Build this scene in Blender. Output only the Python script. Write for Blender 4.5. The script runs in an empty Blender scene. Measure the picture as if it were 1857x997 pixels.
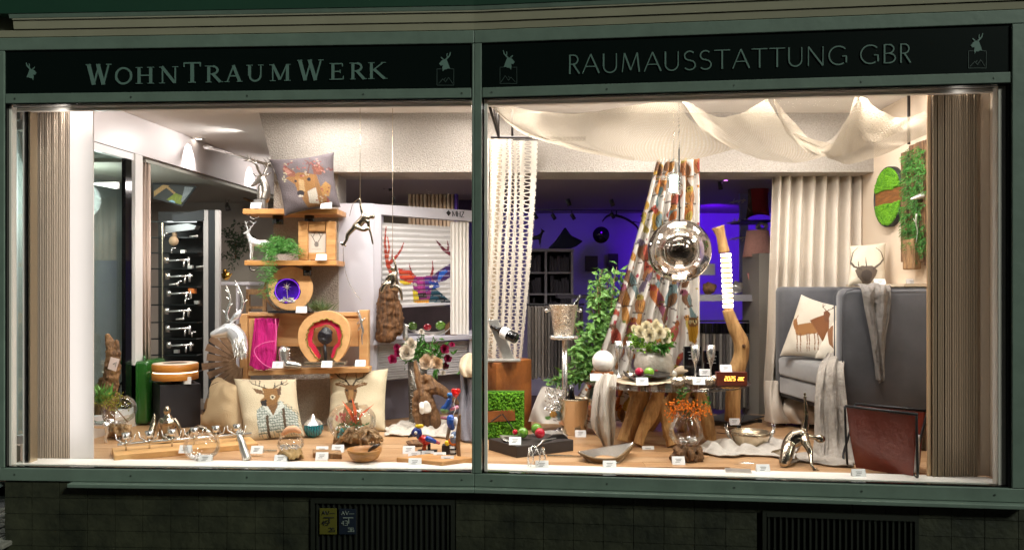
import bpy, math, random
import numpy as np
from math import sin, cos, pi, radians, sqrt, atan2
from mathutils import Vector, Matrix, noise
random.seed(7)
sc = bpy.context.scene
COL = sc.collection
F = 1457.0; CX = 928.5; HY = 522.0; EYE = 1.6; ZF = -1.046
# ---------------------------------------------------------------- camera, world, exposure
cam = bpy.data.cameras.new('camera'); camo = bpy.data.objects.new('camera', cam); COL.objects.link(camo)
cam.sensor_width = 36.0; cam.lens = 36.0*F/1857.0; cam.shift_y = 23.5/1857.0
cam.clip_start = .05; cam.clip_end = 400
camo.location = (0, 0, EYE); camo.rotation_euler = (radians(90), 0, 0); sc.camera = camo
sc.view_settings.view_transform = 'Standard'; sc.view_settings.look = 'None'
sc.view_settings.exposure = .2; sc.view_settings.gamma = 1
w = bpy.data.worlds.new('World'); sc.world = w; w.use_nodes = True
nt = w.node_tree; bg = nt.nodes['Background']
sky = nt.nodes.new('ShaderNodeTexSky'); sky.sky_type = 'NISHITA'; sky.sun_disc = False
sky.sun_elevation = radians(1.0); sky.sun_rotation = radians(200)
nt.links.new(sky.outputs[0], bg.inputs[0]); bg.inputs[1].default_value = .05
def lamp(kind, name, loc, energy, color, target=None, size=.05, spot=100, blend=.5, angle=10):
    l = bpy.data.lights.new(name, kind); o = bpy.data.objects.new(name, l); COL.objects.link(o)
    l.energy = energy; l.color = color; o.location = loc
    if kind == 'SUN': l.angle = radians(angle)
    elif kind == 'AREA': l.size = size
    else: l.shadow_soft_size = size
    if kind == 'SPOT': l.spot_size = radians(spot); l.spot_blend = blend
    if target is not None:
        o.rotation_euler = (Vector(target)-Vector(loc)).to_track_quat('-Z', 'Y').to_euler()
    return o
lamp('SUN', 'street_light_glow', (6, -4, 7), 1.8, (.92, 1, .88), target=(-.2, 1.5, 1.6), angle=12)
WARM = (1, .95, .90)
NEUT = (1, .955, .93)
lamp('POINT', 'neighbour_shop_light', (-3.42, 6.4, 2.3), 24, (.92, 1, .97), size=.15)
FYX = lambda x: 4.577-(x+.214)*(.051 if x < -.214 else .1187)       # depth of the glass at x
# spotlights in the ceiling right behind the glass
for x, e, tx, td, tz in [(-2.62, 55, -2.5, 5.7, .6), (-2.1, 70, -1.95, 5.9, .7), (-1.5, 58, -1.35, 6.0, .8), (-.9, 66, -.85, 6.0, .8), (-.35, 60, -.45, 6.1, .8),
                       (.25, 70, .3, 5.8, .7), (.85, 80, .9, 5.8, .9), (1.45, 80, 1.45, 5.8, .8), (2.05, 70, 2.1, 5.7, .9), (2.45, 30, 2.4, 5.2, .9)]:
    d = FYX(x)+.17; lamp('SPOT', 'ceiling_spot_light', (x, d, EYE+1.26), e*1.02, WARM, (tx, td, tz), .03, 100, .6)
# unseen fill lights behind the header, added to brighten the fronts of the display
for x0 in (-2.35, -1.5, -.65, .25, 1.1, 1.95):
    d = FYX(x0)+.12; o = lamp('AREA', 'header_fill', (x0, d, EYE+1.13), 15, NEUT, (x0, d+1.3, EYE+.1), .75); o.data.shape = 'RECTANGLE'; o.data.size_y = .05
for x0 in (-2.2, -1.2, -.2, .8, 1.8):      # added uplights without a fixture, standing in for light bounced onto the ceiling
    d = FYX(x0)+.13; o = lamp('AREA', 'ceiling_fill', (x0, d, EYE+1.12), 26, NEUT, (x0, d+1.0, EYE+1.5), .9); o.data.shape = 'RECTANGLE'; o.data.size_y = .04
for x0, e in ((-2.66, 2.4), (2.40, .9)):       # upright fill light added before each blind to brighten it, no fixture
    d = FYX(x0)+.035; o = lamp('AREA', 'blind_fill', (x0, d, EYE+.05), e, NEUT, (x0+(-.15 if x0 < 0 else .1), d+.45, EYE+.05), .04); o.data.shape = 'RECTANGLE'; o.data.size_y = 2.0
    o.rotation_euler = (radians(90), 0, radians(20 if x0 < 0 else -15))
for l_, tg, e in (((-2.2, 6.7, 1.24), (-2.95, 6.5, .9), 26), ((-2.2, 5.35, 1.24), (-3.0, 5.7, .9), 18), ((-2.0, 8.2, 1.2), (-2.7, 8.2, 1.0), 22)):
    lamp('SPOT', 'left_wall_fill', (l_[0], l_[1], EYE+l_[2]), e, NEUT, (tg[0], tg[1], EYE+tg[2]), .06, 110, .9)  # fill spots added to brighten the left wall, no fixtures
for x, d in [(-1.3, 5.6), (-.2, 5.5), (.95, 5.5), (2.0, 5.4)]:
    lamp('AREA', 'display_fill', (x, d, EYE+1.27), 14, NEUT, (x, d, 0), .5)  # soft area fill added under the ceiling, no fixtures
for x, d in [(-2.80, 6.9), (-2.66, 8.15)]:
    lamp('SPOT', 'scallop_light', (x+.11, d, EYE+1.285), 14, NEUT, (x-.02, d+.02, EYE+1.08), .006, 62, .35)
for x, d, e in [(-2.25, 7.0, 24), (-.6, 7.6, 14), (-4, 7.6, 34)]:
    lamp('AREA', 'shop_room_light', (x, d, EYE+.9), e, (1, .9, .85), (x, d, 0), .5)  # first one added near the bulkhead to brighten the left background
PUR = (.13, .0, 1)
for x, d, e, tx in [(2.3, 9.2, 85, 2.6), (1.1, 9.6, 9, .9), (.2, 9.4, 4, 0)]:
    lamp('SPOT', 'violet_shop_spot', (x, d, EYE+.85), e, PUR, (tx, 10.4, EYE+.35), .05, 120, .8)

# ---------------------------------------------------------------- colours and materials
def lin(c): return c/12.92 if c <= .04045 else ((c+.055)/1.055)**2.4
def H(h, k=1.0):
    return tuple(min(1, lin(int(h[i:i+2], 16)/255)*k) for i in (0, 2, 4))+(1,)
_m = {}
def mat(name, col, rough=.6, metal=0, var=0, vs=8, bump=0, bs=60, sheen=0, emit=0, coat=0, stretch=None, col2=None, kind='noise', attr=False, trans=0):
    if name in _m: return _m[name]
    m = bpy.data.materials.new(name); _m[name] = m; m.use_nodes = True
    n = m.node_tree; p = n.nodes['Principled BSDF']; L = n.links
    if isinstance(col, str): col = H(col)
    if isinstance(col2, str): col2 = H(col2)
    p.inputs['Base Color'].default_value = col; p.inputs['Roughness'].default_value = rough; p.inputs['Metallic'].default_value = metal
    if coat: p.inputs['Coat Weight'].default_value = coat
    if sheen: p.inputs['Sheen Weight'].default_value = sheen
    if trans: p.inputs['Subsurface Weight'].default_value = trans
    if emit: p.inputs['Emission Color'].default_value = col; p.inputs['Emission Strength'].default_value = emit
    tc = n.nodes.new('ShaderNodeTexCoord'); mp = n.nodes.new('ShaderNodeMapping'); L.new(tc.outputs['Object'], mp.inputs[0])
    if stretch: mp.inputs['Scale'].default_value = stretch
    src = None
    if attr:
        a = n.nodes.new('ShaderNodeAttribute'); a.attribute_name = 'Col'; src = a.outputs['Color']
    if var or col2:
        if kind == 'wave':
            t = n.nodes.new('ShaderNodeTexWave'); t.inputs['Scale'].default_value = vs; t.inputs['Distortion'].default_value = 5
            t.inputs['Detail'].default_value = 4; t.inputs['Detail Scale'].default_value = 1.5; fo = t.outputs['Fac']
        elif kind == 'voronoi':
            t = n.nodes.new('ShaderNodeTexVoronoi'); t.inputs['Scale'].default_value = vs; fo = t.outputs['Distance']
        else:
            t = n.nodes.new('ShaderNodeTexNoise'); t.inputs['Scale'].default_value = vs; t.inputs['Detail'].default_value = 6; t.inputs['Roughness'].default_value = .62
            fo = t.outputs['Fac']
        L.new(mp.outputs[0], t.inputs['Vector'])
        if attr:
            mx = n.nodes.new('ShaderNodeMix'); mx.data_type = 'RGBA'; mx.blend_type = 'MULTIPLY'; mx.inputs[0].default_value = 1
            r = n.nodes.new('ShaderNodeMapRange'); r.inputs[3].default_value = 1-var; r.inputs[4].default_value = 1+var*.4
            L.new(fo, r.inputs[0]); L.new(src, mx.inputs[6]); L.new(r.outputs[0], mx.inputs[7]); src = mx.outputs[2]
        else:
            r = n.nodes.new('ShaderNodeValToRGB'); e = r.color_ramp.elements
            e[0].position = .3; e[1].position = .7
            c2 = col2 or tuple(c*(1-var) for c in col[:3])+(1,)
            e[0].color = c2; e[1].color = col
            L.new(fo, r.inputs[0]); src = r.outputs[0]
    if src is not None: L.new(src, p.inputs['Base Color'])
    if bump:
        b = n.nodes.new('ShaderNodeBump'); b.inputs['Strength'].default_value = bump; b.inputs['Distance'].default_value = .01
        t2 = n.nodes.new('ShaderNodeTexNoise'); t2.inputs['Scale'].default_value = bs; t2.inputs['Detail'].default_value = 4
        L.new(mp.outputs[0], t2.inputs['Vector']); L.new(t2.outputs['Fac'], b.inputs['Height']); L.new(b.outputs[0], p.inputs['Normal'])
    return m
def glassmat(name, tint=(1, 1, 1, 1), base=.05, k=.9, rough=.02, gcol=(1, 1, 1, 1)):
    if name in _m: return _m[name]
    m = bpy.data.materials.new(name); _m[name] = m; m.use_nodes = True; n = m.node_tree; L = n.links
    n.nodes.clear(); out = n.nodes.new('ShaderNodeOutputMaterial'); mix = n.nodes.new('ShaderNodeMixShader')
    tr = n.nodes.new('ShaderNodeBsdfTransparent'); tr.inputs[0].default_value = tint
    gl = n.nodes.new('ShaderNodeBsdfGlossy'); gl.inputs['Roughness'].default_value = rough; gl.inputs[0].default_value = gcol
    lw = n.nodes.new('ShaderNodeLayerWeight'); lw.inputs[0].default_value = .22
    mr = n.nodes.new('ShaderNodeMapRange'); mr.inputs[3].default_value = base; mr.inputs[4].default_value = k
    L.new(lw.outputs['Fresnel'], mr.inputs[0]); L.new(mr.outputs[0], mix.inputs[0])
    L.new(tr.outputs[0], mix.inputs[1]); L.new(gl.outputs[0], mix.inputs[2]); L.new(mix.outputs[0], out.inputs[0])
    return m
def netmat(name, col, scale=(170, 110), hole=.5, zig=0):
    """open weave: real gaps between the threads, following the cloth's own UVs (metres)"""
    m = bpy.data.materials.new(name); _m[name] = m; m.use_nodes = True; n = m.node_tree; L = n.links
    p = n.nodes['Principled BSDF']; out = n.nodes['Material Output']
    p.inputs['Base Color'].default_value = H(col); p.inputs['Roughness'].default_value = .85
    uv = n.nodes.new('ShaderNodeUVMap'); sx = n.nodes.new('ShaderNodeSeparateXYZ'); L.new(uv.outputs[0], sx.inputs[0])
    outs = []
    for i in (1, 0):
        a = n.nodes.new('ShaderNodeMath'); a.operation = 'MULTIPLY'; a.inputs[1].default_value = scale[i]*2*pi
        L.new(sx.outputs[i], a.inputs[0])
        if i == 0 and zig:
            z1 = n.nodes.new('ShaderNodeMath'); z1.operation = 'MULTIPLY_ADD'; z1.inputs[1].default_value = zig; L.new(outs[0].outputs[0], z1.inputs[0]); L.new(a.outputs[0], z1.inputs[2]); a = z1
        b = n.nodes.new('ShaderNodeMath'); b.operation = 'SINE'; L.new(a.outputs[0], b.inputs[0]); outs.append(b)
    mu = n.nodes.new('ShaderNodeMath'); mu.operation = 'MULTIPLY'; L.new(outs[0].outputs[0], mu.inputs[0]); L.new(outs[1].outputs[0], mu.inputs[1])
    g = n.nodes.new('ShaderNodeMath'); g.operation = 'GREATER_THAN'; g.inputs[1].default_value = hole; L.new(mu.outputs[0], g.inputs[0])
    tr = n.nodes.new('ShaderNodeBsdfTransparent'); mix = n.nodes.new('ShaderNodeMixShader')
    tl = n.nodes.new('ShaderNodeBsdfTranslucent'); tl.inputs[0].default_value = H(col); ad = n.nodes.new('ShaderNodeMixShader'); ad.inputs[0].default_value = .35
    L.new(p.outputs[0], ad.inputs[1]); L.new(tl.outputs[0], ad.inputs[2])
    L.new(g.outputs[0], mix.inputs[0]); L.new(ad.outputs[0], mix.inputs[1]); L.new(tr.outputs[0], mix.inputs[2]); L.new(mix.outputs[0], out.inputs[0])
    bp = n.nodes.new('ShaderNodeBump'); bp.inputs['Strength'].default_value = .5; bp.inputs['Distance'].default_value = .002
    L.new(mu.outputs[0], bp.inputs['Height']); L.new(bp.outputs[0], p.inputs['Normal'])
    return m
def clothmat(name, col, tr=.3, bump=.3, bs=120, var=.1, rough=.85, attr=False):
    if name in _m: return _m[name]
    m = mat(name, col, rough, var=var, vs=25, bump=bump, bs=bs, attr=attr); n = m.node_tree; L = n.links
    p = n.nodes['Principled BSDF']; out = n.nodes['Material Output']
    t = n.nodes.new('ShaderNodeBsdfTranslucent'); mx = n.nodes.new('ShaderNodeMixShader'); mx.inputs[0].default_value = tr
    if p.inputs['Base Color'].links: L.new(p.inputs['Base Color'].links[0].from_socket, t.inputs[0])
    else: t.inputs[0].default_value = H(col)
    L.new(p.outputs[0], mx.inputs[1]); L.new(t.outputs[0], mx.inputs[2]); L.new(mx.outputs[0], out.inputs[0])
    return m
silver = mat('polished_silver', 'e6e4e0', .24, .86, bump=.12, bs=30)
satin = mat('satin_silver', 'dad6d0', .34, .8, bump=.25, bs=60)
antique = mat('antique_silver', 'b8ab98', .25, 1, var=.3, vs=14, bump=.1, bs=30)
hammered = mat('hammered_silver', 'e6dccc', .2, .88, bump=1.0, bs=45)
steel = mat('brushed_steel', 'd6c6ac', .26, .9, bump=.1, bs=20)
black = mat('matt_black', '17171a', .5)
gloss_black = mat('gloss_black', '0c0c0e', .12, coat=.5)
anthracite = mat('anthracite_board', '2b2a2e', .6, var=.2, vs=3)
white = mat('white_paint', 'e6e3e2', .45, bump=.03, bs=20)
offwhite = mat('offwhite_board', 'd6d2d6', .5, var=.04, vs=2)
card = mat('white_card', 'eeeeee', .5)
ink = mat('grey_ink', '8a8a8a', .6)
oak = mat('oak_wood', 'd2a066', .5, var=.3, vs=3, stretch=(2, 8, 14), col2='a8743c', bump=.15, bs=40)
pine = mat('pine_wood', 'e0b27c', .5, vs=2.2, stretch=(1, 3, 9), col2='c8925a', kind='noise', bump=.12, bs=30)
slice_wood = mat('slice_wood', 'e4b47c', .5, vs=14, col2='d09c66', kind='noise')
bark = mat('dark_bark', '80562f', .8, vs=9, stretch=(5, 5, .8), col2='231913', bump=1, bs=28)
glitter = mat('glitter_silver', 'e6e6e6', .36, .55, bump=.8, bs=140)
drift = mat('driftwood', 'b0895c', .75, vs=7, stretch=(4, 4, 1), col2='5f4026', bump=1, bs=26)
driftdark = mat('dark_driftwood', '946b42', .65, vs=8, stretch=(5, 5, 1), col2='40281a', bump=1, bs=30)
root = mat('root_wood', 'b8966a', .7, vs=20, col2='46301c', bump=1.2, bs=30)
log = mat('peeled_log', 'dcae70', .6, vs=6, stretch=(4, 4, .7), col2='8f5f30', bump=.9, bs=22)
glass = glassmat('clear_glass', (.985, .99, .99, 1), .04, .6)
dglass = glassmat('smoky_glass', (.55, .55, .55, 1), .08, .8)
linen = clothmat('beige_linen', 'd8c4a6', .1)
printed = mat('printed_fabric', 'ffffff', .85, attr=True, var=.1, vs=60, bump=.5, bs=140)
printed_cloth = clothmat('printed_curtain_cloth', 'ffffff', .25, attr=True)
print_flat = mat('printed_panel', 'ffffff', .5, attr=True)
leafg = mat('leaf_green', '4f8a2c', .5, vs=20, col2='2b5a1c', trans=0)
leafl = mat('variegated_leaf', '8ab25c', .5, vs=25, col2='3f7a30')
fern = mat('fern_green', '4f9434', .6, vs=12, col2='1f4f14')
moss = mat('moss_green', '72ab18', .9, vs=30, col2='3a760a', bump=.6, bs=90)

# ---------------------------------------------------------------- geometry helpers
def W(px, py, d): return Vector(((px-CX)/F*d, d, EYE+(HY-py)/F*d))
def DF(py): return -ZF*F/(py-HY)            # depth of a floor point seen at photo row py
def ZZ(py, d): return (HY-py)/F*d
org = {}
def catmull(P, n):
    P = [Vector(p) for p in P]
    if len(P) == 2: return [P[0].lerp(P[1], i/(n-1)) for i in range(n)]
    out = []; m = len(P)-1
    for i in range(n):
        t = i/(n-1)*m; k = min(int(t), m-1); f = t-k
        a, b, c, e = P[max(k-1, 0)], P[k], P[k+1], P[min(k+2, m)]
        out.append(.5*((2*b)+(c-a)*f+(2*a-5*b+4*c-e)*f*f+(3*b-a-3*c+e)*f**3))
    return out
class MB:
    def __init__(s, d=5.0): s.v = []; s.f = []; s.uv = []; s.col = None; s.d = d
    def W(s, p): return W(p[0], p[1], s.d+(p[2] if len(p) > 2 else 0))
    def add(s, V, Fc):
        o = len(s.v); s.v += [Vector(a) for a in V]; s.f += [tuple(i+o for i in f) for f in Fc]
        if s.col is not None: s.col += [None]*(len(s.v)-len(s.col))
        return s
    def hexa(s, P):   # 8 points: bottom 4 (ccw), top 4
        return s.add(P, [(3, 2, 1, 0), (4, 5, 6, 7), (0, 1, 5, 4), (1, 2, 6, 5), (2, 3, 7, 6), (3, 0, 4, 7)])
    def box(s, c, sz, rz=0, rx=0, ry=0):
        R = Matrix.Rotation(rz, 3, 'Z') @ Matrix.Rotation(rx, 3, 'X') @ Matrix.Rotation(ry, 3, 'Y'); c = Vector(c)
        P = [c+R @ Vector((a*sz[0]/2, b*sz[1]/2, e*sz[2]/2)) for e in (-1, 1) for a, b in ((-1, -1), (1, -1), (1, 1), (-1, 1))]
        return s.hexa(P)
    def b(s, x0, y0, x1, y1, dep, d=None):   # box whose front face spans photo px x0..x1, y0..y1 at depth d
        d = d or s.d; a = W(x0, y1, d); e = W(x1, y0, d)
        return s.box(((a.x+e.x)/2, d+dep/2, (a.z+e.z)/2), (abs(e.x-a.x), dep, abs(e.z-a.z)))
    def pr(s, pts, dep, d=None, off=0):     # outline in photo px extruded backwards
        d0 = d or s.d; P = [W(p[0], p[1], d0+(p[2] if len(p) > 2 else 0)) for p in pts]; n = len(P)
        P = [p+Vector((0, off, 0)) for p in P]
        V = P+[p+Vector((0, dep, 0)) for p in P]
        return s.add(V, [tuple(range(n))[::-1], tuple(range(n, 2*n))]+[(i, (i+1) % n, n+(i+1) % n, n+i) for i in range(n)])
    def tube(s, P, r, seg=8, n=None, cap=True):
        P = [Vector(p) for p in P]; rs = r if isinstance(r, (list, tuple)) else [r]*len(P)
        if n:
            P3 = catmull(P, n); m = len(P)-1
            rs = [rs[min(int(i/(n-1)*m), m-1)]*(1-(i/(n-1)*m-min(int(i/(n-1)*m), m-1)))+rs[min(int(i/(n-1)*m), m-1)+1]*(i/(n-1)*m-min(int(i/(n-1)*m), m-1)) for i in range(n)]
            P = P3
        V = []; N = len(P); prev = None
        for i, p in enumerate(P):
            t = (P[min(i+1, N-1)]-P[max(i-1, 0)])
            t = t.normalized() if t.length > 1e-9 else Vector((0, 0, 1))
            if prev is None:
                a = t.cross(Vector((0, 1, 0)));
                if a.length < .1: a = t.cross(Vector((1, 0, 0)))
            else: a = prev-t*prev.dot(t)
            a.normalize(); prev = a; b = t.cross(a)
            V += [p+(a*cos(2*pi*k/seg)+b*sin(2*pi*k/seg))*rs[i] for k in range(seg)]
        Fc = [(i*seg+k, i*seg+(k+1) % seg, (i+1)*seg+(k+1) % seg, (i+1)*seg+k) for i in range(N-1) for k in range(seg)]
        if cap: Fc += [tuple(range(seg))[::-1], tuple(range((N-1)*seg, N*seg))]
        return s.add(V, Fc)
    def t(s, pts, r, seg=8, n=None):          # tube through photo px points, radius in px; round ends
        k = s.d/F; rs = [q*k for q in r] if isinstance(r, (list, tuple)) else [r*k]*len(pts)
        P = [s.W(p) for p in pts]; s.tube(P, rs, seg, n); return s
    def caps(s, pts, r, seg=8, n=None):       # tube with ball ends (for figures that are fused later)
        s.t(pts, r, seg, n); rr = r if isinstance(r, (list, tuple)) else [r]*len(pts)
        s.s(pts[0], rr[0], 8, 6); s.s(pts[-1], rr[-1], 8, 6); return s
    def ball(s, c, r, U=14, Vn=9, rot=None):
        if not isinstance(r, (tuple, list)): r = (r, r, r)
        c = Vector(c); V = []; 
        for j in range(1, Vn):
            a = pi*j/Vn
            for i in range(U):
                q = Vector((r[0]*sin(a)*cos(2*pi*i/U), r[1]*sin(a)*sin(2*pi*i/U), r[2]*cos(a)))
                V.append(c+(rot @ q if rot else q))
        top = Vector((0, 0, r[2])); top = rot @ top if rot else top
        V += [c+top, c-top]; n = len(V)
        Fc = [(j*U+i, (j+1)*U+i, (j+1)*U+(i+1) % U, j*U+(i+1) % U) for j in range(Vn-2) for i in range(U)]
        Fc += [(n-2, i, (i+1) % U) for i in range(U)]+[(n-1, (Vn-2)*U+(i+1) % U, (Vn-2)*U+i) for i in range(U)]
        return s.add(V, Fc)
    def s(s, p, r, U=14, Vn=9, tilt=0):       # ball in px; r may be (rx, ry_depth, rz)
        k = s.d/F; r = [q*k for q in r] if isinstance(r, (tuple, list)) else r*k
        return s.ball(s.W(p), r, U, Vn, Matrix.Rotation(tilt, 3, 'Y') if tilt else None)
    def lathe(s, c, prof, seg=28, tilt=None, wob=0, closed=False):   # profile (r, z) in metres
        c = Vector(c); V = []; n = len(prof)
        for r, z in prof:
            for k in range(seg):
                a = 2*pi*k/seg; rr = r*(1+wob*sin(a*3+z*20))
                q = Vector((rr*cos(a), rr*sin(a), z)); V.append(c+(tilt @ q if tilt else q))
        Fc = [(i*seg+k, i*seg+(k+1) % seg, (i+1)*seg+(k+1) % seg, (i+1)*seg+k) for i in range(n-1) for k in range(seg)]
        if closed: Fc += [tuple(range(seg))[::-1], tuple(range((n-1)*seg, n*seg))]
        return s.add(V, Fc)
    def la(s, px, py, prof, seg=28, tilt=None, dd=0, closed=False, wob=0):     # profile in px above (px,py)
        k = (s.d+dd)/F
        return s.lathe(W(px, py, s.d+dd), [(r*k, z*k) for r, z in prof], seg, tilt, wob, closed)
    def sheet(s, fn, nu, nv, colfn=None, wu=1, wv=1):
        V = [fn(i/(nu-1), j/(nv-1)) for j in range(nv) for i in range(nu)]; o = len(s.v)
        if colfn and s.col is None: s.col = [None]*len(s.v)
        s.add(V, [(j*nu+i, j*nu+i+1, (j+1)*nu+i+1, (j+1)*nu+i) for j in range(nv-1) for i in range(nu-1)])
        s.uv += [(o+j*nu+i, i/(nu-1)*wu, j/(nv-1)*wv) for j in range(nv) for i in range(nu)]
        return s
    def leaf(s, p, dr, L, wd, up=None, fold=.25):
        dr = Vector(dr).normalized(); up = up or Vector((random.uniform(-1, 1), random.uniform(-1, 1), random.uniform(-.2, 1)))
        sd = dr.cross(up)
        if sd.length < .05: sd = dr.cross(Vector((1, .3, 0)))
        sd.normalize(); nn = sd.cross(dr); p = Vector(p)
        return s.add([p, p+dr*L*.45+sd*wd/2+nn*wd*fold, p+dr*L*.5, p+dr*L*.45-sd*wd/2+nn*wd*fold, p+dr*L-nn*L*.12],
                     [(0, 2, 1), (0, 3, 2), (1, 2, 4), (2, 3, 4)])
    def noise(s, amp, sc_=8, i0=0):
        for i in range(i0, len(s.v)): s.v[i] = s.v[i]+Vector(noise.noise_vector(s.v[i]*sc_))*amp
        return s
    def build(s, name, m, parent=None, smooth=True, remesh=0, bevel=0, sub=0, solid=0, disp=0, dscale=.05, relax=0):
        if parent is None:
            xs = [v.x for v in s.v]; ys = [v.y for v in s.v]; o = Vector(((min(xs)+max(xs))/2, (min(ys)+max(ys))/2, min(v.z for v in s.v)))
        else: o = org[parent.name]
        me = bpy.data.meshes.new(name); me.from_pydata([v-o for v in s.v], [], s.f); me.materials.append(m)
        if s.uv:
            ul = me.uv_layers.new(name='UVMap'); d = {a: (b, c) for a, b, c in s.uv}
            uvs = np.array([d.get(l.vertex_index, (0, 0)) for l in me.loops], dtype=np.float32); ul.data.foreach_set('uv', uvs.ravel())
        if s.col is not None:
            at = me.color_attributes.new('Col', 'FLOAT_COLOR', 'POINT')
            s.col += [None]*(len(s.v)-len(s.col))
            at.data.foreach_set('color', np.array([c if c is not None else (.8, .8, .8, 1) for c in s.col], dtype=np.float32).ravel())
        if smooth: me.polygons.foreach_set('use_smooth', [True]*len(me.polygons))
        ob = bpy.data.objects.new(name, me); COL.objects.link(ob)
        if parent is None: ob.location = o
        else: ob.parent = parent
        org[ob.name] = o
        if remesh:
            q = ob.modifiers.new('fuse', 'REMESH'); q.mode = 'VOXEL'; q.voxel_size = remesh; q.use_smooth_shade = True
            q = ob.modifiers.new('relax', 'SMOOTH'); q.factor = .5; q.iterations = relax or 3
        if disp:
            tx = bpy.data.textures.new('rough', 'CLOUDS'); tx.noise_scale = dscale
            q = ob.modifiers.new('rough', 'DISPLACE'); q.texture = tx; q.strength = disp; q.mid_level = .5
        if solid: q = ob.modifiers.new('thick', 'SOLIDIFY'); q.thickness = solid; q.offset = 0
        if bevel: q = ob.modifiers.new('edge', 'BEVEL'); q.width = bevel; q.segments = 2; q.limit_method = 'ANGLE'
        if sub: q = ob.modifiers.new('sub', 'SUBSURF'); q.levels = sub; q.render_levels = sub
        return ob
def tag(o, label=None, cat=None, group=None, kind=None):
    if label: o['label'] = label
    if cat: o['category'] = cat
    if group: o['group'] = group
    if kind: o['kind'] = kind
    return o
def T(name, label, cat, loc, group=None):
    o = bpy.data.objects.new(name, None); COL.objects.link(o); o.location = loc; o.empty_display_size = .05
    org[o.name] = Vector(loc); return tag(o, label, cat, group)
def struct(name, m, mt, parent=None, **k):
    o = m.build(name, mt, parent, smooth=k.pop('smooth', False), **k); o['kind'] = 'structure'; return o
def dup(t, loc, label, rz=0, scale=1):
    c = t.copy(); COL.objects.link(c); c.location = loc; c.rotation_euler = (0, 0, rz); c.scale = [scale]*3; c['label'] = label
    def rec(a, b):
        for ch in [x for x in COL.objects if x.parent == a]:
            e = ch.copy(); COL.objects.link(e); e.parent = b; rec(ch, e)
    rec(t, c); return c
def loft(m, rows, nu=30, nv=20, rip=0, rf=8, d=None, wu=None, wv=None, ph=0, wr=0, ws=5):
    """smooth cloth through rows of points (photo px, photo px, depth)"""
    R = [catmull([W(p[0], p[1], p[2] if len(p) > 2 else (d or m.d)) for p in r], nu) for r in rows]
    C = [catmull([r[i] for r in R], nv) for i in range(nu)]
    def fn(u, v):
        p = C[round(u*(nu-1))][round(v*(nv-1))]
        if rip: p = p+Vector((0, rip*sin(rf*2*pi*u+ph+2*sin(v*3)), 0))
        if wr:
            e = min(1, 6*min(u, 1-u)+.15); q = Vector((u*ws*3+ph, v*ws*.8, ph)); w = noise.noise(q)+.5*noise.noise(q*2.7)
            p = p+Vector((0, -w*wr*e, w*wr*.6*e))
        return p
    wu = wu or sum((R[len(R)//2][i+1]-R[len(R)//2][i]).length for i in range(nu-1)); wv = wv or sum((C[nu//2][i+1]-C[nu//2][i]).length for i in range(nv-1))
    return m.sheet(fn, nu, nv, None, wu, wv)
# ---- flat print: colours of a fabric or panel, drawn in photo px and laid on the surface
def raster(X, Y, shapes, base):
    C = np.tile(np.array(base, dtype=float), (len(X), 1))
    for s in shapes:
        if s[0] == 'p':
            P = np.array(s[1], float); ins = np.zeros(len(X), bool); n = len(P)
            for i in range(n):
                x0, y0 = P[i]; x1, y1 = P[(i+1) % n]
                if y0 == y1: continue
                c = ((y0 > Y) != (y1 > Y)) & (X < (x1-x0)*(Y-y0)/(y1-y0)+x0); ins ^= c
            C[ins] = H(s[2], .82)
        elif s[0] == 'l':
            P = s[1]; w0 = s[2]; w1 = s[4] if len(s) > 4 else w0; n = len(P)-1
            for i in range(n):
                x0, y0 = P[i]; x1, y1 = P[i+1]; L2 = (x1-x0)**2+(y1-y0)**2+1e-9
                tt = np.clip(((X-x0)*(x1-x0)+(Y-y0)*(y1-y0))/L2, 0, 1)
                dd = np.hypot(X-x0-tt*(x1-x0), Y-y0-tt*(y1-y0)); ww = w0+(w1-w0)*(i+tt)/n
                C[dd < ww/2] = H(s[3], .82)
        elif s[0] == 'e':
            x, y, rx, ry, a = s[1]; dx = X-x; dy = Y-y; u = dx*cos(a)+dy*sin(a); v = -dx*sin(a)+dy*cos(a)
            C[(u/rx)**2+(v/ry)**2 < 1] = H(s[2], .82)
    nb = np.abs(C-np.array(base)).sum(1) > 1e-4       # thread-like tone changes inside the print
    v_ = .86+.22*np.sin(X*1.9+2.2*np.sin(Y*.7))*np.sin(Y*.9+X*.35)+.10*np.sin(X*5.1+Y*3.3)
    C[nb, :3] = np.clip(C[nb, :3]*v_[nb, None], 0, 1)
    return C
def paint(m, i0, i1, shapes, base, P=None):
    Q = P or m.v[i0:i1]
    X = np.array([v.x/v.y*F+CX for v in Q]); Y = np.array([HY-(v.z-EYE)/v.y*F for v in Q])
    C = raster(X, Y, shapes, H(base, .82))
    if m.col is None: m.col = [None]*len(m.v)
    m.col += [None]*(len(m.v)-len(m.col)); m.col[i0:i1] = [tuple(c) for c in C]
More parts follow.
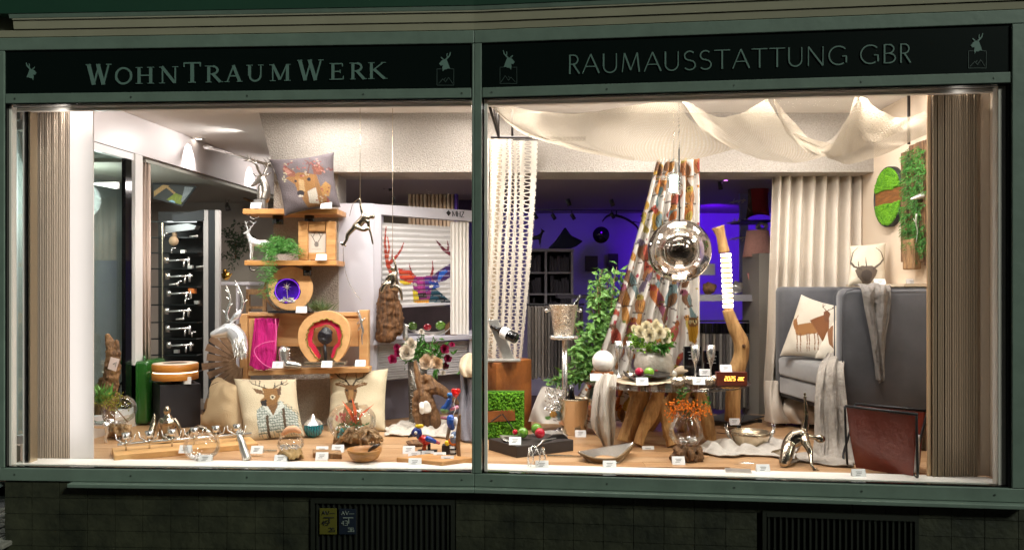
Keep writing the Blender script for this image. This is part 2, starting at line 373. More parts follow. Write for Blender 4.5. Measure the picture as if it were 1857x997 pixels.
def cushion(name, label, corners, thick, shapes, base, back=None, group=None, N=90, pinch=.06, wr=.006, m_=None, dim=1):
    """corners TL,TR,BR,BL = (px,py,depth)"""
    c = [W(*p) for p in corners]; m = MB(); nrm = (c[1]-c[0]).cross(c[3]-c[0]).normalized()
    if nrm.y > 0: nrm = -nrm
    flat = []
    sd = random.random()*50
    for side in (1, -1):
        i0 = len(m.v)
        def fn(u, v):
            a, b = 2*u-1, 2*v-1; aa = a*(1-pinch*(1-b*b)); bb = b*(1-pinch*(1-a*a)); uu, vv = (aa+1)/2, (bb+1)/2
            p = (c[0]*(1-uu)+c[1]*uu)*(1-vv)+(c[3]*(1-uu)+c[2]*uu)*vv
            if side == 1: flat.append(p)
            h = max(0, (1-a**4)*(1-b**4))**.55; q = p*4+Vector((sd, 0, 0))
            fold = sin(14*(a*b)+3*noise.noise(q))*.5+noise.noise(p*9+Vector((sd, 3, 0)))
            return p+nrm*side*(thick*h+wr*fold*h)
        m.sheet(fn, N, N)
        if side == 1: paint(m, i0, len(m.v), shapes, base, flat)
        else:
            m.f[-(N-1)**2:] = [f[::-1] for f in m.f[-(N-1)**2:]]
            m.col += [None]*(len(m.v)-len(m.col)); m.col[i0:] = [H(back or base, .82)]*(len(m.v)-i0)
    if dim != 1: m.col = [tuple(c*dim for c in q[:3])+(1,) for q in m.col]
    m.uv = []
    o = m.build(name, m_ or printed); return tag(o, label, 'cushion', group)
# ---- facade frame: the front bends by a few degrees at the mullion
FP = [(-2.956, 4.717), (-.214, 4.577), (2.625, 4.24)]
def fy(x):
    a, b = (FP[0], FP[1]) if x < FP[1][0] else (FP[1], FP[2]); return a[1]+(b[1]-a[1])*(x-a[0])/(b[0]-a[0])
def fx(px):
    x = (px-CX)/F*4.5
    for _ in range(20): x = (px-CX)/F*fy(x)
    return x
def fz(py, px): return (HY-py)/F*fy(fx(px))
def rib(m, px0, px1, z0, z1, o0, o1):       # bar along the facade, o = metres outside the glass plane
    a, b = fx(px0), fx(px1); xs = [a]+([FP[1][0]] if a < FP[1][0] < b else [])+[b]
    for i in range(len(xs)-1):
        p, q = xs[i], xs[i+1]
        m.hexa([(p, fy(p)-o1, EYE+z0), (q, fy(q)-o1, EYE+z0), (q, fy(q)-o0, EYE+z0), (p, fy(p)-o0, EYE+z0),
                (p, fy(p)-o1, EYE+z1), (q, fy(q)-o1, EYE+z1), (q, fy(q)-o0, EYE+z1), (p, fy(p)-o0, EYE+z1)])
    return m
# ================================================================ THE FACADE
frame_m = mat('green_frame_paint', '738478', .45, var=.22, vs=7, bump=.12, bs=25)
frame_d = mat('green_seam', '20382b', .6)
awn_green = mat('awning_green', '1d4533', .6, var=.2, vs=1.5)
awn_beige = mat('awning_beige', 'ada78f', .5, var=.15, vs=3)
awn_lip = mat('awning_lip', 'bdb8a2', .4)
sign_m = mat('sign_black', '0d1614', .25)
letter_m = mat('sign_lettering', '647e75', .45)
faint_m = mat('sign_faint_line', '3c4b46', .5)
# ground and street
m = MB(); m.add([(-60, -60, 0), (60, -60, 0), (60, 40, 0), (-60, 40, 0)], [(0, 1, 2, 3)])
struct('street', m, mat('asphalt', '4a4a4a', .8, var=.3, vs=6, bump=.3, bs=80))
cob = T('pavement', 'grey cobbled pavement along the shop front', None, (-3, 4, .004)); del cob['label']; cob['kind'] = 'structure'
m = MB(); m.box((-.5, 2.9, .05), (14, 3.0, .1)); o = m.build('paving_bed', mat('paving_joint', '3c3a36', .9), cob, smooth=False)
cm = mat('cobble_stone', '8a857c', .8, var=.4, vs=9, bump=.4, bs=50)
for i in range(9):
    for j in range(12):
        m = MB(); m.box((-3.9+i*.115+random.uniform(-.006, .006), 4.1+j*.115, .108), (.104, .104, .03))
        m.build('stone', cm, cob, smooth=False, bevel=.008)
m = MB(); m.box((0, -13, 7), (80, .5, 14)); struct('opposite_house_wall', m, mat('opposite_wall', '2c2c2c', .9))
# plinth wall with small dark tiles
wall = T('plinth_wall', None, None, (0, 4.6, 0)); wall['kind'] = 'structure'; wall_l = 'dark tiled wall below the shop window'
tile_m = mat('plinth_tile', '3c3d2c', .6, vs=5, col2='15190f', bump=.5, bs=30)
m = MB(); rib(m, 9, 1900, -1.6, -1.13, -.25, -.012); m.build('wall_core', mat('tile_joint', '1a1c16', .9), wall, smooth=False)
g1 = (fx(568), fx(822)); g2 = (fx(1382), fx(1660))
xa, xb = fx(10), 3.0; nt_ = 36; dx = (xb-xa)/nt_
for r in range(5):
    for i in range(nt_):
        x0 = xa+i*dx; x1 = min(x0+dx-.003, xb); z0 = -1.6+.094*r; z1 = z0+.091
        top = -1.6+.094*5
        def cut(x0, x1):
            m = MB(); pr_ = random.uniform(0, .003)
            m.hexa([(x0, fy(x0)-.004-pr_, EYE+z0), (x1, fy(x1)-.004-pr_, EYE+z0), (x1, fy(x1)+.01, EYE+z0), (x0, fy(x0)+.01, EYE+z0),
                    (x0, fy(x0)-.004-pr_, EYE+z1), (x1, fy(x1)-.004-pr_, EYE+z1), (x1, fy(x1)+.01, EYE+z1), (x0, fy(x0)+.01, EYE+z1)])
            m.build('tile', tile_m, wall, smooth=False)
        skip = (r < 4 and x0 > g1[0]-.1 and x1 < g1[1]+.1) or (r < 4 and x0 > g2[0]-.1 and x1 < g2[1]+.1)
        if not skip: cut(x0, x1)
def grille(px0, px1, z0, z1, label, n):
    t = T('air_vent', label, 'vent grille', (fx((px0+px1)/2), fy(fx((px0+px1)/2)), EYE+z0))
    gm = mat('grille_dark', '23261e', .5, var=.3); hm = mat('grille_hole', '050505', .9)
    m = MB(); rib(m, px0, px1, z0, z1, -.005, .002); m.build('backing', hm, t, smooth=False)
    m = MB(); fw = 7
    rib(m, px0-fw, px0, z0, z1+.03, .0, .02); rib(m, px1, px1+fw, z0, z1+.03, .0, .02); rib(m, px0, px1, z1, z1+.03, .0, .021)
    m.build('frame', gm, t, smooth=False)
    for i in range(n):
        p = px0+(i+.3)*(px1-px0)/n; m = MB(); rib(m, p, p+3.2, z0, z1, .003, .014); m.build('bar', gm, t, smooth=False)
    return t
grille(572, 818, -1.6, fz(912, 700), 'dark metal vent grille below the left window with two marker plates', 25)
grille(1388, 1656, -1.6, fz(938, 1500), 'dark metal vent grille below the right window, without plates', 25)
def glyph_text(m, txt, x, y, h, d, font, off, k=1.0):
    pass
def plate(name, label, px0, px1, py0, py1, col, ic):
    t = T(name, label, 'hydrant sign', (fx((px0+px1)/2), fy(fx((px0+px1)/2))-.03, EYE+fz(py1, px0)))
    m = MB(); rib(m, px0, px1, fz(py1, px0), fz(py0, px0), .016, .022); m.build('plate', mat('plate_paint_'+col, col, .5), t, smooth=False, bevel=.002)
    im = mat('plate_ink_'+ic, ic, .6); d = fy(fx((px0+px1)/2))-.0245
    def ln(a, b, wd=1.5):
        m = MB(d); m.t([a, b], wd*.5, 4); return m
    u = lambda x, y: (px0+(px1-px0)*x, py0+(py1-py0)*y)
    S = {'A': [(0, 1, .5, 0), (.5, 0, 1, 1), (.2, .6, .8, .6)], 'V': [(0, 0, .5, 1), (.5, 1, 1, 0)], '-': [(0, .5, 1, .5)], '4': [(.7, 1, .7, 0), (.7, 0, 0, .6), (0, .6, 1, .6)],
         '5': [(1, 0, 0, 0), (0, 0, 0, .45), (0, .45, 1, .5), (1, .5, 1, 1), (1, 1, 0, 1)], '3': [(0, 0, 1, 0), (1, 0, 1, 1), (1, 1, 0, 1), (.3, .5, 1, .5)], '2': [(0, 0, 1, 0), (1, 0, 1, .5), (1, .5, 0, 1), (0, 1, 1, 1)],
         '6': [(1, 0, 0, 0), (0, 0, 0, 1), (0, 1, 1, 1), (1, 1, 1, .5), (1, .5, 0, .5)], 'T': [(0, 0, 1, 0), (.5, 0, .5, 1)]}
    rows = [('AV', .1, .14, .18, .14), ('4'+('5' if ic == '101010' else '3'), .1, .52, .15, .17), (('26' if ic == '101010' else '36'), .48, .8, .15, .14)]
    for s_, x, y, cw, ch in rows:
        for i, c in enumerate(s_):
            m = MB(d)
            for a, b, c2, e in S[c]: m.t([u(x+i*cw*1.3+a*cw, y+b*ch), u(x+i*cw*1.3+c2*cw, y+e*ch)], .7, 4)
            m.build('digit', im, t, smooth=False)
    m = MB(d); m.t([u(.2, .4), u(.8, .4)], 1, 4); m.t([u(.52, .4), u(.52, .62)], 1, 4); m.t([u(.55, .24), u(.85, .24)], .6, 4); m.build('tee_mark', im, t, smooth=False)
plate('hydrant_sign', 'yellow marker plate reading AV 45 and 26 on the dark grille', 581, 612, 919, 966, '57531a', '101010')
plate('hydrant_sign', 'blue marker plate reading AV 43 and 36, right of the yellow one', 616, 647, 920, 966, '141d2c', '737b74')
# frame
fr = T('shop_window_frame', 'sage green aluminium frame around both shop windows and signs', 'window frame', (-.214, 4.577, .5))
def fp(name, *a, mt=frame_m, bv=.004):
    m = MB(); rib(m, *a); return m.build(name, mt, fr, smooth=False, bevel=bv)
fp('top_rail', -12, 1925, 1.387, 1.46, -.05, .02)
fp('sign_rail', 12, 855, 1.078, 1.135, -.05, .016); fp('sign_rail', 874.5, 1830, 1.078, 1.135, -.05, .016)
fp('mullion', 856, 873.5, -1.05, 1.385, -.06, .02)
fp('bottom_rail', 3, 1856, -1.125, -1.052, -.05, .02)
fp('stile', 2, 11.5, -1.05, 1.385, -.06, .02); fp('stile', 1831, 1856, -1.05, 1.385, -.06, .022); fp('stile', 1858, 1925, -1.125, 1.385, -.06, .01)
fp('sill_plate', 133, 1856, -1.150, -1.127, -.02, .07)
fp('seam', 12, 855, 1.0705, 1.0765, -.03, .012, mt=gloss_black, bv=0); fp('seam', 874.5, 1830, 1.0705, 1.0765, -.03, .012, mt=gloss_black, bv=0)
m = MB(); rib(m, 12, 855, -1.0505, -1.044, -.02, .005); rib(m, 874.5, 1829, -1.0505, -1.044, -.02, .005); m.build('gasket', gloss_black, fr, smooth=False)
m = MB(); rib(m, 12, 14.5, -1.043, 1.07, -.02, .012); rib(m, 874.5, 878, -1.043, 1.07, -.02, .012); rib(m, 1826, 1830, -1.043, 1.07, -.02, .012); m.build('gasket', gloss_black, fr, smooth=False)
inner_m = mat('inner_frame_white', 'd9d2c8', .4)
for a, b_ in ((14.6, 19), (878.2, 884), (1812, 1825.8)):
    fp('inner_frame', a, b_, -1.043, 1.069, -.06, -.008, mt=inner_m, bv=.002)
fp('inner_frame', 14.8, 854, 1.05, 1.069, -.1, -.062, mt=inner_m, bv=.002); fp('inner_frame', 878.5, 1826, 1.05, 1.069, -.1, -.062, mt=inner_m, bv=.002)
m = MB()
for px in (30, 240, 450, 660, 838, 892, 1100, 1330, 1560, 1800):
    x = fx(px)
    for z in (1.106, -1.088): m.tube([Vector((x, fy(x)-.0155 if z > 0 else fy(x)-.0195, EYE+z)), Vector((x, fy(x)-.0185 if z > 0 else fy(x)-.0225, EYE+z))], .005, 10)
m.build('screw_heads', mat('screw_steel', '5c665f', .4, .7), fr, smooth=False)['kind'] = 'stuff'
# corner posts of the side glazing on the left
for a, b_, mt_ in ((27, 30, white), (30, 38, gloss_black), (38, 41, steel)):
    fp('corner_post', a, b_, -1.043, 1.06, -.11-.001*a, -.075, mt=mt_, bv=0)
shopglass = glassmat('shop_glass', (.985, .99, .985, 1), .012, .5)
for a, b_ in ((12.5, 855), (874.5, 1830)):
    m = MB(); rib(m, a, b_, -1.048, 1.075, -.018, -.012)
    m.build('window_pane', shopglass, fr, smooth=False)
m = MB(); rib(m, 14, 1828, ZF-.02, ZF+.006, -.20, -.035)
struct('inner_sill', m, mat('sill_white', 'f0ece4', .35, bump=.03), None)
# signs
def poly_obj(pts, name, mt, parent, off):       # flat outline standing 2 mm proud of the sign face
    m = MB(); P = []
    for px, py in pts:
        x = fx(px); P.append(Vector((x, fy(x)-off, EYE+(HY-py)/F*fy(x))))
    n = len(P); m.add(P+[p+Vector((0, .002, 0)) for p in P], [tuple(range(n))[::-1], tuple(range(n, 2*n))]+[(i, (i+1) % n, n+(i+1) % n, n+i) for i in range(n)])
    return m.build(name, mt, parent, smooth=False)
def arc(cx, cy, rx, ry, a0, a1, n=9): return [(cx+rx*cos(radians(a0+(a1-a0)*i/(n-1))), cy+ry*sin(radians(a0+(a1-a0)*i/(n-1)))) for i in range(n)]
# each glyph: width, strokes (points in 0..1, y up, half thickness list)
TH, TN = .085, .035
def ser(x, y, wd=.12): return ([(x-wd, y), (x+wd, y)], .022)
SERIF = {
 'W': (1.25, [([(.12, 1), (.38, 0)], TH), ([(.38, 0), (.64, .95)], TN), ([(.58, 1), (.86, 0)], TH), ([(.86, 0), (1.12, 1)], TN), ser(.12, .98), ser(.6, .98, .1), ser(1.12, .98, .12)]),
 'O': (1.0, [(arc(.5, .5, .40, .47, -30, 210, 14), .06), (arc(.5, .5, .40, .47, 205, 335, 10), .06), (arc(.13, .5, .02, .25, 90, 270, 5), .05), (arc(.87, .5, .02, .25, -90, 90, 5), .05)]),
 'H': (1.0, [([(.2, 0), (.2, 1)], TH), ([(.8, 0), (.8, 1)], TH), ([(.2, .5), (.8, .5)], TN), ser(.2, .02, .17), ser(.2, .98, .17), ser(.8, .02, .17), ser(.8, .98, .17)]),
 'N': (1.0, [([(.18, 0), (.18, 1)], TN), ([(.15, 1), (.82, .02)], TH), ([(.84, 0), (.84, 1)], TN), ser(.16, .02, .14), ser(.12, .98, .1), ser(.84, .98, .14)]),
 'T': (.9, [([(.45, 0), (.45, 1)], TH), ([(.05, .965), (.85, .965)], TN), ([(.06, .98), (.06, .78)], .025), ([(.84, .98), (.84, .78)], .025), ser(.45, .02, .17)]),
 'R': (.95, [([(.2, 0), (.2, 1)], TH), ([(.2, .965), (.42, .965)], TN), (arc(.42, .735, .24, .23, 90, -90, 9), .06), ([(.42, .5), (.2, .5)], TN), ([(.42, .5), (.8, .02)], TH), ser(.2, .02, .15), ser(.86, .02, .09), ser(.12, .98, .1)]),
 'A': (1.0, [([(.5, 1), (.16, .02)], TN), ([(.48, 1), (.82, .02)], TH), ([(.28, .36), (.7, .36)], TN), ser(.15, .02, .13), ser(.83, .02, .15)]),
 'U': (1.0, [([(.2, 1), (.2, .35)], TH), (arc(.5, .36, .29, .33, 180, 360, 9), .055), ([(.8, .35), (.8, 1)], TN), ser(.2, .98, .16), ser(.8, .98, .14)]),
 'M': (1.2, [([(.22, 0), (.22, 1)], TN), ([(.22, 1), (.6, .08)], TH), ([(.6, .08), (.96, 1)], TN), ([(.98, 0), (.98, 1)], TH), ser(.22, .02, .14), ser(.98, .02, .16), ser(.15, .98, .1), ser(1.03, .98, .1)]),
 'E': (.85, [([(.2, 0), (.2, 1)], TH), ([(.2, .965), (.72, .965)], TN), ([(.2, .5), (.6, .5)], TN), ([(.2, .035), (.76, .035)], TN), ([(.72, .98), (.72, .8)], .025), ([(.6, .4), (.6, .6)], .02), ([(.76, .02), (.78, .22)], .025), ser(.12, .98, .1), ser(.12, .02, .1)]),
 'K': (1.0, [([(.2, 0), (.2, 1)], TH), ([(.25, .5), (.78, .98)], TN), ([(.36, .56), (.86, .02)], TH), ser(.2, .02, .15), ser(.2, .98, .15), ser(.8, .98, .12), ser(.9, .02, .1)]),
}
l_, t_ = .042, .026
LIGHT = {
 'R': (.68, [([(.12, 0), (.12, 1)], l_), ([(.12, .98), (.3, .98)], t_), (arc(.3, .74, .24, .24, 90, -90, 9), .034), ([(.3, .5), (.12, .5)], t_), ([(.3, .5), (.62, .0)], l_)]),
 'A': (.84, [([(.42, 1), (.06, 0)], t_), ([(.42, 1), (.8, 0)], l_), ([(.2, .36), (.65, .36)], t_)]),
 'U': (.86, [([(.12, 1), (.12, .35)], l_), (arc(.42, .34, .3, .33, 180, 360, 11), .034), ([(.72, .35), (.72, 1)], t_)]),
 'M': (1.08, [([(.1, 0), (.2, 1)], t_), ([(.2, 1), (.52, .1)], l_), ([(.52, .1), (.84, 1)], t_), ([(.84, 1), (.95, 0)], l_)]),
 'S': (.62, [(arc(.31, .745, .21, .235, 40, 275, 14), .034), ([(.3, .52), (.36, .49)], .038), (arc(.31, .255, .23, .245, 80, -145, 14), .034)]),
 'T': (.78, [([(.39, 0), (.39, 1)], l_), ([(.02, .98), (.76, .98)], t_)]),
 'N': (.9, [([(.12, 0), (.12, 1)], t_), ([(.12, 1), (.76, 0)], l_), ([(.76, 0), (.76, 1)], t_)]),
 'G': (.95, [(arc(.5, .5, .42, .48, -55, -315, 18), .034), ([(.84, .12), (.84, .44)], l_), ([(.66, .46), (.86, .46)], t_)]),
 'B': (.68, [([(.12, 0), (.12, 1)], l_), ([(.12, .98), (.3, .98)], t_), (arc(.3, .755, .21, .225, 90, -90, 9), .034), ([(.3, .52), (.12, .52)], t_), (arc(.3, .27, .27, .25, 90, -90, 9), .034), ([(.3, .02), (.12, .02)], t_)]),
}
for f_ in (LIGHT,):
    for k_, (w_, st) in f_.items():
        for i in range(len(st)):      # arcs above were given with y up; keep
            pass
def letter(ch, font, x, yb, h, wsc, slope, parent):
    wd, st = font[ch]; m = MB(); k = 0
    for pts, th in st:
        k += 1; P = [(x+a*h*wsc, yb-b*h+slope*(a*h*wsc)) for a, b in pts]; hh = th*h
        L = []; R = []
        for i in range(len(P)):
            a = P[max(i-1, 0)]; b = P[min(i+1, len(P)-1)]; dx_, dy_ = b[0]-a[0], b[1]-a[1]; q = sqrt(dx_*dx_+dy_*dy_)+1e-9
            nx, ny = -dy_/q*hh, dx_/q*hh; L.append((P[i][0]+nx, P[i][1]+ny)); R.append((P[i][0]-nx, P[i][1]-ny))
        for i in range(len(P)-1):
            V = []
            for off in (.0145+.0002*k, .0105):
                for q in (L[i], L[i+1], R[i+1], R[i]):
                    xx = fx(q[0]); V.append(Vector((xx, fy(xx)-off, EYE+(HY-q[1])/F*fy(xx))))
            m.add(V, [(0, 1, 2, 3), (7, 6, 5, 4), (0, 4, 5, 1), (1, 5, 6, 2), (2, 6, 7, 3), (3, 7, 4, 0)])
    m.build('letter', letter_m, parent, smooth=False); return wd*h*wsc
def emblem(px, py, parent, flip=1, k=1.0, box=True):     # stag head over a square with mountains
    f = lambda x, y: (px+x*flip*k, py+y*k)
    poly_obj([f(-12, 2), f(-8, -3), f(-4, -6), f(2, -7), f(4, -2), f(7, 6), f(9, 12), f(5, 11), f(2, 13), f(-2, 13), f(-5, 17), f(-6, 10), f(-5, 5), f(-9, 6)], 'emblem_head', letter_m, parent, .0125)
    for pl in ([(0, -7), (3, -10), (7, -14), (9, -20), (10.5, -20), (9, -13), (5, -8), (2, -5)], [(3, -10), (2, -14), (3, -18), (4.2, -18), (3.6, -14), (5, -11)], [(-6, -6), (-9, -10), (-8, -11), (-3, -7)]):
        poly_obj([f(*q) for q in pl], 'emblem_antler', letter_m, parent, .0127)
    if box:
        for a, b in (((-16, 12), (-7, 12)), ((9, 12), (16, 12)), ((16, 12), (16, 43)), ((16, 43), (-16, 43)), ((-16, 43), (-16, 12)), ((-13, 40), (-5, 31)), ((-5, 31), (0, 37)), ((0, 37), (6, 28)), ((-3, 33), (0, 29)), ((6, 28), (14, 40))):
            n_ = Vector((b[1]-a[1], a[0]-b[0])).normalized()*.5
            poly_obj([f(a[0]+n_.x, a[1]+n_.y), f(b[0]+n_.x, b[1]+n_.y), f(b[0]-n_.x, b[1]-n_.y), f(a[0]-n_.x, a[1]-n_.y)], 'emblem_line', faint_m, parent, .0121+random.random()*.0003)
sg = T('shop_sign', 'dark sign panel with grey serif letters WohnTraumWerk', 'shop sign', (fx(430), 4.6, EYE+1.137))
m = MB(); rib(m, 12, 855.5, 1.136, 1.386, -.03, .01); m.build('sign_panel', sign_m, sg, smooth=False)
x = 158; word = [('W', 1), ('O', 0), ('H', 0), ('N', 0), ('T', 1), ('R', 0), ('A', 0), ('U', 0), ('M', 0), ('W', 1), ('E', 0), ('R', 0), ('K', 0)]
X_ = [158, 209, 247, 290, 333, 373, 408, 447, 488, 540, 598, 634, 667]; W_ = [46, 34, 35, 35, 34, 33, 34, 34, 42, 48, 28, 32, 36]
for (c, big), x, wd in zip(word, X_, W_):
    hgt = 37 if big else 30; yb = 155.5-(x-158)*.0205
    letter(c, SERIF, x, yb, hgt, wd/(SERIF[c][0]*hgt), -.02, sg)
emblem(58, 132, sg, -1, .85, False); emblem(808, 115, sg, 1, .95)
sg = T('shop_sign', 'dark sign panel with thin grey letters RAUMAUSSTATTUNG GBR', 'shop sign', (fx(1350), 4.4, EYE+1.137))
m = MB(); rib(m, 874, 1830.5, 1.136, 1.386, -.03, .01); m.build('sign_panel', sign_m, sg, smooth=False)
x = 1029
Wr = {'R': 24, 'A': 35, 'U': 34, 'M': 40, 'S': 28, 'T': 31, 'N': 38, 'G': 40, 'B': 30}
seq = 'RAUMAUSSTATTUNG GBR'; gap = 0; tot = sum(Wr.get(c, 16) for c in seq); kx = (1652-1029)/tot
for c in seq:
    if c == ' ': x += 16*kx; continue
    yb = 136-(x-1029)*.0335; hgt = 34.5
    letter(c, LIGHT, x, yb, hgt, Wr[c]*kx*.95/(LIGHT[c][0]*hgt), -.034, sg); x += Wr[c]*kx
emblem(922, 112, sg, -1, .95); emblem(1770, 82, sg, 1, 1.0)
# awning cassette
aw = T('awning', 'retracted dark green awning in a beige cassette above the signs', 'awning', (0, 4.4, EYE+1.46))
def slant(m, px0, px1, z0, o0, z1, o1):      # strip whose face leans outwards, closed at the back
    xs = [fx(px0), FP[1][0], fx(px1)]
    for i in (0, 1):
        p, q = xs[i], xs[i+1]
        m.hexa([(p, fy(p)-o0, EYE+z0), (q, fy(q)-o0, EYE+z0), (q, fy(q)+.02, EYE+z0), (p, fy(p)+.02, EYE+z0), (p, fy(p)-o1, EYE+z1), (q, fy(q)-o1, EYE+z1), (q, fy(q)+.02, EYE+z1), (p, fy(p)+.02, EYE+z1)])
    return m
slant(MB(), -20, 1930, 1.466, .012, 1.503, .020).build('cassette_lower', awn_beige, aw, smooth=False)
slant(MB(), 30, 1930, 1.508, .026, 1.556, .034).build('cassette_face', awn_beige, aw, smooth=False)
slant(MB(), 30, 1930, 1.558, .040, 1.565, .042).build('front_lip', awn_lip, aw, smooth=False)
slant(MB(), 25, 1930, 1.567, .043, 1.590, .047).build('front_rail', frame_m, aw, smooth=False)
slant(MB(), -15, 1930, 1.592, .050, 1.95, .060).build('awning_fascia', awn_green, aw, smooth=False)
m = MB(); rib(m, -30, 1950, 1.462, 2.6, -.4, -.025); struct('upper_wall', m, mat('upper_wall_paint', '6c6f60', .8, var=.2, vs=2))

# ================================================================ INSIDE OF THE SHOP
wallp = mat('wall_beige', 'd3c3b4', .8, bump=.15, bs=90)
ceil_m = mat('ceiling_white', 'ece6e0', .85, bump=.05, bs=40)
plaster = mat('textured_plaster', 'b5aca1', .9, var=.3, vs=85, bump=1.3, bs=105)
m = MB(); CP = [(-3.02, 4.80), (-.214, 4.66), (2.95, 4.3), (2.95, 6.0), (-1.9, 6.0), (-1.9, 9.4), (-2.56, 9.4)]
m.add([(x, y, EYE+1.305) for x, y in CP]+[(x, y, EYE+1.4) for x, y in CP], [tuple(range(7)), tuple(range(13, 6, -1))]+[(i, i+7, (i+1) % 7+7, (i+1) % 7) for i in range(7)])
struct('display_ceiling', m, ceil_m)
m = MB(); rib(m, 14, 1828, 1.076, 1.302, -.16, -.055); struct('header_wall', m, ceil_m)
m = MB(); m.pr([(470, 205), (1660, 205), (1660, 312), (497, 312)], .42, 6.0); struct('plaster_beam', m, plaster)
# floor planks of the display
fl = T('display_floor', None, None, (0, 5.5, EYE+ZF)); fl['kind'] = 'structure'
m = MB(); z0 = EYE+ZF-.055; z1 = EYE+ZF-.006
for q in ((-3.0, -.214), (-.214, 2.85)): m.hexa([(q[0], fy(q[0])+.06, z0), (q[1], fy(q[1])+.06, z0), (q[1], 6.6, z0), (q[0], 6.6, z0), (q[0], fy(q[0])+.06, z1), (q[1], fy(q[1])+.06, z1), (q[1], 6.6, z1), (q[0], 6.6, z1)])
m.build('floor_base', mat('plank_gap', '6f4a28', .8), fl, smooth=False)
plankm = [mat('plank_oak_%d' % i, c, .42, vs=2.5, stretch=(1, 9, 9), col2=c2, bump=.12, bs=30) for i, (c, c2) in enumerate([('c09a72', 'a87f58'), ('ba926a', 'a27850'), ('c8a47e', 'b08a64')])]
y = 4.42; r = 0
while y < 6.56:
    xs = [-3.0]; xx = -3.0+random.uniform(.5, 1.4)
    while xx < 2.6: xs.append(xx); xx += random.uniform(1.2, 1.7)
    xs.append(2.85)
    for i in range(len(xs)-1):
        m = MB(); x0, x1 = xs[i]+.001, xs[i+1]-.001
        yc = [max(y, fy(x0)+.14), max(y, fy(x1)+.14)]
        if min(y+.138-yc[0], y+.138-yc[1]) < .01:
            continue
        zt = EYE+ZF-random.uniform(0, .0008)
        m.hexa([(x0, yc[0], zt-.005), (x1, yc[1], zt-.005), (x1, y+.138, zt-.005), (x0, y+.138, zt-.005), (x0, yc[0], zt), (x1, yc[1], zt), (x1, y+.138, zt), (x0, y+.138, zt)])
        m.build('plank', random.choice(plankm), fl, smooth=False)
    y += .14; r += 1
m = MB(); m.box((-1.0, 8.8, EYE-1.43), (12, 5.5, .05)); struct('shop_floor', m, mat('shop_floor_wood', '5c4336', .5, var=.3, vs=3, stretch=(1, 6, 6)))
m = MB(); m.box((-.1, 6.58, EYE-1.24), (5.9, .04, .34)); struct('platform_edge', m, mat('platform_edge', '6a4c30', .6))
# left side: window bay, bulkhead
def lx(d): return -2.985+.093*(d-4.75)
def lwall(m, d0, d1, z0, z1, th=.08, o=0):
    a, b = lx(d0)+o, lx(d1)+o
    return m.hexa([(a-th, d0, EYE+z0), (a, d0, EYE+z0), (b, d1, EYE+z0), (b-th, d1, EYE+z0), (a-th, d0, EYE+z1), (a, d0, EYE+z1), (b, d1, EYE+z1), (b-th, d1, EYE+z1)])
m = MB(); lwall(m, 4.86, 9.3, 1.02, 1.303, .1); struct('left_bulkhead', m, mat('bulkhead_satin', 'cfc6c4', .35, bump=.03))
m = MB(); lwall(m, 6.1, 6.2, ZF, 1.018, .08); struct('bay_pier', m, mat('pier_white', 'd9d5d0', .6))
m = MB(); lwall(m, 4.86, 6.098, ZF-.02, -.95, .12); struct('bay_parapet', m, wallp)
wn = T('side_window', 'tall side window with dark frame in the left wall of the display', 'window', (lx(5.5), 5.5, EYE-.94))
m = MB(); lwall(m, 4.9, 6.097, .965, 1.017, .05, -.01); lwall(m, 4.9, 6.097, -.948, -.90, .05, -.01); m.build('frame_rail', white, wn, smooth=False)
m = MB(); lwall(m, 5.98, 6.06, -.90, .965, .03, -.005); m.build('frame_post', gloss_black, wn, smooth=False)
m = MB(); lwall(m, 4.9, 5.98, -.90, .965, .01, -.03); m.build('window_pane', glassmat('side_glass', (.85, .9, .88, 1), .02, .3), wn, smooth=False)
m = MB(); lwall(m, 4.4, 7.9, -1.5, 1.5, .1, -1.0)
struct('neighbour_wall', m, mat('neighbour_wall', 'a0aaa6', .8, var=.3, vs=1.2))
# right side wall
rx_ = lambda d: 2.625+.032*(d-4.24)+.02
m = MB(); m.hexa([(rx_(4.3), 4.30, EYE+ZF-.02), (rx_(4.3)+.1, 4.30, EYE+ZF-.02), (rx_(6.42)+.1, 6.42, EYE+ZF-.02), (rx_(6.42), 6.42, EYE+ZF-.02),
                 (rx_(4.3), 4.30, EYE+1.303), (rx_(4.3)+.1, 4.30, EYE+1.303), (rx_(6.42)+.1, 6.42, EYE+1.303), (rx_(6.42), 6.42, EYE+1.303)])
struct('right_wall', m, mat('right_wall_paint', 'd6c3ac', .85, bump=.1, bs=60))
m = MB(); m.b(1574, 313, 1606, 780, .06, 6.36); struct('corner_return', m, wallp)
# shop room behind
m = MB(); m.box((-3.6, 9.35, EYE+.0), (5.6, .08, 3.0)); struct('back_wall_left', m, mat('back_wall_taupe', '8f857a', .85))
m = MB(); m.box((1.2, 10.55, EYE+.0), (5.4, .08, 3.0)); struct('back_wall_right', m, mat('back_wall_lilac', 'a49eb4', .85))
m = MB(); m.box((-.82, 9.95, EYE), (.06, 1.2, 3.0)); struct('shop_partition', m, mat('shop_partition_paint', '8a8380', .85))
m = MB(); m.box((3.4, 8.6, EYE), (.06, 4.4, 3.0)); struct('shop_side_wall', m, mat('shop_side_paint', 'b8b2c6', .85))
m = MB(); m.box((-5.8, 7.4, EYE), (.06, 4.4, 3.0)); struct('shop_far_left_wall', m, mat('shop_left_paint', '5e4f5a', .85))
m = MB(); m.box((.8, 8.5, EYE+1.0), (5.4, 4.2, .05)); struct('shop_ceiling', m, mat('shop_ceiling_paint', '8b8088', .85))
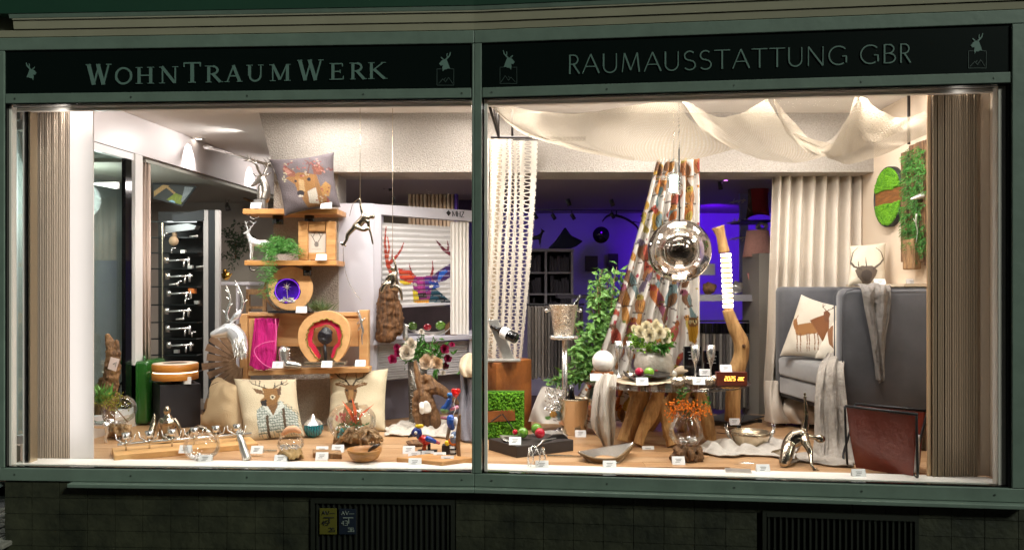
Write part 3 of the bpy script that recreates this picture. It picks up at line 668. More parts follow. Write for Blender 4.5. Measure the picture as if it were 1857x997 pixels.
m = MB(); z0, z1 = EYE+.985, EYE+1.016; m.hexa([(-6, 6.3, z0), (lx(6.3)-.03, 6.3, z0), (lx(9.3)-.03, 9.3, z0), (-6, 9.3, z0), (-6, 6.3, z1), (lx(6.3)-.03, 6.3, z1), (lx(9.3)-.03, 9.3, z1), (-6, 9.3, z1)]); struct('shop_ceiling_left', m, mat('shop_ceiling_left_paint', '9a978c', .7))
m = MB(); m.box((-2.0, 8.0, EYE+1.0), (.9, 2.5, .05)); 
# pillar behind the shelves
m = MB(); m.pr([(497, 313), (613, 313), (615, 770), (490, 770)], .3, 6.12); struct('pillar', m, plaster)
# ceiling spots you can see
fix_m = mat('spot_ring', 'f2f2f2', .3, 1); em = mat('spot_glow', (1, .9, .78, 1), emit=14)
for i, (px, py, lab) in enumerate([(298, 250.5, 'round ceiling spotlight nearest the pleated curtain at the left'), (360, 251, 'round ceiling spotlight right of the first, near the left bulkhead')]):
    d = 1.303/((HY-py)/F); p = W(px, py, d); t = T('ceiling_spotlight', lab, 'ceiling light', (p.x, p.y, p.z), 'ceiling spotlights')
    m = MB(); m.lathe(p, [(.03, -.001), (.045, -.012), (.055, -.012), (.058, -.001)], 20); m.build('ring', fix_m, t)
    m = MB(); m.lathe(p+Vector((0, 0, -.004)), [(.0, 0), (.03, 0)], 16); m.build('bulb', em, t)
t = T('light_track', 'slim silver track light under the white ceiling near the silver stag bust', 'track light', W(440, 290, 6.6))
m = MB(6.4); m.t([(370, 266, .4), (490, 300, -.2)], 2.5, 6); m.build('track', mat('track_silver', 'c8c0bc', .4, .6), t)
m = MB(6.4); m.t([(372, 267, .38), (384, 270, .34)], 4, 8); m.build('lamp_head', fix_m, t)
for px, py, d, lab in [(395, 388, 9.0, 'x')]: pass
# ================================================================ generic builders
_card = [None, None]
card_G = 'white price cards in the display'
def pcard(px, py, label, d=None, k=1.0, rz=0):
    """folded white price card; py is the photo row of its foot"""
    d = d or DF(py); p = W(px, py, d)
    if _card[0] is None:
        m = MB(); w_, h_ = .038, .045
        m.add([(p.x-w_, p.y, p.z), (p.x+w_, p.y, p.z), (p.x+w_, p.y+.024, p.z+h_), (p.x-w_, p.y+.024, p.z+h_), (p.x-w_, p.y+.034, p.z), (p.x+w_, p.y+.034, p.z)],
              [(0, 1, 2, 3), (3, 2, 5, 4)])
        o = m.build('price_card', card, None, smooth=False, solid=.0012); tag(o, label, 'price card', card_G); _card[0] = o; org[o.name] = Vector(o.location)
        m = MB()
        for i, (a, b) in enumerate(((-.018, .018), (-.014, .014), (-.02, .006))):
            z = .03-i*.008; y = p.y+.024*z/.045-.0016
            m.add([(p.x+a, y, p.z+z), (p.x+b, y, p.z+z), (p.x+b, y+.0006, p.z+z+.003), (p.x+a, y+.0006, p.z+z+.003)], [(0, 1, 2, 3)])
        m.build('printed_text', ink, o, smooth=False)
        return o
    o = _card[0]; return dup(o, (p.x, p.y+.013, p.z), label, rz, k)
def fbox(m, A, B, D, h, z0=0):
    """box on the floor: photo px of near corner A, its neighbours B and D; height in metres"""
    a, b, d_ = [W(q[0], q[1], DF(q[1])) for q in (A, B, D)]; c = b+d_-a
    P = [a, b, c, d_]; return m.hexa([p+Vector((0, 0, z0)) for p in P]+[p+Vector((0, 0, z0+h)) for p in P])
def plank(name, A, B, h, mt, parent=None, th=.02):
    pass
def limb(m, pts, r, seg=8, n=None): return m.caps(pts, r, seg, n)
def antlers(m, bx, by, dd, k, spread=1, s=1, base=1.6):
    """two branching antlers rising from (bx,by)"""
    for sd in (-1, 1):
        c = [(bx+sd*2*k, by, dd), (bx+sd*7*k*spread, by-10*k, dd), (bx+sd*10*k*spread, by-22*k, dd+.01*sd), (bx+sd*7*k*spread, by-34*k, dd+.02*sd)]
        m.t(c, [base*k, base*.8*k, base*.6*k, base*.3*k], 6, 9)
        for f, (tx, ty) in ((1, (-6, -10)), (2, (8, -9)), (1, (9, -7))):
            p = c[f]; m.t([p, (p[0]+sd*tx*k, p[1]+ty*k, p[2]-.01)], [base*.55*k, base*.25*k], 5)
def stag(name, label, px, py, h, mt, cat='figurine', flip=1, d=None, group=None, head=True, vox=.0032):
    """small standing stag; px,py = foot centre, h = height to the antler tips in px"""
    d = d or DF(py); k = h/70.0; m = MB(d); X = lambda x, y, z=0: (px+x*k*flip, py-y*k, z)
    m.caps([X(-14, 30), X(0, 30), X(11, 34)], [6.5*k, 6*k, 7*k], 10, 8)
    m.caps([X(12, 36), X(17, 44), X(18, 50)], [5.5*k, 3.8*k, 3*k], 8, 6)
    m.caps([X(18, 51), X(25, 48)], [3.2*k, 1.8*k], 8, 4)
    for x, z in ((-15, .012), (-17, -.012), (10, .012), (13, -.012)):
        m.caps([X(x, 28, z), X(x-(2 if x < 0 else 0), 16, z), X(x+1, 8, z), X(x, 1, z)], [3.2*k, 1.9*k, 1.5*k, 1.6*k], 6)
    m.t([X(-20, 33), X(-23, 29)], [1.8*k, .8*k], 5)
    for s_ in (-.01, .01): m.t([X(16, 52, s_), X(13, 56, s_*2)], [1.6*k, .6*k], 5)
    b = MB(d); 
    for s_ in (-1, 1):
        c = [X(18, 53, .006*s_), X(16+4*s_, 60, .02*s_), X(15+7*s_, 66, .03*s_), X(20+4*s_, 71, .03*s_)]
        m.t(c, [1.3*k, 1.2*k, 1.0*k, .7*k], 5, 7); m.t([c[1], X(22+4*s_, 62, .02*s_)], [1*k, .6*k], 5); m.t([c[2], X(10+8*s_, 70, .03*s_)], [.9*k, .6*k], 5)
    o = m.build(name, mt, None, remesh=vox, relax=2); return tag(o, label, cat, group)
def rootbase(name, px, py, wd, h, mt, parent, d, seed=0, n=11, vox=.0055):
    """gnarled root block of twisted strands; px,py = foot centre in photo px"""
    rn = random.Random(seed); m = MB(d); q = d/F
    m.s((px, py-h*.45, 0), (wd*.36, wd*.3, h*.36), 14, 9)
    for i in range(n*4):
        a = rn.uniform(0, 2*pi); r0 = rn.uniform(.1, .42)*wd; x0, z0 = px+cos(a)*r0, sin(a)*r0*q; b_ = a+rn.uniform(-1.3, 1.3); r1 = rn.uniform(.34, .5)*wd
        x1, z1 = px+cos(b_)*r1, sin(b_)*r1*q; th = h*rn.uniform(.055, .13)
        m.caps([(x0, py-h*rn.uniform(.7, 1.0), z0*.8), ((x0+x1)/2+rn.uniform(-4, 4), py-h*rn.uniform(.4, .85), (z0+z1)/2*1.15), (x1, py-h*rn.uniform(.02, .45), z1)], [th*.8, th*1.2, th], 6, 7)
    for v in m.v: v.z = max(v.z, W(px, py, d).z+.001)
    return m.build(name, mt, parent, remesh=vox, relax=1, disp=.008, dscale=.015)
def bowlglass(m, px, py, R, d, open_=.55, ky=1.0):
    """thin round glass bowl, centre px,py"""
    a0 = math.asin(open_); prof = [(R*sin(pi-(pi-a0)*t/16), R*ky*cos(pi-(pi-a0)*t/16)) for t in range(17)]
    m.d = d; m.la(px, py, prof+[(R*open_*1.03, prof[-1][1]+.6)], 28); return m
def leaves(m, pts, n, L, wd, droop=.3, rn=random, spread=.02, dirs=None):
    for i in range(n):
        p = Vector(rn.choice(pts))+Vector([rn.gauss(0, spread) for _ in range(3)])
        dr = dirs(rn) if dirs else Vector((rn.uniform(-1, 1), rn.uniform(-1, .3), rn.uniform(-.6, .9)-droop))
        m.leaf(p, dr, L*rn.uniform(.7, 1.2), wd*rn.uniform(.8, 1.2))
def peony(m, px, py, R, dd=0, d=None, n=60, seed=1):
    """blossom of many overlapping petals that cup towards the centre"""
    rn = random.Random(seed); k = m.d/F; c = m.W((px, py, dd)); r = R*k; ax = Vector((rn.uniform(-.25, .25), -1, rn.uniform(.1, .45))).normalized()
    e1 = ax.cross(Vector((0, 0, 1))).normalized(); e2 = e1.cross(ax)
    for i in range(n):
        t = (i+.5)/n; a = i*2.399+rn.uniform(-.2, .2); rad = e1*cos(a)+e2*sin(a); sd = (e2*cos(a)-e1*sin(a))
        op = .12+1.25*t; out = (rad*sin(op)+ax*cos(op)).normalized(); L = r*(.62+.38*t)*rn.uniform(.9, 1.1); wd = r*(.22+.26*t)
        base = c+rad*r*.10*t; mid = base+out*L*.6; tip = base+(out*.82+ax*.28*(1-t)+ax*.1).normalized()*L
        m.add([base, mid+sd*wd, tip+sd*wd*.55-rad*r*.04, tip+out*r*.05, tip-sd*wd*.55-rad*r*.04, mid-sd*wd, mid-ax*r*.05], [(0, 6, 1), (1, 6, 2), (2, 6, 3), (3, 6, 4), (4, 6, 5), (5, 6, 0)])
    m.ball(c-ax*r*.1, r*.35, 8, 6)
# ================================================================ LEFT WINDOW: blinds and room behind
pleatm2 = mat('pleat_fabric_dark', '8a7860', .8, bump=.2, bs=150)
pleatm = mat('pleat_fabric', 'a89786', .8, bump=.2, bs=150)
def pleated(name, label, px0, px1, zt, zb, d, n, amp, panels, strip):
    t = T(name, label, 'pleated blind', W((px0+px1)/2, HY-zb/d*F, d)); m = MB()
    for i in range(n):
        x = (px0+(px1-px0)*(i+.5)/n-CX)/F*d; w_ = (px1-px0)/n/F*d*.5; m = MB(); f_ = .003*sin(i*2.1)
        m.hexa([(x-w_/2, d-.02+f_, EYE+zb), (x+w_/2, d-.02+f_, EYE+zb), (x+w_, d+.03, EYE+zb), (x-w_, d+.03, EYE+zb), (x-w_/2, d-.02+f_, EYE+zt), (x+w_/2, d-.02+f_, EYE+zt), (x+w_, d+.03, EYE+zt), (x-w_, d+.03, EYE+zt)]); m.build('pleat', pleatm if px0 < 900 else pleatm2, t, smooth=False)
    for nm, a, b, mt_, dd in panels:
        m = MB(); xa, xb_ = (a-CX)/F*d, (b-CX)/F*d; m.box(((xa+xb_)/2, d+dd, EYE+(zt+zb)/2), (xb_-xa, .012, zt-zb)); m.build(nm, mt_, t, smooth=False, bevel=.002)
    return t
stripm = mat('edge_strip_tan', 'c9a67e', .6); panelm = mat('panel_white', 'd6cfcc', .6, bump=.03)
pleated('pleated_blind', 'brown and white pleated blind gathered at the left edge of the window', 66, 130, 1.12, -1.045, 4.93, 15, .014, [('edge_strip', 57, 66, stripm, 0), ('end_panel', 130.5, 173, panelm, -.02)], 1)
pleated('pleated_blind', 'dark brown pleated blind gathered at the right edge of the window', 1688, 1770, 1.12, -1.04, 4.45, 19, .012, [('edge_strip', 1681, 1687.5, stripm, 0), ('end_panel', 1770.5, 1796, mat('panel_taupe', 'b6a692', .7), .01), ('side_panel', 1797, 1812, panelm, .14)], 1)
t = T('hanging_curtain', 'narrow pink beige curtain hanging beside the tall side window', 'curtain', W(258, 764, 6.3))
m = MB()
for i in range(12):
    px = 240+i*3; d = 6.22+.015*i+(.02 if i % 2 else -.02); m.v += [W(px, HY-1.295/d*F, d), W(px, HY+1.05/d*F, d)]
m.f = [(2*i, 2*i+2, 2*i+3, 2*i+1) for i in range(11)]; m.build('curtain_cloth', mat('curtain_pink_beige', 'cdb5a4', .85, var=.1, vs=30), t, solid=.002)
# tilted framed mirror, its reflections painted on as flat colour
t = T('tilted_mirror', 'dark framed skewed mirror with pale wood beams and yellow green patch in it', 'mirror', W(310, 372, 7.5))
m = MB(7.5); i0 = 0
m.pr([(277, 332), (357, 338), (330, 374), (277, 360)], .01)
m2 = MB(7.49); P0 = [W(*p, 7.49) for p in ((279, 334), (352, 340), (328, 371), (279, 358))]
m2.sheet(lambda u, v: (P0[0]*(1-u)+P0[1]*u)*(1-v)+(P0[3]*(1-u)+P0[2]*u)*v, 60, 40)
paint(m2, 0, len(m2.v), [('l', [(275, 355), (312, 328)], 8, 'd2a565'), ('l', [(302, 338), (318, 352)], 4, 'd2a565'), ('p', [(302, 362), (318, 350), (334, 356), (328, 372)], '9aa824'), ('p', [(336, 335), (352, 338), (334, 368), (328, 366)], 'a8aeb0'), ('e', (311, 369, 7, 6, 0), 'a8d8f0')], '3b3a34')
m.build('mirror_frame', black, t, smooth=False); m2.build('mirror_face', print_flat, t)
# display cabinet with black shelves
cab = T('display_cabinet', 'tall display cabinet with black shelves and two white posts', 'cabinet', W(335, 735, 7.3))
cd = 7.35
m = MB(cd); m.b(287, 384, 368, 722, .02, 7.75); m.build('back_panel', mat('cabinet_back', '34302e', .5), cab, smooth=False)
for a, b_, mt_ in ((369, 377.5, mat('post_grey', 'a39f9c', .5)), (378, 389.5, black), (390, 397.5, mat('post_grey', 'a39f9c', .5))):
    m = MB(); m.b(a, 381, b_, 730, .05, cd); m.build('post', mt_, cab, smooth=False)
m = MB(); m.pr([(313, 390), (370, 380), (370, 400), (313, 402)], .4, cd); m.build('top_box', black, cab, smooth=False)
m = MB(); m.b(293.5, 404, 295.5, 725, .02, cd+.02); m.build('edge_post', steel, cab, smooth=False)
for i, y in enumerate((405, 433, 460, 488, 520, 552, 583, 612, 641, 670)):
    m = MB(); m.box(W(330, y, cd+.2), (.42, .36, .012)); m.build('shelf', gloss_black, cab, smooth=False)
G = 'silver door handles on the cabinet shelves'
for i, y in enumerate((474, 503, 534, 566, 598, 628)):
    m = MB(cd+.03); x0 = 300+2*(i % 3); m.t([(x0, y-1), (x0+44+3*(i % 2), y-3)], 2.2, 8); m.t([(x0+42, y-8), (x0+42, y+8)], 2.4, 8); m.b(x0-2, y-8, x0+5, y+4, .03, cd+.03); m.t([(x0+34, y-1), (x0+33, y+11)], 1.8, 6)
    o = m.build('door_handle', silver, None); tag(o, ['short silver door handle on the upper cabinet shelf', 'silver door handle on the shelf above the orange cube', 'silver door handle level with the orange cube in the cabinet', 'silver door handle directly below the orange cube in the cabinet', 'silver lever handle on the second lowest cabinet shelf in view', 'lowest silver lever handle in the cabinet above the round lamp'][i], 'door handle', G)
for i in range(13):
    y = (432, 459, 487, 519, 551, 582, 611, 640)[i % 8]; x = 298+(i*29) % 62; m = MB(cd+.01); k_ = i % 3
    if k_ == 0: m.t([(x, y), (x, y-9)], 1.4, 6); m.t([(x, y-9), (x+7, y-9)], 1.4, 6)
    elif k_ == 1: m.b(x, y-6, x+8, y, .04, cd+.01)
    else: m.t([(x, y-3), (x+13, y-4)], 1.6, 6); m.s((x+13, y-4), 2.6, 8, 6)
    tag(m.build('shelf_fitting', satin if k_ else silver, smooth=k_ != 1), 'small silver fitting displayed on the black shelves of the cabinet', 'fitting', 'small silver fittings on the cabinet shelves')
m = MB(cd); m.b(341, 523, 352, 532, .06, cd+.02); tag(m.build('orange_cube', mat('orange_box', 'c8702c', .5), smooth=False, bevel=.003), 'small orange cube in the black shelved cabinet', 'box')
m = MB(cd); m.b(312, 417, 318, 432, .04, cd+.06); m.s((315, 437), 9, 8, 6); tag(m.build('shelf_ornament', mat('cream_ornament', 'b59a78', .6)), 'cream ornament on the upper left cabinet shelf', 'ornament')
m = MB(cd); m.pr([(292, 416), (300, 410), (340, 405), (356, 409), (352, 416), (320, 420), (297, 424)], .1, cd+.05); tag(m.build('glass_tray', mat('grey_tray', '777a78', .2), smooth=False), 'long grey tray lying on the top cabinet shelf', 'tray')
# things right of the cabinet
t = T('white_side_table', 'white table behind the silver deer head', 'table', W(425, 640, 8.1)); m = MB(); m.b(398, 511, 452, 517, .5, 8.0); m.build('table_top', offwhite, t, smooth=False, bevel=.004)
for x in (428, 446): m = MB(); m.b(x, 517.3, x+4, 700, .05, 8.02); m.build('leg', offwhite, t, smooth=False)
m = MB(8.1); m.s((410, 500), (8, 5, 8)); m.s((408, 491), 4); m.t([(404, 497), (398, 499)], [2, .5], 5); m.t([(416, 500), (421, 496)], [3, 1], 5); tag(m.build('golden_bird', mat('gold_metal', 'c89a4a', .25, 1)), 'small golden bird on the white table', 'ornament')
rn = random.Random(4)
t = T('potted_plant', 'dark leafy plant against the taupe wall behind the small silver stag', 'plant', W(425, 470, 8.9))
m = MB(8.8); pts = [m.W((rn.gauss(427, 11), rn.gauss(440, 16), rn.uniform(0, .3))) for _ in range(60)]; leaves(m, pts, 420, .05, .02, rn=rn); m.build('foliage', mat('dark_plant', '2c3a22', .6), t, smooth=False)
m = MB(8.9); m.t([(427, 470), (428, 440)], 1.5, 6); m.build('stem', bark, t)
t = T('weathered_rack', 'dark weathered wooden rack standing behind the shelves', 'rack', W(463, 575, 8.0))
for a, b_, c_, e_ in ((446, 524, 482, 534), (446, 534.3, 452, 590), (476, 534.3, 482, 590), (452, 555, 476, 560)): m = MB(); m.b(a, b_, c_, e_, .04, 8.0); m.build('board', drift, t, smooth=False)
m = MB(8.8); limb(m, [(443, 360), (458, 366), (470, 362), (480, 370)], [2, 3, 2.5, 1.5], 6, 8); tag(m.build('branch', drift, None), 'thin branch fixed to the taupe wall left of the shelves', 'branch')
for i, (px, py) in enumerate(((412, 372), (396, 480))):
    m = MB(8.9); m.s((px, py), (3, 3, 5)); m.t([(px, py), (px+2, py+10)], [4, 5], 6); antlers(m, px, py-3, 0, .35); tag(m.build('wall_stag', mat('dark_silver', '777370', .35, 1)), ['faint grey stag ornament above the black cabinet', 'grey stag ornament right of the cabinet posts'][i], 'ornament')
# ================================================================ LEFT WINDOW: objects on the floor, from the left
# black pedestal and round lamp
ped = MB(); fbox(ped, (290, 778), (364, 773), (273, 765), .325); tag(ped.build('pedestal_box', mat('pedestal_black', '232227', .45, var=.1), smooth=False, bevel=.003), 'black square pedestal box carrying the round wooden lamp', 'pedestal')
dL = 6.12; t = T('round_table_lamp', 'round wooden ring lamp with glowing slot on the black pedestal', 'lamp', W(318, 699, dL))
k = dL/F; c = W(318, 699, dL); ringm = mat('ring_wood', 'd28a3a', .4, vs=5, col2='b06f2a', stretch=(1, 1, 8))
for z0, z1 in ((12, 24.5), (27, 40)):
    m = MB(); m.lathe(c, [(20*k, z0*k), (39*k, z0*k), (39.5*k, z0*k+.002), (39.5*k, z1*k-.002), (39*k, z1*k), (20*k, z1*k), (20*k, z0*k)], 48); m.build('wood_ring', ringm, t)
m = MB(); m.lathe(c, [(36.5*k, 24.6*k), (38*k, 24.8*k), (38*k, 26.8*k), (36.5*k, 26.9*k)], 48); m.build('light_slot', mat('lamp_slot', (1, .86, .62, 1), emit=2.2), t)
m = MB(); m.lathe(c, [(0, 40.3*k), (21*k, 40.3*k)], 40); m.build('inner_disc', mat('lamp_disc', '6b5a4c', .4), t)
m = MB(); m.lathe(c, [(21.5*k, 40.4*k), (38*k, 40.4*k), (38*k, 41.2*k), (21.5*k, 41.2*k)], 48); m.build('top_ring', mat('lamp_top', 'e6d2bc', .5), t)
m = MB(); m.lathe(c, [(0, .002), (26*k, .002), (27*k, .008), (24*k, .014), (0, .014)], 40); m.build('base', black, t)
m = MB(dL)
for x in (-14, -5, 6, 15): m.t([(318+x*.2, 697), (318+x*.5, 690), (318+x*1.3, 683)], [3, 2, 1], 6, 6)
m.build('branch_stem', black, t); m = MB(dL); m.b(333, 683, 346, 696, .01, dL-.1); tag(m.build('leaflet', card, smooth=False), 'small leaflet leaning under the round wooden lamp', 'leaflet')
# jerrycan
can_m = mat('jerrycan_green', '255a20', .22, var=.1, vs=4, coat=.4); dJ = 6.12
t = T('jerrycan', 'glossy dark green jerrycan beside the tall side window', 'jerrycan', W(243, 771, dJ))
m = MB(); m.b(226, 655, 268, 770, .34, dJ-.02); m.build('body', can_m, t, smooth=True, bevel=.028)
m = MB(dJ-.03); m.b(246, 658, 248.5, 766, .02, dJ-.035); m.build('seam', can_m, t, bevel=.004)
for x in (232, 247, 262):
    m = MB(dJ); m.t([(x, 656, .03), (x, 647, .05), (x, 646, .15), (x, 656, .2)], 2.2, 8, 12); m.build('handle', can_m, t)
m = MB(dJ); m.la(224, 660, [(0, 0), (6, 0), (6, 7), (0, 7)], 16, dd=.05); m.t([(219, 668, .1), (212, 655, .1), (226, 650, .1)], 3, 8, 8); m.build('spout', can_m, t)
m = MB(dJ); m.t([(226, 690, .05), (216, 700, .05), (213, 730, .05), (224, 745, .05)], 2, 6, 12); m.build('strap', black, t)
# tall driftwood with plants and tag
dD = 5.75; t = T('driftwood_piece', 'tall split driftwood trunk at the far left behind the bowls', 'driftwood', W(192, 785, dD))
m = MB(dD); limb(m, [(196, 608), (203, 640), (200, 680), (190, 730), (183, 785)], [5, 11, 12, 13, 14], 9, 14); limb(m, [(212, 618), (211, 650), (206, 700), (196, 760), (200, 786)], [3, 8, 9, 11, 10], 8, 12); limb(m, [(185, 690), (178, 740), (172, 786)], [6, 10, 12], 8, 8)
for v in m.v: v.z = max(v.z, EYE+ZF+.001)
m.build('trunk', driftdark, t, remesh=.008, disp=.03, dscale=.03, relax=1)
tg = T('hang_tag', 'pink paper tag hanging on the tall driftwood at the left', 'tag', W(205, 672, 5.6)); m = MB(5.6); m.pr([(201, 647), (217, 651), (210, 673), (195, 668)], .002); m.build('paper', mat('tag_paper', 'e6cfc8', .6), tg, smooth=False); m = MB(5.598); m.t([(205, 660), (211, 656), (209, 665)], .7, 4); m.build('printed_mark', ink, tg, smooth=False)
rn = random.Random(2)
t = T('succulent_plant', 'spiky green succulent at the foot of the tall driftwood', 'plant', W(182, 740, 5.55)); m = MB(5.55)
for i in range(26): m.leaf(m.W((180+rn.uniform(-6, 14), 733)), (rn.uniform(-.8, .8), rn.uniform(-.8, .1), 1), .16, .028)
m.build('leaf_rosette', leafl, t, smooth=False)
m = MB(5.5); pts = [m.W((rn.gauss(200, 14), rn.gauss(727, 7))) for _ in range(40)]; leaves(m, pts, 260, .02, .008, rn=rn); m.build('yellow_sprig', mat('yellow_sprig', '8f8a28', .6), t, smooth=False)
# glass bowl on root
d = 5.6; t = T('glass_bowl', 'round glass bowl on a small root block left of the jerrycan foot', 'bowl', W(217, DF(5.6) if 0 else 794, d), 'glass bowls on root wood')
bowlglass(MB(), 216, 742, 30, d, .5, .9).build('bowl', glass, t); rootbase('root_block', 218, 794, 52, 26, root, t, d, 3); m = MB(d); m.t([(200, 728, .02), (232, 765, .02)], 1, 5); m.build('thin_stick', drift, t)
stag('silver_deer', 'silver deer figurine half hidden behind the pleated blind at left', 174, 803, 78, silver, flip=-1)
# silver couple
d = 5.45; t = T('couple_sculpture', 'antique silver sculpture of a seated back turned figure with a bird beside', 'sculpture', W(303, 801, d))
m = MB(d); limb(m, [(303, 795), (303, 780), (305, 766), (305, 757)], [11, 10, 15, 8], 10, 8); limb(m, [(305, 757), (304, 752)], 4); m.s((303, 744), (6.5, 7, 8))
limb(m, [(293, 762), (287, 775), (289, 793)], [5, 4, 3], 8, 6); limb(m, [(317, 762), (325, 775), (328, 794)], [5, 4, 3], 8, 6); limb(m, [(300, 795, -.05), (318, 797, -.08), (332, 798, -.05)], [7, 6, 4], 8, 5); limb(m, [(280, 752, .05), (278, 770, .04), (273, 790), (270, 799)], [2.5, 6, 7, 3], 8, 8)
for v in m.v: v.z = max(v.z, EYE+ZF+.001)
m.build('figure', antique, t, remesh=.0045)
m = MB(5.6); limb(m, [(336, 792), (350, 781), (366, 777), (380, 786), (386, 793)], [4, 7, 8, 6, 3], 8, 10); tag(m.build('reclining_figurine', antique, remesh=.005), 'low silver reclining figure behind the candle board', 'figurine')
# candle board
t = T('candle_board', 'long pale wooden board with a silver rod of small stag candle holders', 'candle holder', W(333, 820, 5.0))
m = MB(); fbox(m, (207, 836), (468, 813), (203, 822), .036); m.build('board', mat('pale_board', 'dcae72', .5, vs=3, col2='c4935a', stretch=(1, 9, 9)), t, smooth=False, bevel=.003)
rodz = EYE+ZF+.075; P = lambda u: Vector((W(213, 826, 4.98).x*(1-u)+W(455, 806, 5.35).x*u, 4.98*(1-u)+5.36*u, rodz))
m = MB(); m.tube([P(0), P(1)], .010, 8); m.build('rod', silver, t)
for i in range(6):
    p = P(.06+i*.165); m = MB(); m.tube([p+Vector((0, 0, -.04)), p+Vector((0, 0, .03))], .006, 6); m.lathe(p+Vector((0, 0, .028)), [(.005, 0), (.024, .005), (.02, .018), (.027, .042), (.018, .042)], 14)
    for sd in (-1, 1):
        m.tube([p+Vector((0, -.01, 0)), p+Vector((sd*.02, -.015, .012)), p+Vector((sd*.055, -.01, .03)), p+Vector((sd*.062, -.01, .065))], [.008, .006, .005, .003], 5); m.tube([p+Vector((sd*.03, -.012, .02)), p+Vector((sd*.035, -.015, .045))], [.003, .0015], 5)
    m.build('stag_holder', silver, t)
t = T('glass_bowl', 'clear glass ball bowl with silver pieces in front of the candle board', 'bowl', W(365, 838, 4.86)); bowlglass(MB(), 366, 808, 32, 4.9, .6, .85).build('bowl', glass, t)
m = MB(4.88); rn = random.Random(8)
for i in range(26): m.s((366+rn.uniform(-20, 20), 828+rn.uniform(-5, 4), rn.uniform(-.05, .05)), rn.uniform(2, 4), 7, 5)
m.build('silver_pebbles', silver, t)
# silver bottle with crown
d = DF(836); t = T('silver_stag_opener', 'leaning silver tapered stick with antler crown beside the candle board', 'opener', W(448, 836, d))
m = MB(d); m.t([(434, 790, .05), (438, 800, .03), (442, 815, .02), (449, 834)], [5, 6, 7, 8], 12, 10); m.build('handle_stick', satin, t); m = MB(d)
for a, b_ in ((428, 782), (431, 779), (436, 778), (441, 780), (444, 783)): m.t([(434, 792, .05), (a, b_, .05)], [2, 1.2], 6)
m.s((434, 790, .05), 4); m.build('antler_crown', silver, t)
# glass on root, wood block, bowl
d = DF(833); t = T('glass_bowl', 'small glass bowl with silver chips sunk into a pale root', 'bowl', W(526, 833, d), 'glass bowls on root wood')
rootbase('root_block', 526, 834, 50, 22, mat('pale_root', 'c2a26e', .6, vs=8, col2='8a6c40', bump=.5), t, d, 5); bowlglass(MB(), 527, 803, 24, d, .75, .8).build('bowl', glass, t)
m = MB(d); rn = random.Random(5)
for i in range(40): m.s((527+rn.uniform(-17, 17), 811+rn.uniform(-4, 4), rn.uniform(-.04, .04)), rn.uniform(1.5, 3), 6, 4)
m.build('silver_chips', silver, t, smooth=False)
m = MB(5.35); limb(m, [(514, 786), (522, 779), (534, 777), (543, 782)], [4, 6, 6, 4], 10, 8); m.noise(.004, 40); tag(m.build('pink_shell', mat('pink_shell', 'e0b08c', .6, vs=30, col2='c89878')), 'pinkish shell behind the small glass bowl with silver chips', 'shell')
m = MB(); fbox(m, (568, 830), (620, 832), (567, 822), .032); tag(m.build('wood_block', drift, smooth=False, bevel=.004), 'small flat brown wooden block carrying price cards', 'wood block')
pcard(583, 823, 'white card lying at the left end of the brown block', DF(826)+.03); pcard(612, 820, 'white card standing on the right end of the brown block', DF(826)+.02)
d = DF(837); t = T('wooden_bowl', 'shallow oval wooden bowl on the front edge left of the bird board', 'bowl', W(661, 837, d))
m = MB(d); m.la(661, 836, [(0, 0), (14, 0), (24, 6), (30, 16), (31.5, 23), (30, 23), (28, 16), (20, 6), (0, 3)], 36); m.build('bowl', mat('bowl_wood', 'b98448', .45, vs=6, col2='8f5f2c', stretch=(1, 1, 4)), t)
d = DF(837); m = MB(d); limb(m, [(671, 815), (680, 809), (687, 806)], [3, 4, 2], 8); m.t([(671, 815), (667, 819)], [3, 1], 6); tag(m.build('bird_figurine', mat('silver_black', '4c4642', .3, .6)), 'tiny dark bird figurine sitting in the wooden bowl', 'figurine')
# big bowl on root
d = 5.35; t = T('glass_bowl', 'large glass bowl of pink and turquoise pebbles on a gnarled root', 'bowl', W(648, 807, d), 'glass bowls on root wood')
rootbase('root_block', 650, 807, 92, 34, root, t, d, 9, 14); bowlglass(MB(), 638, 764, 44, d, .62, .82).build('bowl', glass, t)
rn = random.Random(11)
for nm, cc, n_, cy, sp in (('turquoise_pebbles', '3f8f94', 70, 784, 26), ('green_sprigs', '4a7a4a', 50, 774, 30), ('pink_flower', 'd87a78', 26, 760, 8), ('white_pebbles', 'cfd8d8', 40, 778, 30)):
    m = MB(d)
    for i in range(n_):
        x = rn.uniform(-1, 1)*sp-(6 if 'pink' in nm else 0); y = cy+rn.uniform(-6, 8)
        if nm == 'pink_flower': x = rn.choice((-18, 6))+rn.uniform(-8, 8)
        if nm == 'green_sprigs': m.leaf(m.W((638+x, y, rn.uniform(-.07, .07))), (rn.uniform(-1, 1), -.3, rn.uniform(0, 1)), .03, .014)
        elif nm == 'pink_flower': m.leaf(m.W((638+x, y, rn.uniform(-.04, .04))), (rn.uniform(-.4, .4), -.4, 1), .04, .016)
        else: m.s((638+x, y, rn.uniform(-.06, .06)), rn.uniform(1.8, 3.2), 6, 4)
    m.build(nm, mat(nm, cc, .4), t, smooth=False)
m = MB(d)
for p in ((642, 728), (630, 738), (668, 738)): m.leaf(m.W((645, 768, -.02)), W(p[0], p[1], d)-W(645, 768, d), .18, .03)
m.build('orange_strelitzia', mat('orange_leaf', 'c85a2a', .5), t, smooth=False)
m = MB(5.9); m.la(569, 792, [(0, 0), (8, 0), (14, 5), (18, 14), (17, 23), (9, 30), (3, 33), (0, 33)], 24)
t = T('candle_ball', 'round turquoise ribbed glass ball with silver cap between the cushions', 'ornament', W(569, 792, 5.65)); prof = [(0, 0), (9, 0), (15, 5), (18, 14), (17, 22)]
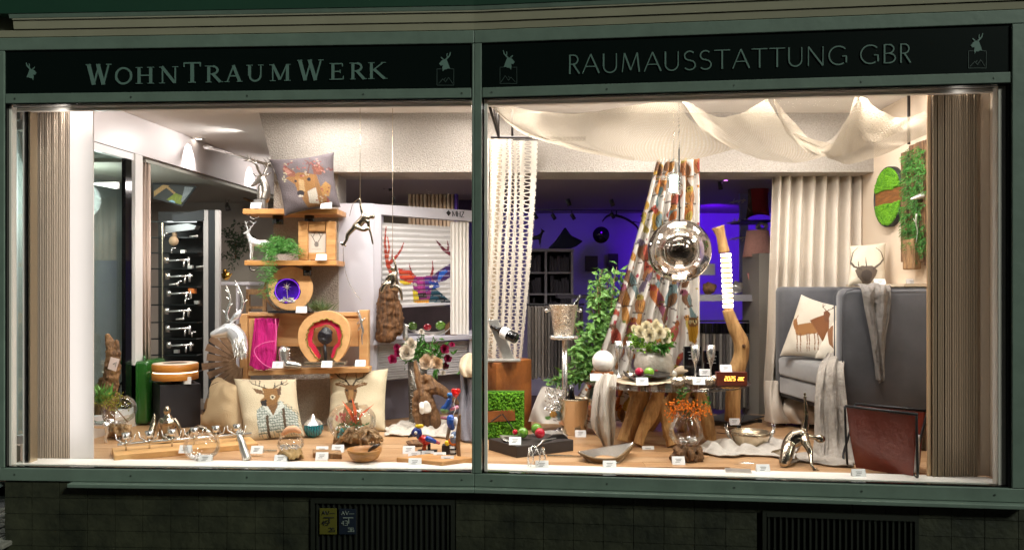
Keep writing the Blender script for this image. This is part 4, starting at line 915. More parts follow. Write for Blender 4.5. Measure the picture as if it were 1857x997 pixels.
m = MB(5.65); m.la(568, 791, prof, 26, wob=.05); m.build('glass_body', mat('turquoise_glass', '177f8c', .1, coat=.5, vs=20, col2='0a4a58', kind='wave'), t); m = MB(5.65); m.la(568, 791, [(17, 22.3), (12, 29), (5, 33), (2, 40), (0, 41)], 26); m.build('silver_cap', silver, t)
# ---------------------------------------------------------------- the three floor cushions
def deer_front(cx, cy, k, tone='8a6238', dark='3a2a1c', lean=0):
    q = lambda x, y: (cx+x*k, cy+y*k)
    S = [('p', [q(-9, -8), q(-30, -14), q(-32, -18), (q(-22, -20)), q(-9, -14)], tone), ('p', [q(9, -8), q(30, -14), q(32, -18), q(22, -20), q(9, -14)], tone),
         ('p', [q(-26, -16), q(-13, -13), q(-18, -18)], 'c9a98c'), ('p', [q(26, -16), q(13, -13), q(18, -18)], 'c9a98c'),
         ('p', [q(-11, -14), q(11, -14), q(12, 0), q(8, 14), q(5, 24), q(-5, 24), q(-8, 14), q(-12, 0)], tone), ('p', [q(-4, -4), q(4, -4), q(5, 14), q(-5, 14)], 'b88a54'),
         ('p', [q(-5, 16), q(5, 16), q(4, 23), q(-4, 23)], '241c1c'), ('e', (q(-8, -3)[0], q(-8, -3)[1], 2.2*k, 2*k, 0), '1a1410'), ('e', (q(8, -3)[0], q(8, -3)[1], 2.2*k, 2*k, 0), '1a1410')]
    for s in (-1, 1):
        for pl, w0, w1 in (([(4, -14), (10, -24), (24, -30), (34, -42), (36, -52)], 3.2, 1), ([(12, -25), (9, -34), (8, -42)], 2, .8), ([(24, -30), (24, -40), (20, -50)], 2, .8), ([(31, -38), (42, -46)], 2, .8), ([(9, -22), (16, -20), (24, -23)], 1.8, .8)):
            S.append(('l', [q(s*x, y) for x, y in pl], w0*k, dark, w1*k))
    return S
S2 = [('p', [(487, 735), (470, 750), (472, 790), (545, 780), (540, 755), (522, 745), (512, 734), (500, 752)], 'cfd2c8')]
for i in range(12): S2.append(('l', [(472, 742+i*4.5), (545, 734+i*4.5)], 1.1, '56685c'))
for i in range(18): S2.append(('l', [(470+i*4.4, 740), (473+i*4.4, 795)], .8, '7d8b80'))
S2 += [('p', [(424, 690), (487, 738), (470, 752), (471, 800), (424, 800)], 'dac8a8'), ('p', [(512, 733), (548, 752), (560, 745), (560, 680), (512, 690)], 'dac8a8'), ('l', [(489, 763), (490, 795)], 5, '5a4630'), ('l', [(518, 750), (521, 782)], 5, '5a4630'),
       ('p', [(478, 742), (488, 736), (500, 758), (515, 735), (520, 745), (506, 760), (498, 763)], 'dfe2d8'), ('p', [(487, 722), (508, 722), (508, 745), (500, 762), (490, 745)], '85603a'),
       ('p', [(480, 712), (508, 712), (512, 728), (504, 742), (488, 745), (478, 742), (477, 735), (484, 728)], '9a6e3c'), ('p', [(477, 736), (488, 733), (488, 745), (479, 744)], '2c2624'),
       ('e', (499, 729, 4.5, 4.5, 0), 'e6d6b8'), ('e', (499, 729, 2.2, 2.2, 0), '2a1c12'), ('p', [(480, 716), (462, 712), (470, 722), (483, 724)], '7a5a3c'), ('p', [(506, 716), (513, 708), (514, 724), (509, 726)], '6a4c34')]
for pl in ([(486, 712), (474, 708), (462, 704), (455, 695)], [(468, 706), (467, 696)], [(474, 708), (475, 698), (470, 693)], [(484, 711), (483, 705)], [(500, 712), (512, 705), (521, 698), (523, 691)], [(512, 705), (520, 705), (525, 700)], [(502, 710), (502, 702)], [(514, 703), (513, 694)]): S2.append(('l', pl, 2, '4a4038', 1))
cushion('cushion', 'beige cushion with a stag in checked shirt and braces', [(424, 686, 5.80), (537, 687, 5.80), (552, 790, 5.58), (444, 803, 5.50)], .075, S2, 'dac8a8')
S1 = [('p', [(384, 712), (392, 704), (398, 716), (399, 728), (386, 730)], '77706a'), ('p', [(380, 728), (398, 728), (394, 745), (386, 756), (377, 758), (376, 744)], '9a7246'), ('e', (386, 749, 3.5, 3, 0), '2a1c14'), ('l', [(384, 712), (380, 706)], 1.3, '4a3a2c'), ('l', [(395, 706), (402, 701), (408, 696)], 1.3, '4a3a2c'), ('l', [(385, 718), (398, 718)], 1.2, '4a4440'), ('l', [(385, 724), (398, 724)], 1.2, '4a4440')]
cushion('cushion', 'tan cushion with a capped deer seen half side on, left of the checked shirt cushion', [(396, 681, 6.0), (437, 700, 5.75), (442, 792, 5.62), (364, 782, 5.85)], .09, S1, 'cdb088')
cushion('cushion', 'beige cushion with a brown stag head behind the large glass bowl', [(597, 674, 6.06), (704, 668, 6.06), (699, 781, 5.86), (594, 784, 5.86)], .075, deer_front(640, 716, .92)+[('p', [(630, 735), (652, 735), (662, 785), (618, 785)], '8a6a44')], 'e0cfae')
# ================================================================ wooden headboard rack
dH = 6.0; t = T('headboard_rack', 'pine headboard frame used as a rack in front of the pillar', 'rack', W(552, 775, dH))
for a, b_, c_, e_ in ((434, 569, 449, 776), (651, 562, 668, 776)): m = MB(); m.b(a, b_, c_, e_, .07, dH); m.build('post', pine, t, smooth=False, bevel=.004)
m = MB(); m.b(450, 569, 650.5, 628, .03, dH+.02); m.build('panel_board', pine, t, smooth=False, bevel=.003)
m = MB(); m.b(449.5, 566, 650.7, 573, .05, dH+.005); m.build('top_rail', pine, t, smooth=False, bevel=.002)
m = MB(); m.pr([(450, 672), (668.5, 666), (668.5, 675), (450, 681)], .14, dH-.08); m.build('lower_shelf', pine, t, smooth=False, bevel=.003)
m = MB(); m.b(451, 579, 459, 672, .03, dH+.01); m.build('inner_slat', pine, t, smooth=False)
m = MB(); m.b(600, 682, 607, 690, .04, dH); m.build('support', pine, t, smooth=False)
def tower(name, label, d, f): pass
# pink towel
m = MB(); loft(m, [[(462, 577, 5.96), (482, 577, 5.96), (506, 577, 5.96)], [(459, 605, 5.93), (480, 606, 5.93), (502, 606, 5.93)], [(455, 640, 5.92), (478, 645, 5.9), (501, 640, 5.92)], [(452, 662, 5.9), (472, 671, 5.9), (498, 665, 5.9)]], 40, 40, .006, 2.2, wr=.018, ws=3)
o = m.build('towel', clothmat('pink_towel', 'd81f86', .1, .8, 200), None, solid=.006); tag(o, 'bright pink towel draped over the left of the pine rack', 'towel')
m = MB(5.87); m.t([(498, 618), (478, 622), (462, 632), (464, 645), (478, 660), (492, 667)], .9, 6, 22); m.t([(499, 578), (501, 600), (499, 640)], 1.0, 6, 8); m2 = m.build('towel_hem', mat('pink_hem', 'e868a8', .8), o); m2.parent = o; m2.location = (0, 0, 0)
# silver boot
d = 5.9; m = MB(d); limb(m, [(514, 636), (515, 650), (517, 659)], [9.5, 9, 8.5], 10, 6); limb(m, [(517, 660), (530, 661), (543, 663)], [8, 7.5, 6], 10, 6); limb(m, [(509, 632), (524, 633)], [3, 3], 6)
for i in range(5): m.t([(518, 637+i*5), (527, 640+i*5)], 1, 5)
o = m.build('baby_boot', silver, remesh=.004, relax=2); tag(o, 'shiny silver lace up boot on the lower shelf of the pine rack', 'boot ornament')
# agate slice 1
d = 5.93; t = T('wood_slice_light', 'round wood slice with a violet crystal centre on top of the pine rack', 'ornament', W(525, 567, d))
def ring(outer, inner, d, dep, name, mt, t):
    m = MB(d); n = len(outer); V = []
    for dd in (0, dep):
        V += [W(p[0], p[1], d+dd) for p in outer]+[W(p[0], p[1], d+dd) for p in inner]
    Fc = []
    for i in range(n):
        j = (i+1) % n; Fc += [(i, n+i, n+j, j), (2*n+i, 2*n+j, 3*n+j, 3*n+i), (i, j, 2*n+j, 2*n+i), (n+i, 3*n+i, 3*n+j, n+j)]
    m.add(V, Fc); return m.build(name, mt, t, smooth=False, bevel=.003)
circ = lambda cx, cy, rx, ry, n=40, w=.0, s=1: [(cx+rx*(1+w*sin(5*a*s)+w*.7*sin(11*a+1))*cos(a), cy+ry*(1+w*sin(5*a*s)+w*.7*sin(11*a+1))*sin(a)) for a in [2*pi*i/n for i in range(n)]]
ring(circ(527, 523, 41, 40), circ(521, 527, 24, 23, w=.04), d, .08, 'wood_slice', slice_wood, t)
ring(circ(521, 526, 43, 41), circ(523, 525, 40.5, 39.5), d+.012, .07, 'bark_rim', bark, t)
m = MB(d+.03); m.pr(circ(521, 527, 25, 24), .01); m.build('violet_centre', mat('violet_crystal', '5a28d8', .2, vs=9, col2='281058'), t, smooth=False)
m = MB(d+.028); m.t(circ(521, 527, 22, 21)+[(543, 527)], .6, 5); m.build('violet_led', mat('violet_led', (.3, .05, 1, 1), emit=1.0), t)
m = MB(d+.02); rn = random.Random(3)
for a in range(8): m.t([(520, 520), (520+8*cos(a*.785), 520+8*sin(a*.785))], [1, .4], 4)
m.t([(520, 520), (522, 548)], .8, 4)
for i in range(26): m.s((521+rn.uniform(-14, 14), 543+rn.uniform(-3, 4), -.02), rn.uniform(1.5, 3), 6, 4)
m.build('tree_inlay', silver, t, smooth=False)
m = MB(); m.b(486, 564, 562, 567.5, .12, d-.05); m.build('slate_base', black, t, smooth=False)
# agate slice 2, horseshoe
d = 5.86; t = T('wood_slice_light', 'horseshoe wood slice with pink and orange resin around a black stone', 'ornament', W(590, 664, d))
out = [(567, 660), (552, 645), (542, 625), (541, 600), (552, 580), (570, 568), (590, 563), (612, 568), (628, 582), (635, 602), (632, 625), (624, 642), (612, 656)]
o1 = [tuple(v)[:2] for v in [Vector((a, b, 0)) for a, b in out]]
sc_ = lambda k, w: [((x-590)*k+590+w*sin(i*2.7), (y-614)*k+614+w*cos(i*3.9)) for i, (x, y) in enumerate(out)]
inn = sc_(.68, 1.0); inn2 = sc_(.50, 1.6)
inn[0] = (577, 652); inn[-1] = (603, 651); inn2[0] = (581, 646); inn2[-1] = (600, 646)
def strip(A, B, dd, dep, name, mt):
    A = [(p.x, p.y) for p in catmull([(a, b, 0) for a, b in A], 40)]; B = [(p.x, p.y) for p in catmull([(a, b, 0) for a, b in B], 40)]
    m = MB(d+dd); m.pr(A+B[::-1], dep); return m.build(name, mt, t, smooth=False, bevel=.002)
strip(out, inn, 0, .06, 'wood_slice', slice_wood); strip(inn, inn2, .012, .03, 'resin_ring', mat('pink_resin', 'e0206a', .25, vs=9, col2='e04a3a', coat=.4))
m = MB(d-.002); rn = random.Random(6)
ip = catmull([(a, b, 0) for a, b in inn], 60); m.t([(p.x+rn.uniform(-2, 2), p.y+rn.uniform(-2, 2)) for p in ip], 1.3, 5); m.build('bark_line', mat('olive_line', '8a7430', .8), t)
m = MB(d-.03); m.s((590, 609), (14, 6, 15)); m.noise(.012, 30); m.build('black_stone', mat('black_stone', '1c1a20', .3, bump=1, bs=40), t, smooth=False); m = MB(d-.03); m.t([(589, 625), (591, 657)], 3, 6); m.build('stone_stem', black, t)
m = MB(); m.b(551, 656, 625, 662, .12, d-.05); m.build('metal_base', steel, t, smooth=False, bevel=.002)
pcard(592, 666, 'white card before the horseshoe wood slice', 5.76); pcard(653, 664, 'white card at the right end of the pine rack shelf', 5.86); pcard(503, 667, 'white card under the pink towel beside the silver boot', 5.82); pcard(546, 567, 'white card beside the round violet wood slice', 5.85)
# silver monkeys hanging on the post
t = T('climbing_figurine', 'silver climbing pair hanging from the right post of the pine rack', 'figurine', W(654, 625, 5.97)); m = MB(5.96)
limb(m, [(651, 568), (654, 580), (655, 590)], [2.5, 3.5, 3], 7, 6); m.s((650, 566), 3); limb(m, [(655, 590), (658, 600), (656, 610), (657, 624)], [3, 2.5, 1.8, 1.2], 7, 8); limb(m, [(654, 580), (648, 587)], [2, 1.5]); limb(m, [(655, 590), (650, 598)], [2.5, 1.5]); limb(m, [(657, 582), (662, 576)], [1.6, 1.2]); m.build('figure', silver, t, remesh=.003)
# ---------------------------------------------------------------- shelves on the pillar
shelf_m = mat('shelf_oak', 'd39a5a', .45, vs=4, col2='b47c40', stretch=(1, 8, 8))
for i, (a, b_, c_, e_, lab) in enumerate(((440, 378.5, 612, 388, 'upper oak shelf board on the pillar with the stag bust'), (443, 472, 610, 481, 'lower oak shelf board on the pillar with the small silver stag'))):
    t = T('wall_shelf', lab, 'shelf', W(526, e_, 5.85), 'oak shelves on the pillar'); m = MB(); m.b(a, b_, c_, e_, .30, 5.82); m.build('shelf_board', shelf_m, t, smooth=False, bevel=.003)
    for x, r in (((504, 10), (561, 9)) if i == 0 else ((557, 8),)):
        m = MB(5.95); m.la(x, e_+1, [(0, -18), (r, -18), (r, -1), (0, -1)], 20); m.build('bracket_knob', gloss_black, t)
    m = MB(5.84); y0 = e_+2; m.t([(452, y0), (455, y0+6), (462, y0+8), (470, y0+2)], [1.5, 2.5, 2, 1], 6, 8); m.build('hook', mat('dark_silver2', '6e6862', .3, 1), t)
# stag bust
d = 5.9; t = T('stag_bust', 'silver stag bust with big antlers on the upper shelf', 'bust', W(473, 378, d)); m = MB(); m.b(460, 362, 480, 377.5, .08, d-.04); m.build('plinth', mat('grey_plinth', '77736f', .4), t, smooth=False, bevel=.002)
m = MB(d); limb(m, [(480, 360), (483, 345), (478, 328), (474, 322)], [9, 8, 7, 6], 10, 8); limb(m, [(473, 361), (473, 340)], [7, 6], 8); limb(m, [(474, 322), (466, 330), (457, 337)], [6.5, 4.5, 2.5], 9, 6); limb(m, [(482, 318), (492, 313)], [2.5, 1.2]); limb(m, [(465, 319), (459, 315)], [2, 1])
for sd, pts in ((-1, [(474, 318, -.02), (468, 308, -.05), (464, 298, -.08), (452, 292, -.1), (441, 292, -.1)]), (1, [(478, 317, .03), (483, 306, .06), (486, 298, .08), (492, 296, .1), (495, 288, .1)])):
    m.t(pts, [2.6, 2.4, 2.2, 1.8, 1], 7, 14)
    for i in (1, 2, 3): p = pts[i]; m.t([p, (p[0]-3*sd-6, p[1]-12, p[2])], [1.8, .7], 6); m.t([p, (p[0]+5, p[1]-12, p[2])], [1.6, .6], 6)
m.build('stag_head', mat('bust_silver', 'a19a92', .32, .85, bump=.2, bs=50), t, remesh=.0045, relax=2)
# small silver stag on the lower shelf
stag('silver_stag', 'small silver stag standing on the lower shelf left of the fern', 468, 471.5, 70, glitter, flip=-1, d=5.86)
# cushion on the top shelf
S = [('p', [(523, 328), (547, 318), (578, 322), (588, 350), (604, 372), (560, 378), (548, 356), (540, 340)], 'a8743a'), ('p', [(540, 326), (575, 322), (577, 342), (562, 352), (556, 360), (546, 356), (541, 342)], 'b8803e'), ('p', [(546, 330), (556, 332), (558, 352), (548, 352)], 'd8b07a'),
     ('p', [(562, 352), (578, 345), (582, 372), (565, 372)], 'e6dac6'), ('e', (550, 355, 6.5, 5, 0), '2a2024'), ('e', (565, 331, 3.4, 3, 0), '2c2430'), ('e', (541, 334, 2.2, 2.4, 0), '2c2430'), ('e', (550, 360, 5, 2, 0), 'e8dcc8'), ('p', [(517, 310), (525, 308), (540, 318), (540, 326), (527, 325), (519, 318)], '9a5a44'), ('p', [(519, 312), (525, 311), (535, 319), (526, 322)], 'c88a78'),
     ('p', [(570, 308), (580, 303), (592, 310), (586, 322), (574, 322)], '9a5a44'), ('e', (581, 312, 6, 5, .3), 'b8705a'), ('p', [(585, 345), (594, 334), (603, 340), (600, 360), (588, 358)], 'c8924a'), ('l', [(563, 319), (565, 305), (562, 298), (556, 295)], 2.4, '7a4430', 1.5), ('l', [(565, 305), (573, 296)], 2, '7a4430', 1)]
rn = random.Random(12)
for i in range(70):
    a = rn.choice(((528, 305), (545, 312), (562, 300), (578, 302), (560, 318), (588, 312), (595, 352), (590, 365))); S.append(('e', (a[0]+rn.gauss(0, 6), a[1]+rn.gauss(0, 4.5), rn.uniform(1, 2.4), rn.uniform(1, 2), 0), rn.choice(('b86a5a', 'd89a8a', '8a3f34', 'c8b090', 'a85048'))))
for i in range(10): S.append(('e', (524+rn.gauss(0, 3), 326+rn.gauss(0, 7), 1.6, 1.4, 0), 'd8d0a8'))
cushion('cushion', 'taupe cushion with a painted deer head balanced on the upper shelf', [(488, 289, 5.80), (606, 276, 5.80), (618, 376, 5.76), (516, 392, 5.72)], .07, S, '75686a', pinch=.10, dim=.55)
pcard(463, 378, 'white card in front of the stag bust plinth', 5.82); pcard(591, 378, 'white card under the deer cushion on the upper shelf', 5.7); pcard(582, 472, 'white card leaning on the thick wooden picture frame', 5.8)
# fern hanging over the lower shelf
rn = random.Random(21); t = T('fern_plant', 'feathery green fern trailing over the lower shelf edge', 'plant', W(515, 471, 5.85)); m = MB(5.85)
for i in range(110):
    a = rn.uniform(-1, 1); px, py = 508+rn.gauss(0, 9), 462; tip = (px+a*34+rn.gauss(0, 5), py-rn.uniform(4, 28)+abs(a)*12, rn.uniform(-.12, .05))
    if i % 3 == 0: tip = (500-rn.uniform(0, 32), 480+rn.uniform(5, 60), -.08)
    c = catmull([m.W((px, py, 0)), m.W(((px+tip[0])/2, min(py, tip[1])-10, -.08)), m.W(tip)], 12)
    for j in range(2, 12):
        for s in (-1, 1): m.leaf(c[j], Vector((s*.7, -.3, -.5+rn.uniform(-.3, .6))), .028, .006)
m.build('fronds', mat('fern_bright', '5a9a3a', .6, vs=12, col2='2c6a20'), t, smooth=False)
t = T('grass_tuft', 'small grey green grass tuft between the two wood slices', 'plant', W(582, 567, 5.95)); m = MB(5.93)
for i in range(120): m.leaf(m.W((582+rn.gauss(0, 7), 565)), (rn.uniform(-1.3, 1.3), rn.uniform(-.8, .2), 1), rn.uniform(.06, .13), .006)
m.build('blades', mat('grey_grass', '6f8a58', .6, var=.5, vs=20), t, smooth=False)
# picture frame
d = 5.9; t = T('framed_drawing', 'chunky oak frame with a small antler drawing on the lower shelf', 'picture frame', W(574, 471, d))
for a, b_, c_, e_, x in ((540.5, 401, 558, 471.5, 0), (591, 401, 608, 471.5, 0), (559, 402, 590, 419, .004), (559, 458, 590, 471, .004)): m = MB(); m.b(a, b_, c_, e_, .05, d-.02+x); m.build('frame_bar', oak, t, smooth=False, bevel=.005)
m = MB(d); P0 = [W(*p, d+.01) for p in ((558.5, 419.5), (590.5, 419.5), (590.5, 457.8), (558.5, 457.8))]
m.sheet(lambda u, v: (P0[0]*(1-u)+P0[1]*u)*(1-v)+(P0[3]*(1-u)+P0[2]*u)*v, 50, 60); paint(m, 0, len(m.v), [('l', [(572, 440), (567, 430), (571, 422)], 1.2, '5a5048'), ('l', [(576, 440), (582, 430), (578, 422)], 1.2, '5a5048'), ('l', [(568, 432), (564, 426)], 1, '5a5048'), ('l', [(581, 431), (585, 425)], 1, '5a5048'), ('e', (574, 443, 4, 5, 0), '8a8078'), ('l', [(566, 452), (582, 452)], 1, '9a9088')], 'd8cabb'); m.build('picture', print_flat, t)
# silver deer head (big) and the wooden fan
t = T('deer_head', 'large silver deer head with tall antlers left of the pine rack', 'deer head', W(425, 655, 5.75)); m = MB(5.75)
m.s((414, 598), (14, 10, 12), 16, 10, .35); limb(m, [(412, 597, -.01), (398, 602, -.03), (386, 606, -.04)], [11.5, 8.5, 5.5], 12, 8); limb(m, [(408, 606), (392, 610, -.03)], [7, 3.5]); limb(m, [(420, 598), (432, 612), (436, 634)], [13, 15, 14], 12, 6)
limb(m, [(420, 582, .0), (430, 572, -.01), (438, 561, 0)], [3.5, 7, 2], 8, 8)
m.build('head', mat('deer_silver', 'e2e2e4', .25, .6, bump=.1, bs=30), t, remesh=.005, relax=2)
m = MB(5.72); rn = random.Random(31)
for i in range(170):
    a = rn.uniform(-.2, 1.3); p = m.W((430+14*sin(a)+rn.uniform(-4, 4), 608+rn.uniform(0, 34), -.05+rn.uniform(-.03, .01))); m.leaf(p, (rn.uniform(-.2, .4), -.45, -1), .045, .007, fold=.5)
m.build('neck_fur', satin, t, smooth=False)
for pts in ([(414, 582), (411, 570), (414, 560), (418, 545), (415, 530), (410, 518)], [(422, 580), (434, 568), (440, 553), (438, 535), (432, 520), (426, 508)]):
    m = MB(5.75); m.t(pts, [3.4, 3, 2.8, 2.4, 1.8, 1], 8, 20)
    for i, (a, b_) in ((1, (-7, -7)), (2, (8, -10)), (3, (-8, -6)), (4, (-7, -4))): p = pts[i]; m.t([p, (p[0]+a, p[1]+b_)], [2, .8], 6)
    m.build('antler', silver, t)
t = T('wooden_fan', 'fan of weathered wooden slats behind the silver deer head', 'wood ornament', W(432, 700, 5.95))
for i in range(12):
    a = radians(98+i*15); cx, cy = 438, 655; r0, r1 = 12, 68+5*sin(i*2.3); m = MB(5.93+.004*i); ux, uy = cos(a), -sin(a); nx, ny = uy*6.5, -ux*6.5
    m.pr([(cx+ux*r0-nx*.4, cy+uy*r0-ny*.4), (cx+ux*r1-nx, cy+uy*r1-ny), (cx+ux*r1+nx, cy+uy*r1+ny), (cx+ux*r0+nx*.4, cy+uy*r0+ny*.4)], .02)
    m.build('slat', mat('weathered_slat', '96765a', .8, vs=6, col2='5f4836', bump=.6), t, smooth=False)
# ================================================================ showcase with the printed blind
K0, K1 = Vector((-1.0575, 6.15)), Vector((-.338, 6.70))
def pd(px):
    a = (px-CX)/F; t_ = (K0.x-K0.y*a)/((K1.y-K0.y)*a-(K1.x-K0.x)); return K0.y+(K1.y-K0.y)*t_
def PM(px, py, off=0): return W(px, py, pd(px)+off)
def pmq(m, q, th, off=0):       # quad on the showcase front, extruded backwards
    P = [PM(x, y, off) for x, y in q]; nb = Vector((.2, th, 0)) if 0 else Vector((0, th, 0)); return m.hexa([P[3], P[2], P[2]+nb, P[3]+nb, P[0], P[1], P[1]+nb, P[0]+nb])
offwhite = mat('showcase_white', 'bcb8be', .5)
sh = T('blind_showcase', 'white showcase box with printed pleated blind and brand header', 'display case', (K0.x, K0.y, EYE+ZF))
m = MB(); pmq(m, [(678, 370), (860, 382), (860, 401.5), (678, 388)], .12); m.build('header', offwhite, sh, smooth=False)
m = MB(); pmq(m, [(678, 388.3), (691, 389), (691, 616), (678, 617)], .12); m.build('left_post', offwhite, sh, smooth=False)
m = MB(); pmq(m, [(677, 617.3), (860, 607.6), (860, 614), (677, 625)], .85, -.05); m.build('ledge', mat('ledge_grey', 'b4b1ba', .4), sh, smooth=False)
for k_ in range(14):
    y0, y1 = 626+k_*4.6, 626+(k_+1)*4.6; yy = lambda y, px: 522+(y-522)*(1-.088*(px-678)/177)
    m = MB(); pmq(m, [(684, yy(y0+.4, 684)), (850, yy(y0+.4, 850)), (850, yy(y1-.3, 850)), (684, yy(y1-.3, 684))], .02, .05+.004*(k_ % 2)); m.build('louvre', mat('louvre_grey', 'b5b2b2', .5), sh, smooth=False, bevel=.003)
m = MB(); pmq(m, [(677, 625.3), (683.5, 625), (683.5, 760), (677, 762)], .1, .01); pmq(m, [(850.5, 614.3), (860, 614), (860, 735), (850.5, 736)], .1, .02); m.build('lower_post', offwhite, sh, smooth=False)
m = MB(); pmq(m, [(684, 691), (850, 676), (850, 745), (684, 762)], .02, .16); m.build('lower_recess', mat('recess_grey', '6a6670', .6), sh, smooth=False)
m = MB(); a, b_ = W(614, 368.5, 6.135), W(677.6, 370, 6.149); z0 = EYE+ZF
m.hexa([(a.x, a.y, z0), (b_.x, b_.y, z0), (b_.x, b_.y+.04, z0), (a.x, a.y+.04, z0), a, (b_.x, b_.y, a.z), (b_.x, b_.y+.04, a.z), (a.x, a.y+.04, a.z)]); m.build('side_panel', offwhite, sh, smooth=False)
bl = MB(); i0 = 0; P0 = [PM(692, 404, .05), PM(817, 411, .05), PM(817, 548, .05), PM(692, 556, .05)]
def bf(u, v):
    p = (P0[0]*(1-u)+P0[1]*u)*(1-v)+(P0[3]*(1-u)+P0[2]*u)*v; return p+Vector((0, -.010*abs(((v*15) % 1)*2-1), 0))
bl.sheet(bf, 150, 151)
R_ = []
def bp(pl, c): R_.append(('p', pl, c))
def bln(pl, w0, c, w1): R_.append(('l', pl, w0, c, w1))
bln([(712, 498), (703, 480), (700, 462), (698, 440), (700, 412)], 9, 'b8442a', 2); bln([(702, 470), (706, 450), (703, 430)], 5, 'c8583a', 1.5); bln([(706, 478), (718, 466), (728, 452), (732, 440)], 7, 'b03a24', 1.5); bln([(711, 470), (712, 450)], 3, '9a3426', 1)
bln([(748, 500), (744, 488), (742, 478)], 5, '8f3030', 1); bln([(782, 502), (785, 488), (784, 472)], 6, '9a2c34', 1); bln([(820, 462), (806, 454), (796, 442), (791, 436)], 8, '6a2030', 1.5); bln([(812, 458), (813, 446), (811, 436)], 5, '7a2434', 1)
bp([(722, 486), (742, 490), (755, 500), (750, 512), (738, 514), (725, 505)], 'c23a22'); bp([(725, 492), (744, 497), (748, 503), (730, 502)], 'e0582a'); bp([(722, 506), (740, 512), (748, 514), (736, 518), (726, 513)], 'd8b82a')
bp([(780, 504), (796, 490), (817, 478), (820, 500), (806, 510), (792, 512)], '4a2a6a'); bp([(793, 507), (797, 494), (808, 488), (812, 492), (804, 500), (796, 511)], '2a6ad0')
bp([(752, 502), (780, 500), (790, 512), (788, 530), (782, 545), (750, 548), (750, 525), (748, 512)], '8a2a70'); bp([(756, 504), (768, 502), (766, 530), (758, 530)], 'b03488'); bp([(770, 503), (782, 503), (786, 522), (772, 530)], '5a2a8a')
bp([(748, 524), (758, 530), (760, 546), (750, 548)], 'd8c02a'); bp([(757, 532), (772, 530), (775, 540), (760, 541)], '2a1420'); bp([(752, 544), (778, 542), (778, 549), (752, 549)], 'e8a030'); bp([(784, 518), (796, 528), (812, 542), (820, 548), (778, 548)], '16485a'); bp([(792, 534), (820, 548), (800, 549)], '10202a'); bp([(776, 510), (794, 512), (798, 520), (786, 524)], '2a50a8')
R_.append(('e', (753, 516, 4, 2.5, .5), 'e8e0d0')); R_.append(('e', (782, 519, 4, 2.5, -.4), 'e8e0d0'))
for i in range(15): R_.append(('l', [(690, 414+i*9.3), (820, 420+i*8.9)], .8, 'b8b4b2'))
paint(bl, 0, len(bl.v), R_, 'd6d2cf'); bl.build('printed_blind', clothmat('blind_print', 'ffffff', .15, 0, attr=True), sh, smooth=False)
m = MB(); pmq(m, [(692, 556.5), (817, 548.5), (817, 552), (692, 560)], .015, .035); m.build('blind_rail', offwhite, sh, smooth=False)
m = MB()
for i in range(11): x = 817+i*3.3; m.v += [PM(x, 402, .03+(.012 if i % 2 else 0)), PM(x, 606, .03+(.012 if i % 2 else 0))]
m.f = [(2*i, 2*i+1, 2*i+3, 2*i+2) for i in range(10)]; m.build('side_blind', mat('vertical_blind_white', 'e2dcd4', .7), sh, smooth=False, solid=.003)
m = MB(); pmq(m, [(809, 386), (813.5, 381), (818, 386.5), (813.5, 392)], .001, -.004); m.build('diamond_logo', black, sh, smooth=False)
for ch, x0, st in (('M', 821, [((0, 10), (0, 0), 1.6), ((0, 0), (3.2, 9), 1.2), ((3.2, 9), (6.5, 0), .6), ((6.5, 0), (6.5, 10), 1.6)]), ('H', 829.5, [((0, 0), (0, 10), 1.5), ((5, 0), (5, 10), 1.5), ((0, 5), (5, 5), .7)]), ('Z', 836.5, [((0, 0), (5, 0), .9), ((5, 0), (0, 10), 1.5), ((0, 10), (5, 10), .9)])):
    m = MB()
    for k_, (a, b_, w_) in enumerate(st):
        y0 = 382.5+(x0-821)*.09; dx_, dy_ = b_[0]-a[0], b_[1]-a[1]; L = sqrt(dx_*dx_+dy_*dy_); nx, ny = -dy_/L*w_/2, dx_/L*w_/2
        pmq(m, [(x0+a[0]+nx, y0+a[1]+ny), (x0+b_[0]+nx, y0+b_[1]+ny), (x0+b_[0]-nx, y0+b_[1]-ny), (x0+a[0]-nx, y0+a[1]-ny)], .001, -.004-.0003*k_)
    m.build('letter', black, sh, smooth=False)
# inside and on the ledge
dk = 6.25
m = MB(dk+.15); tag(m.b(700, 556, 850, 607, .02, 7.1).build('mirror_panel', mat('dark_mirror', '55484c', .35, var=.5, vs=6), smooth=False), 'dark reflecting panel behind the showcase ledge', 'panel')
d = pd(700)-.06
m = MB(d); limb(m, [(700, 612), (702, 570), (706, 530), (712, 506)], [19, 16, 16, 10], 10, 12); limb(m, [(722, 600), (722, 570), (716, 545)], [9, 10, 9], 8, 8); limb(m, [(690, 610), (692, 560), (698, 520)], [8, 9, 9], 8, 8); m.s((694, 556), 5, 8, 6)
z0 = PM(700, 618).z
for v in m.v: v.z = max(v.z, z0)
tag(m.build('tree_trunk', bark, remesh=.009, disp=.035, dscale=.03, relax=1), 'dark bark trunk on the showcase ledge carrying the silver acrobat', 'trunk')
def wire(m, px, d, y0, y1): m.t([(px, y0), (px, y1)], .45, 5)
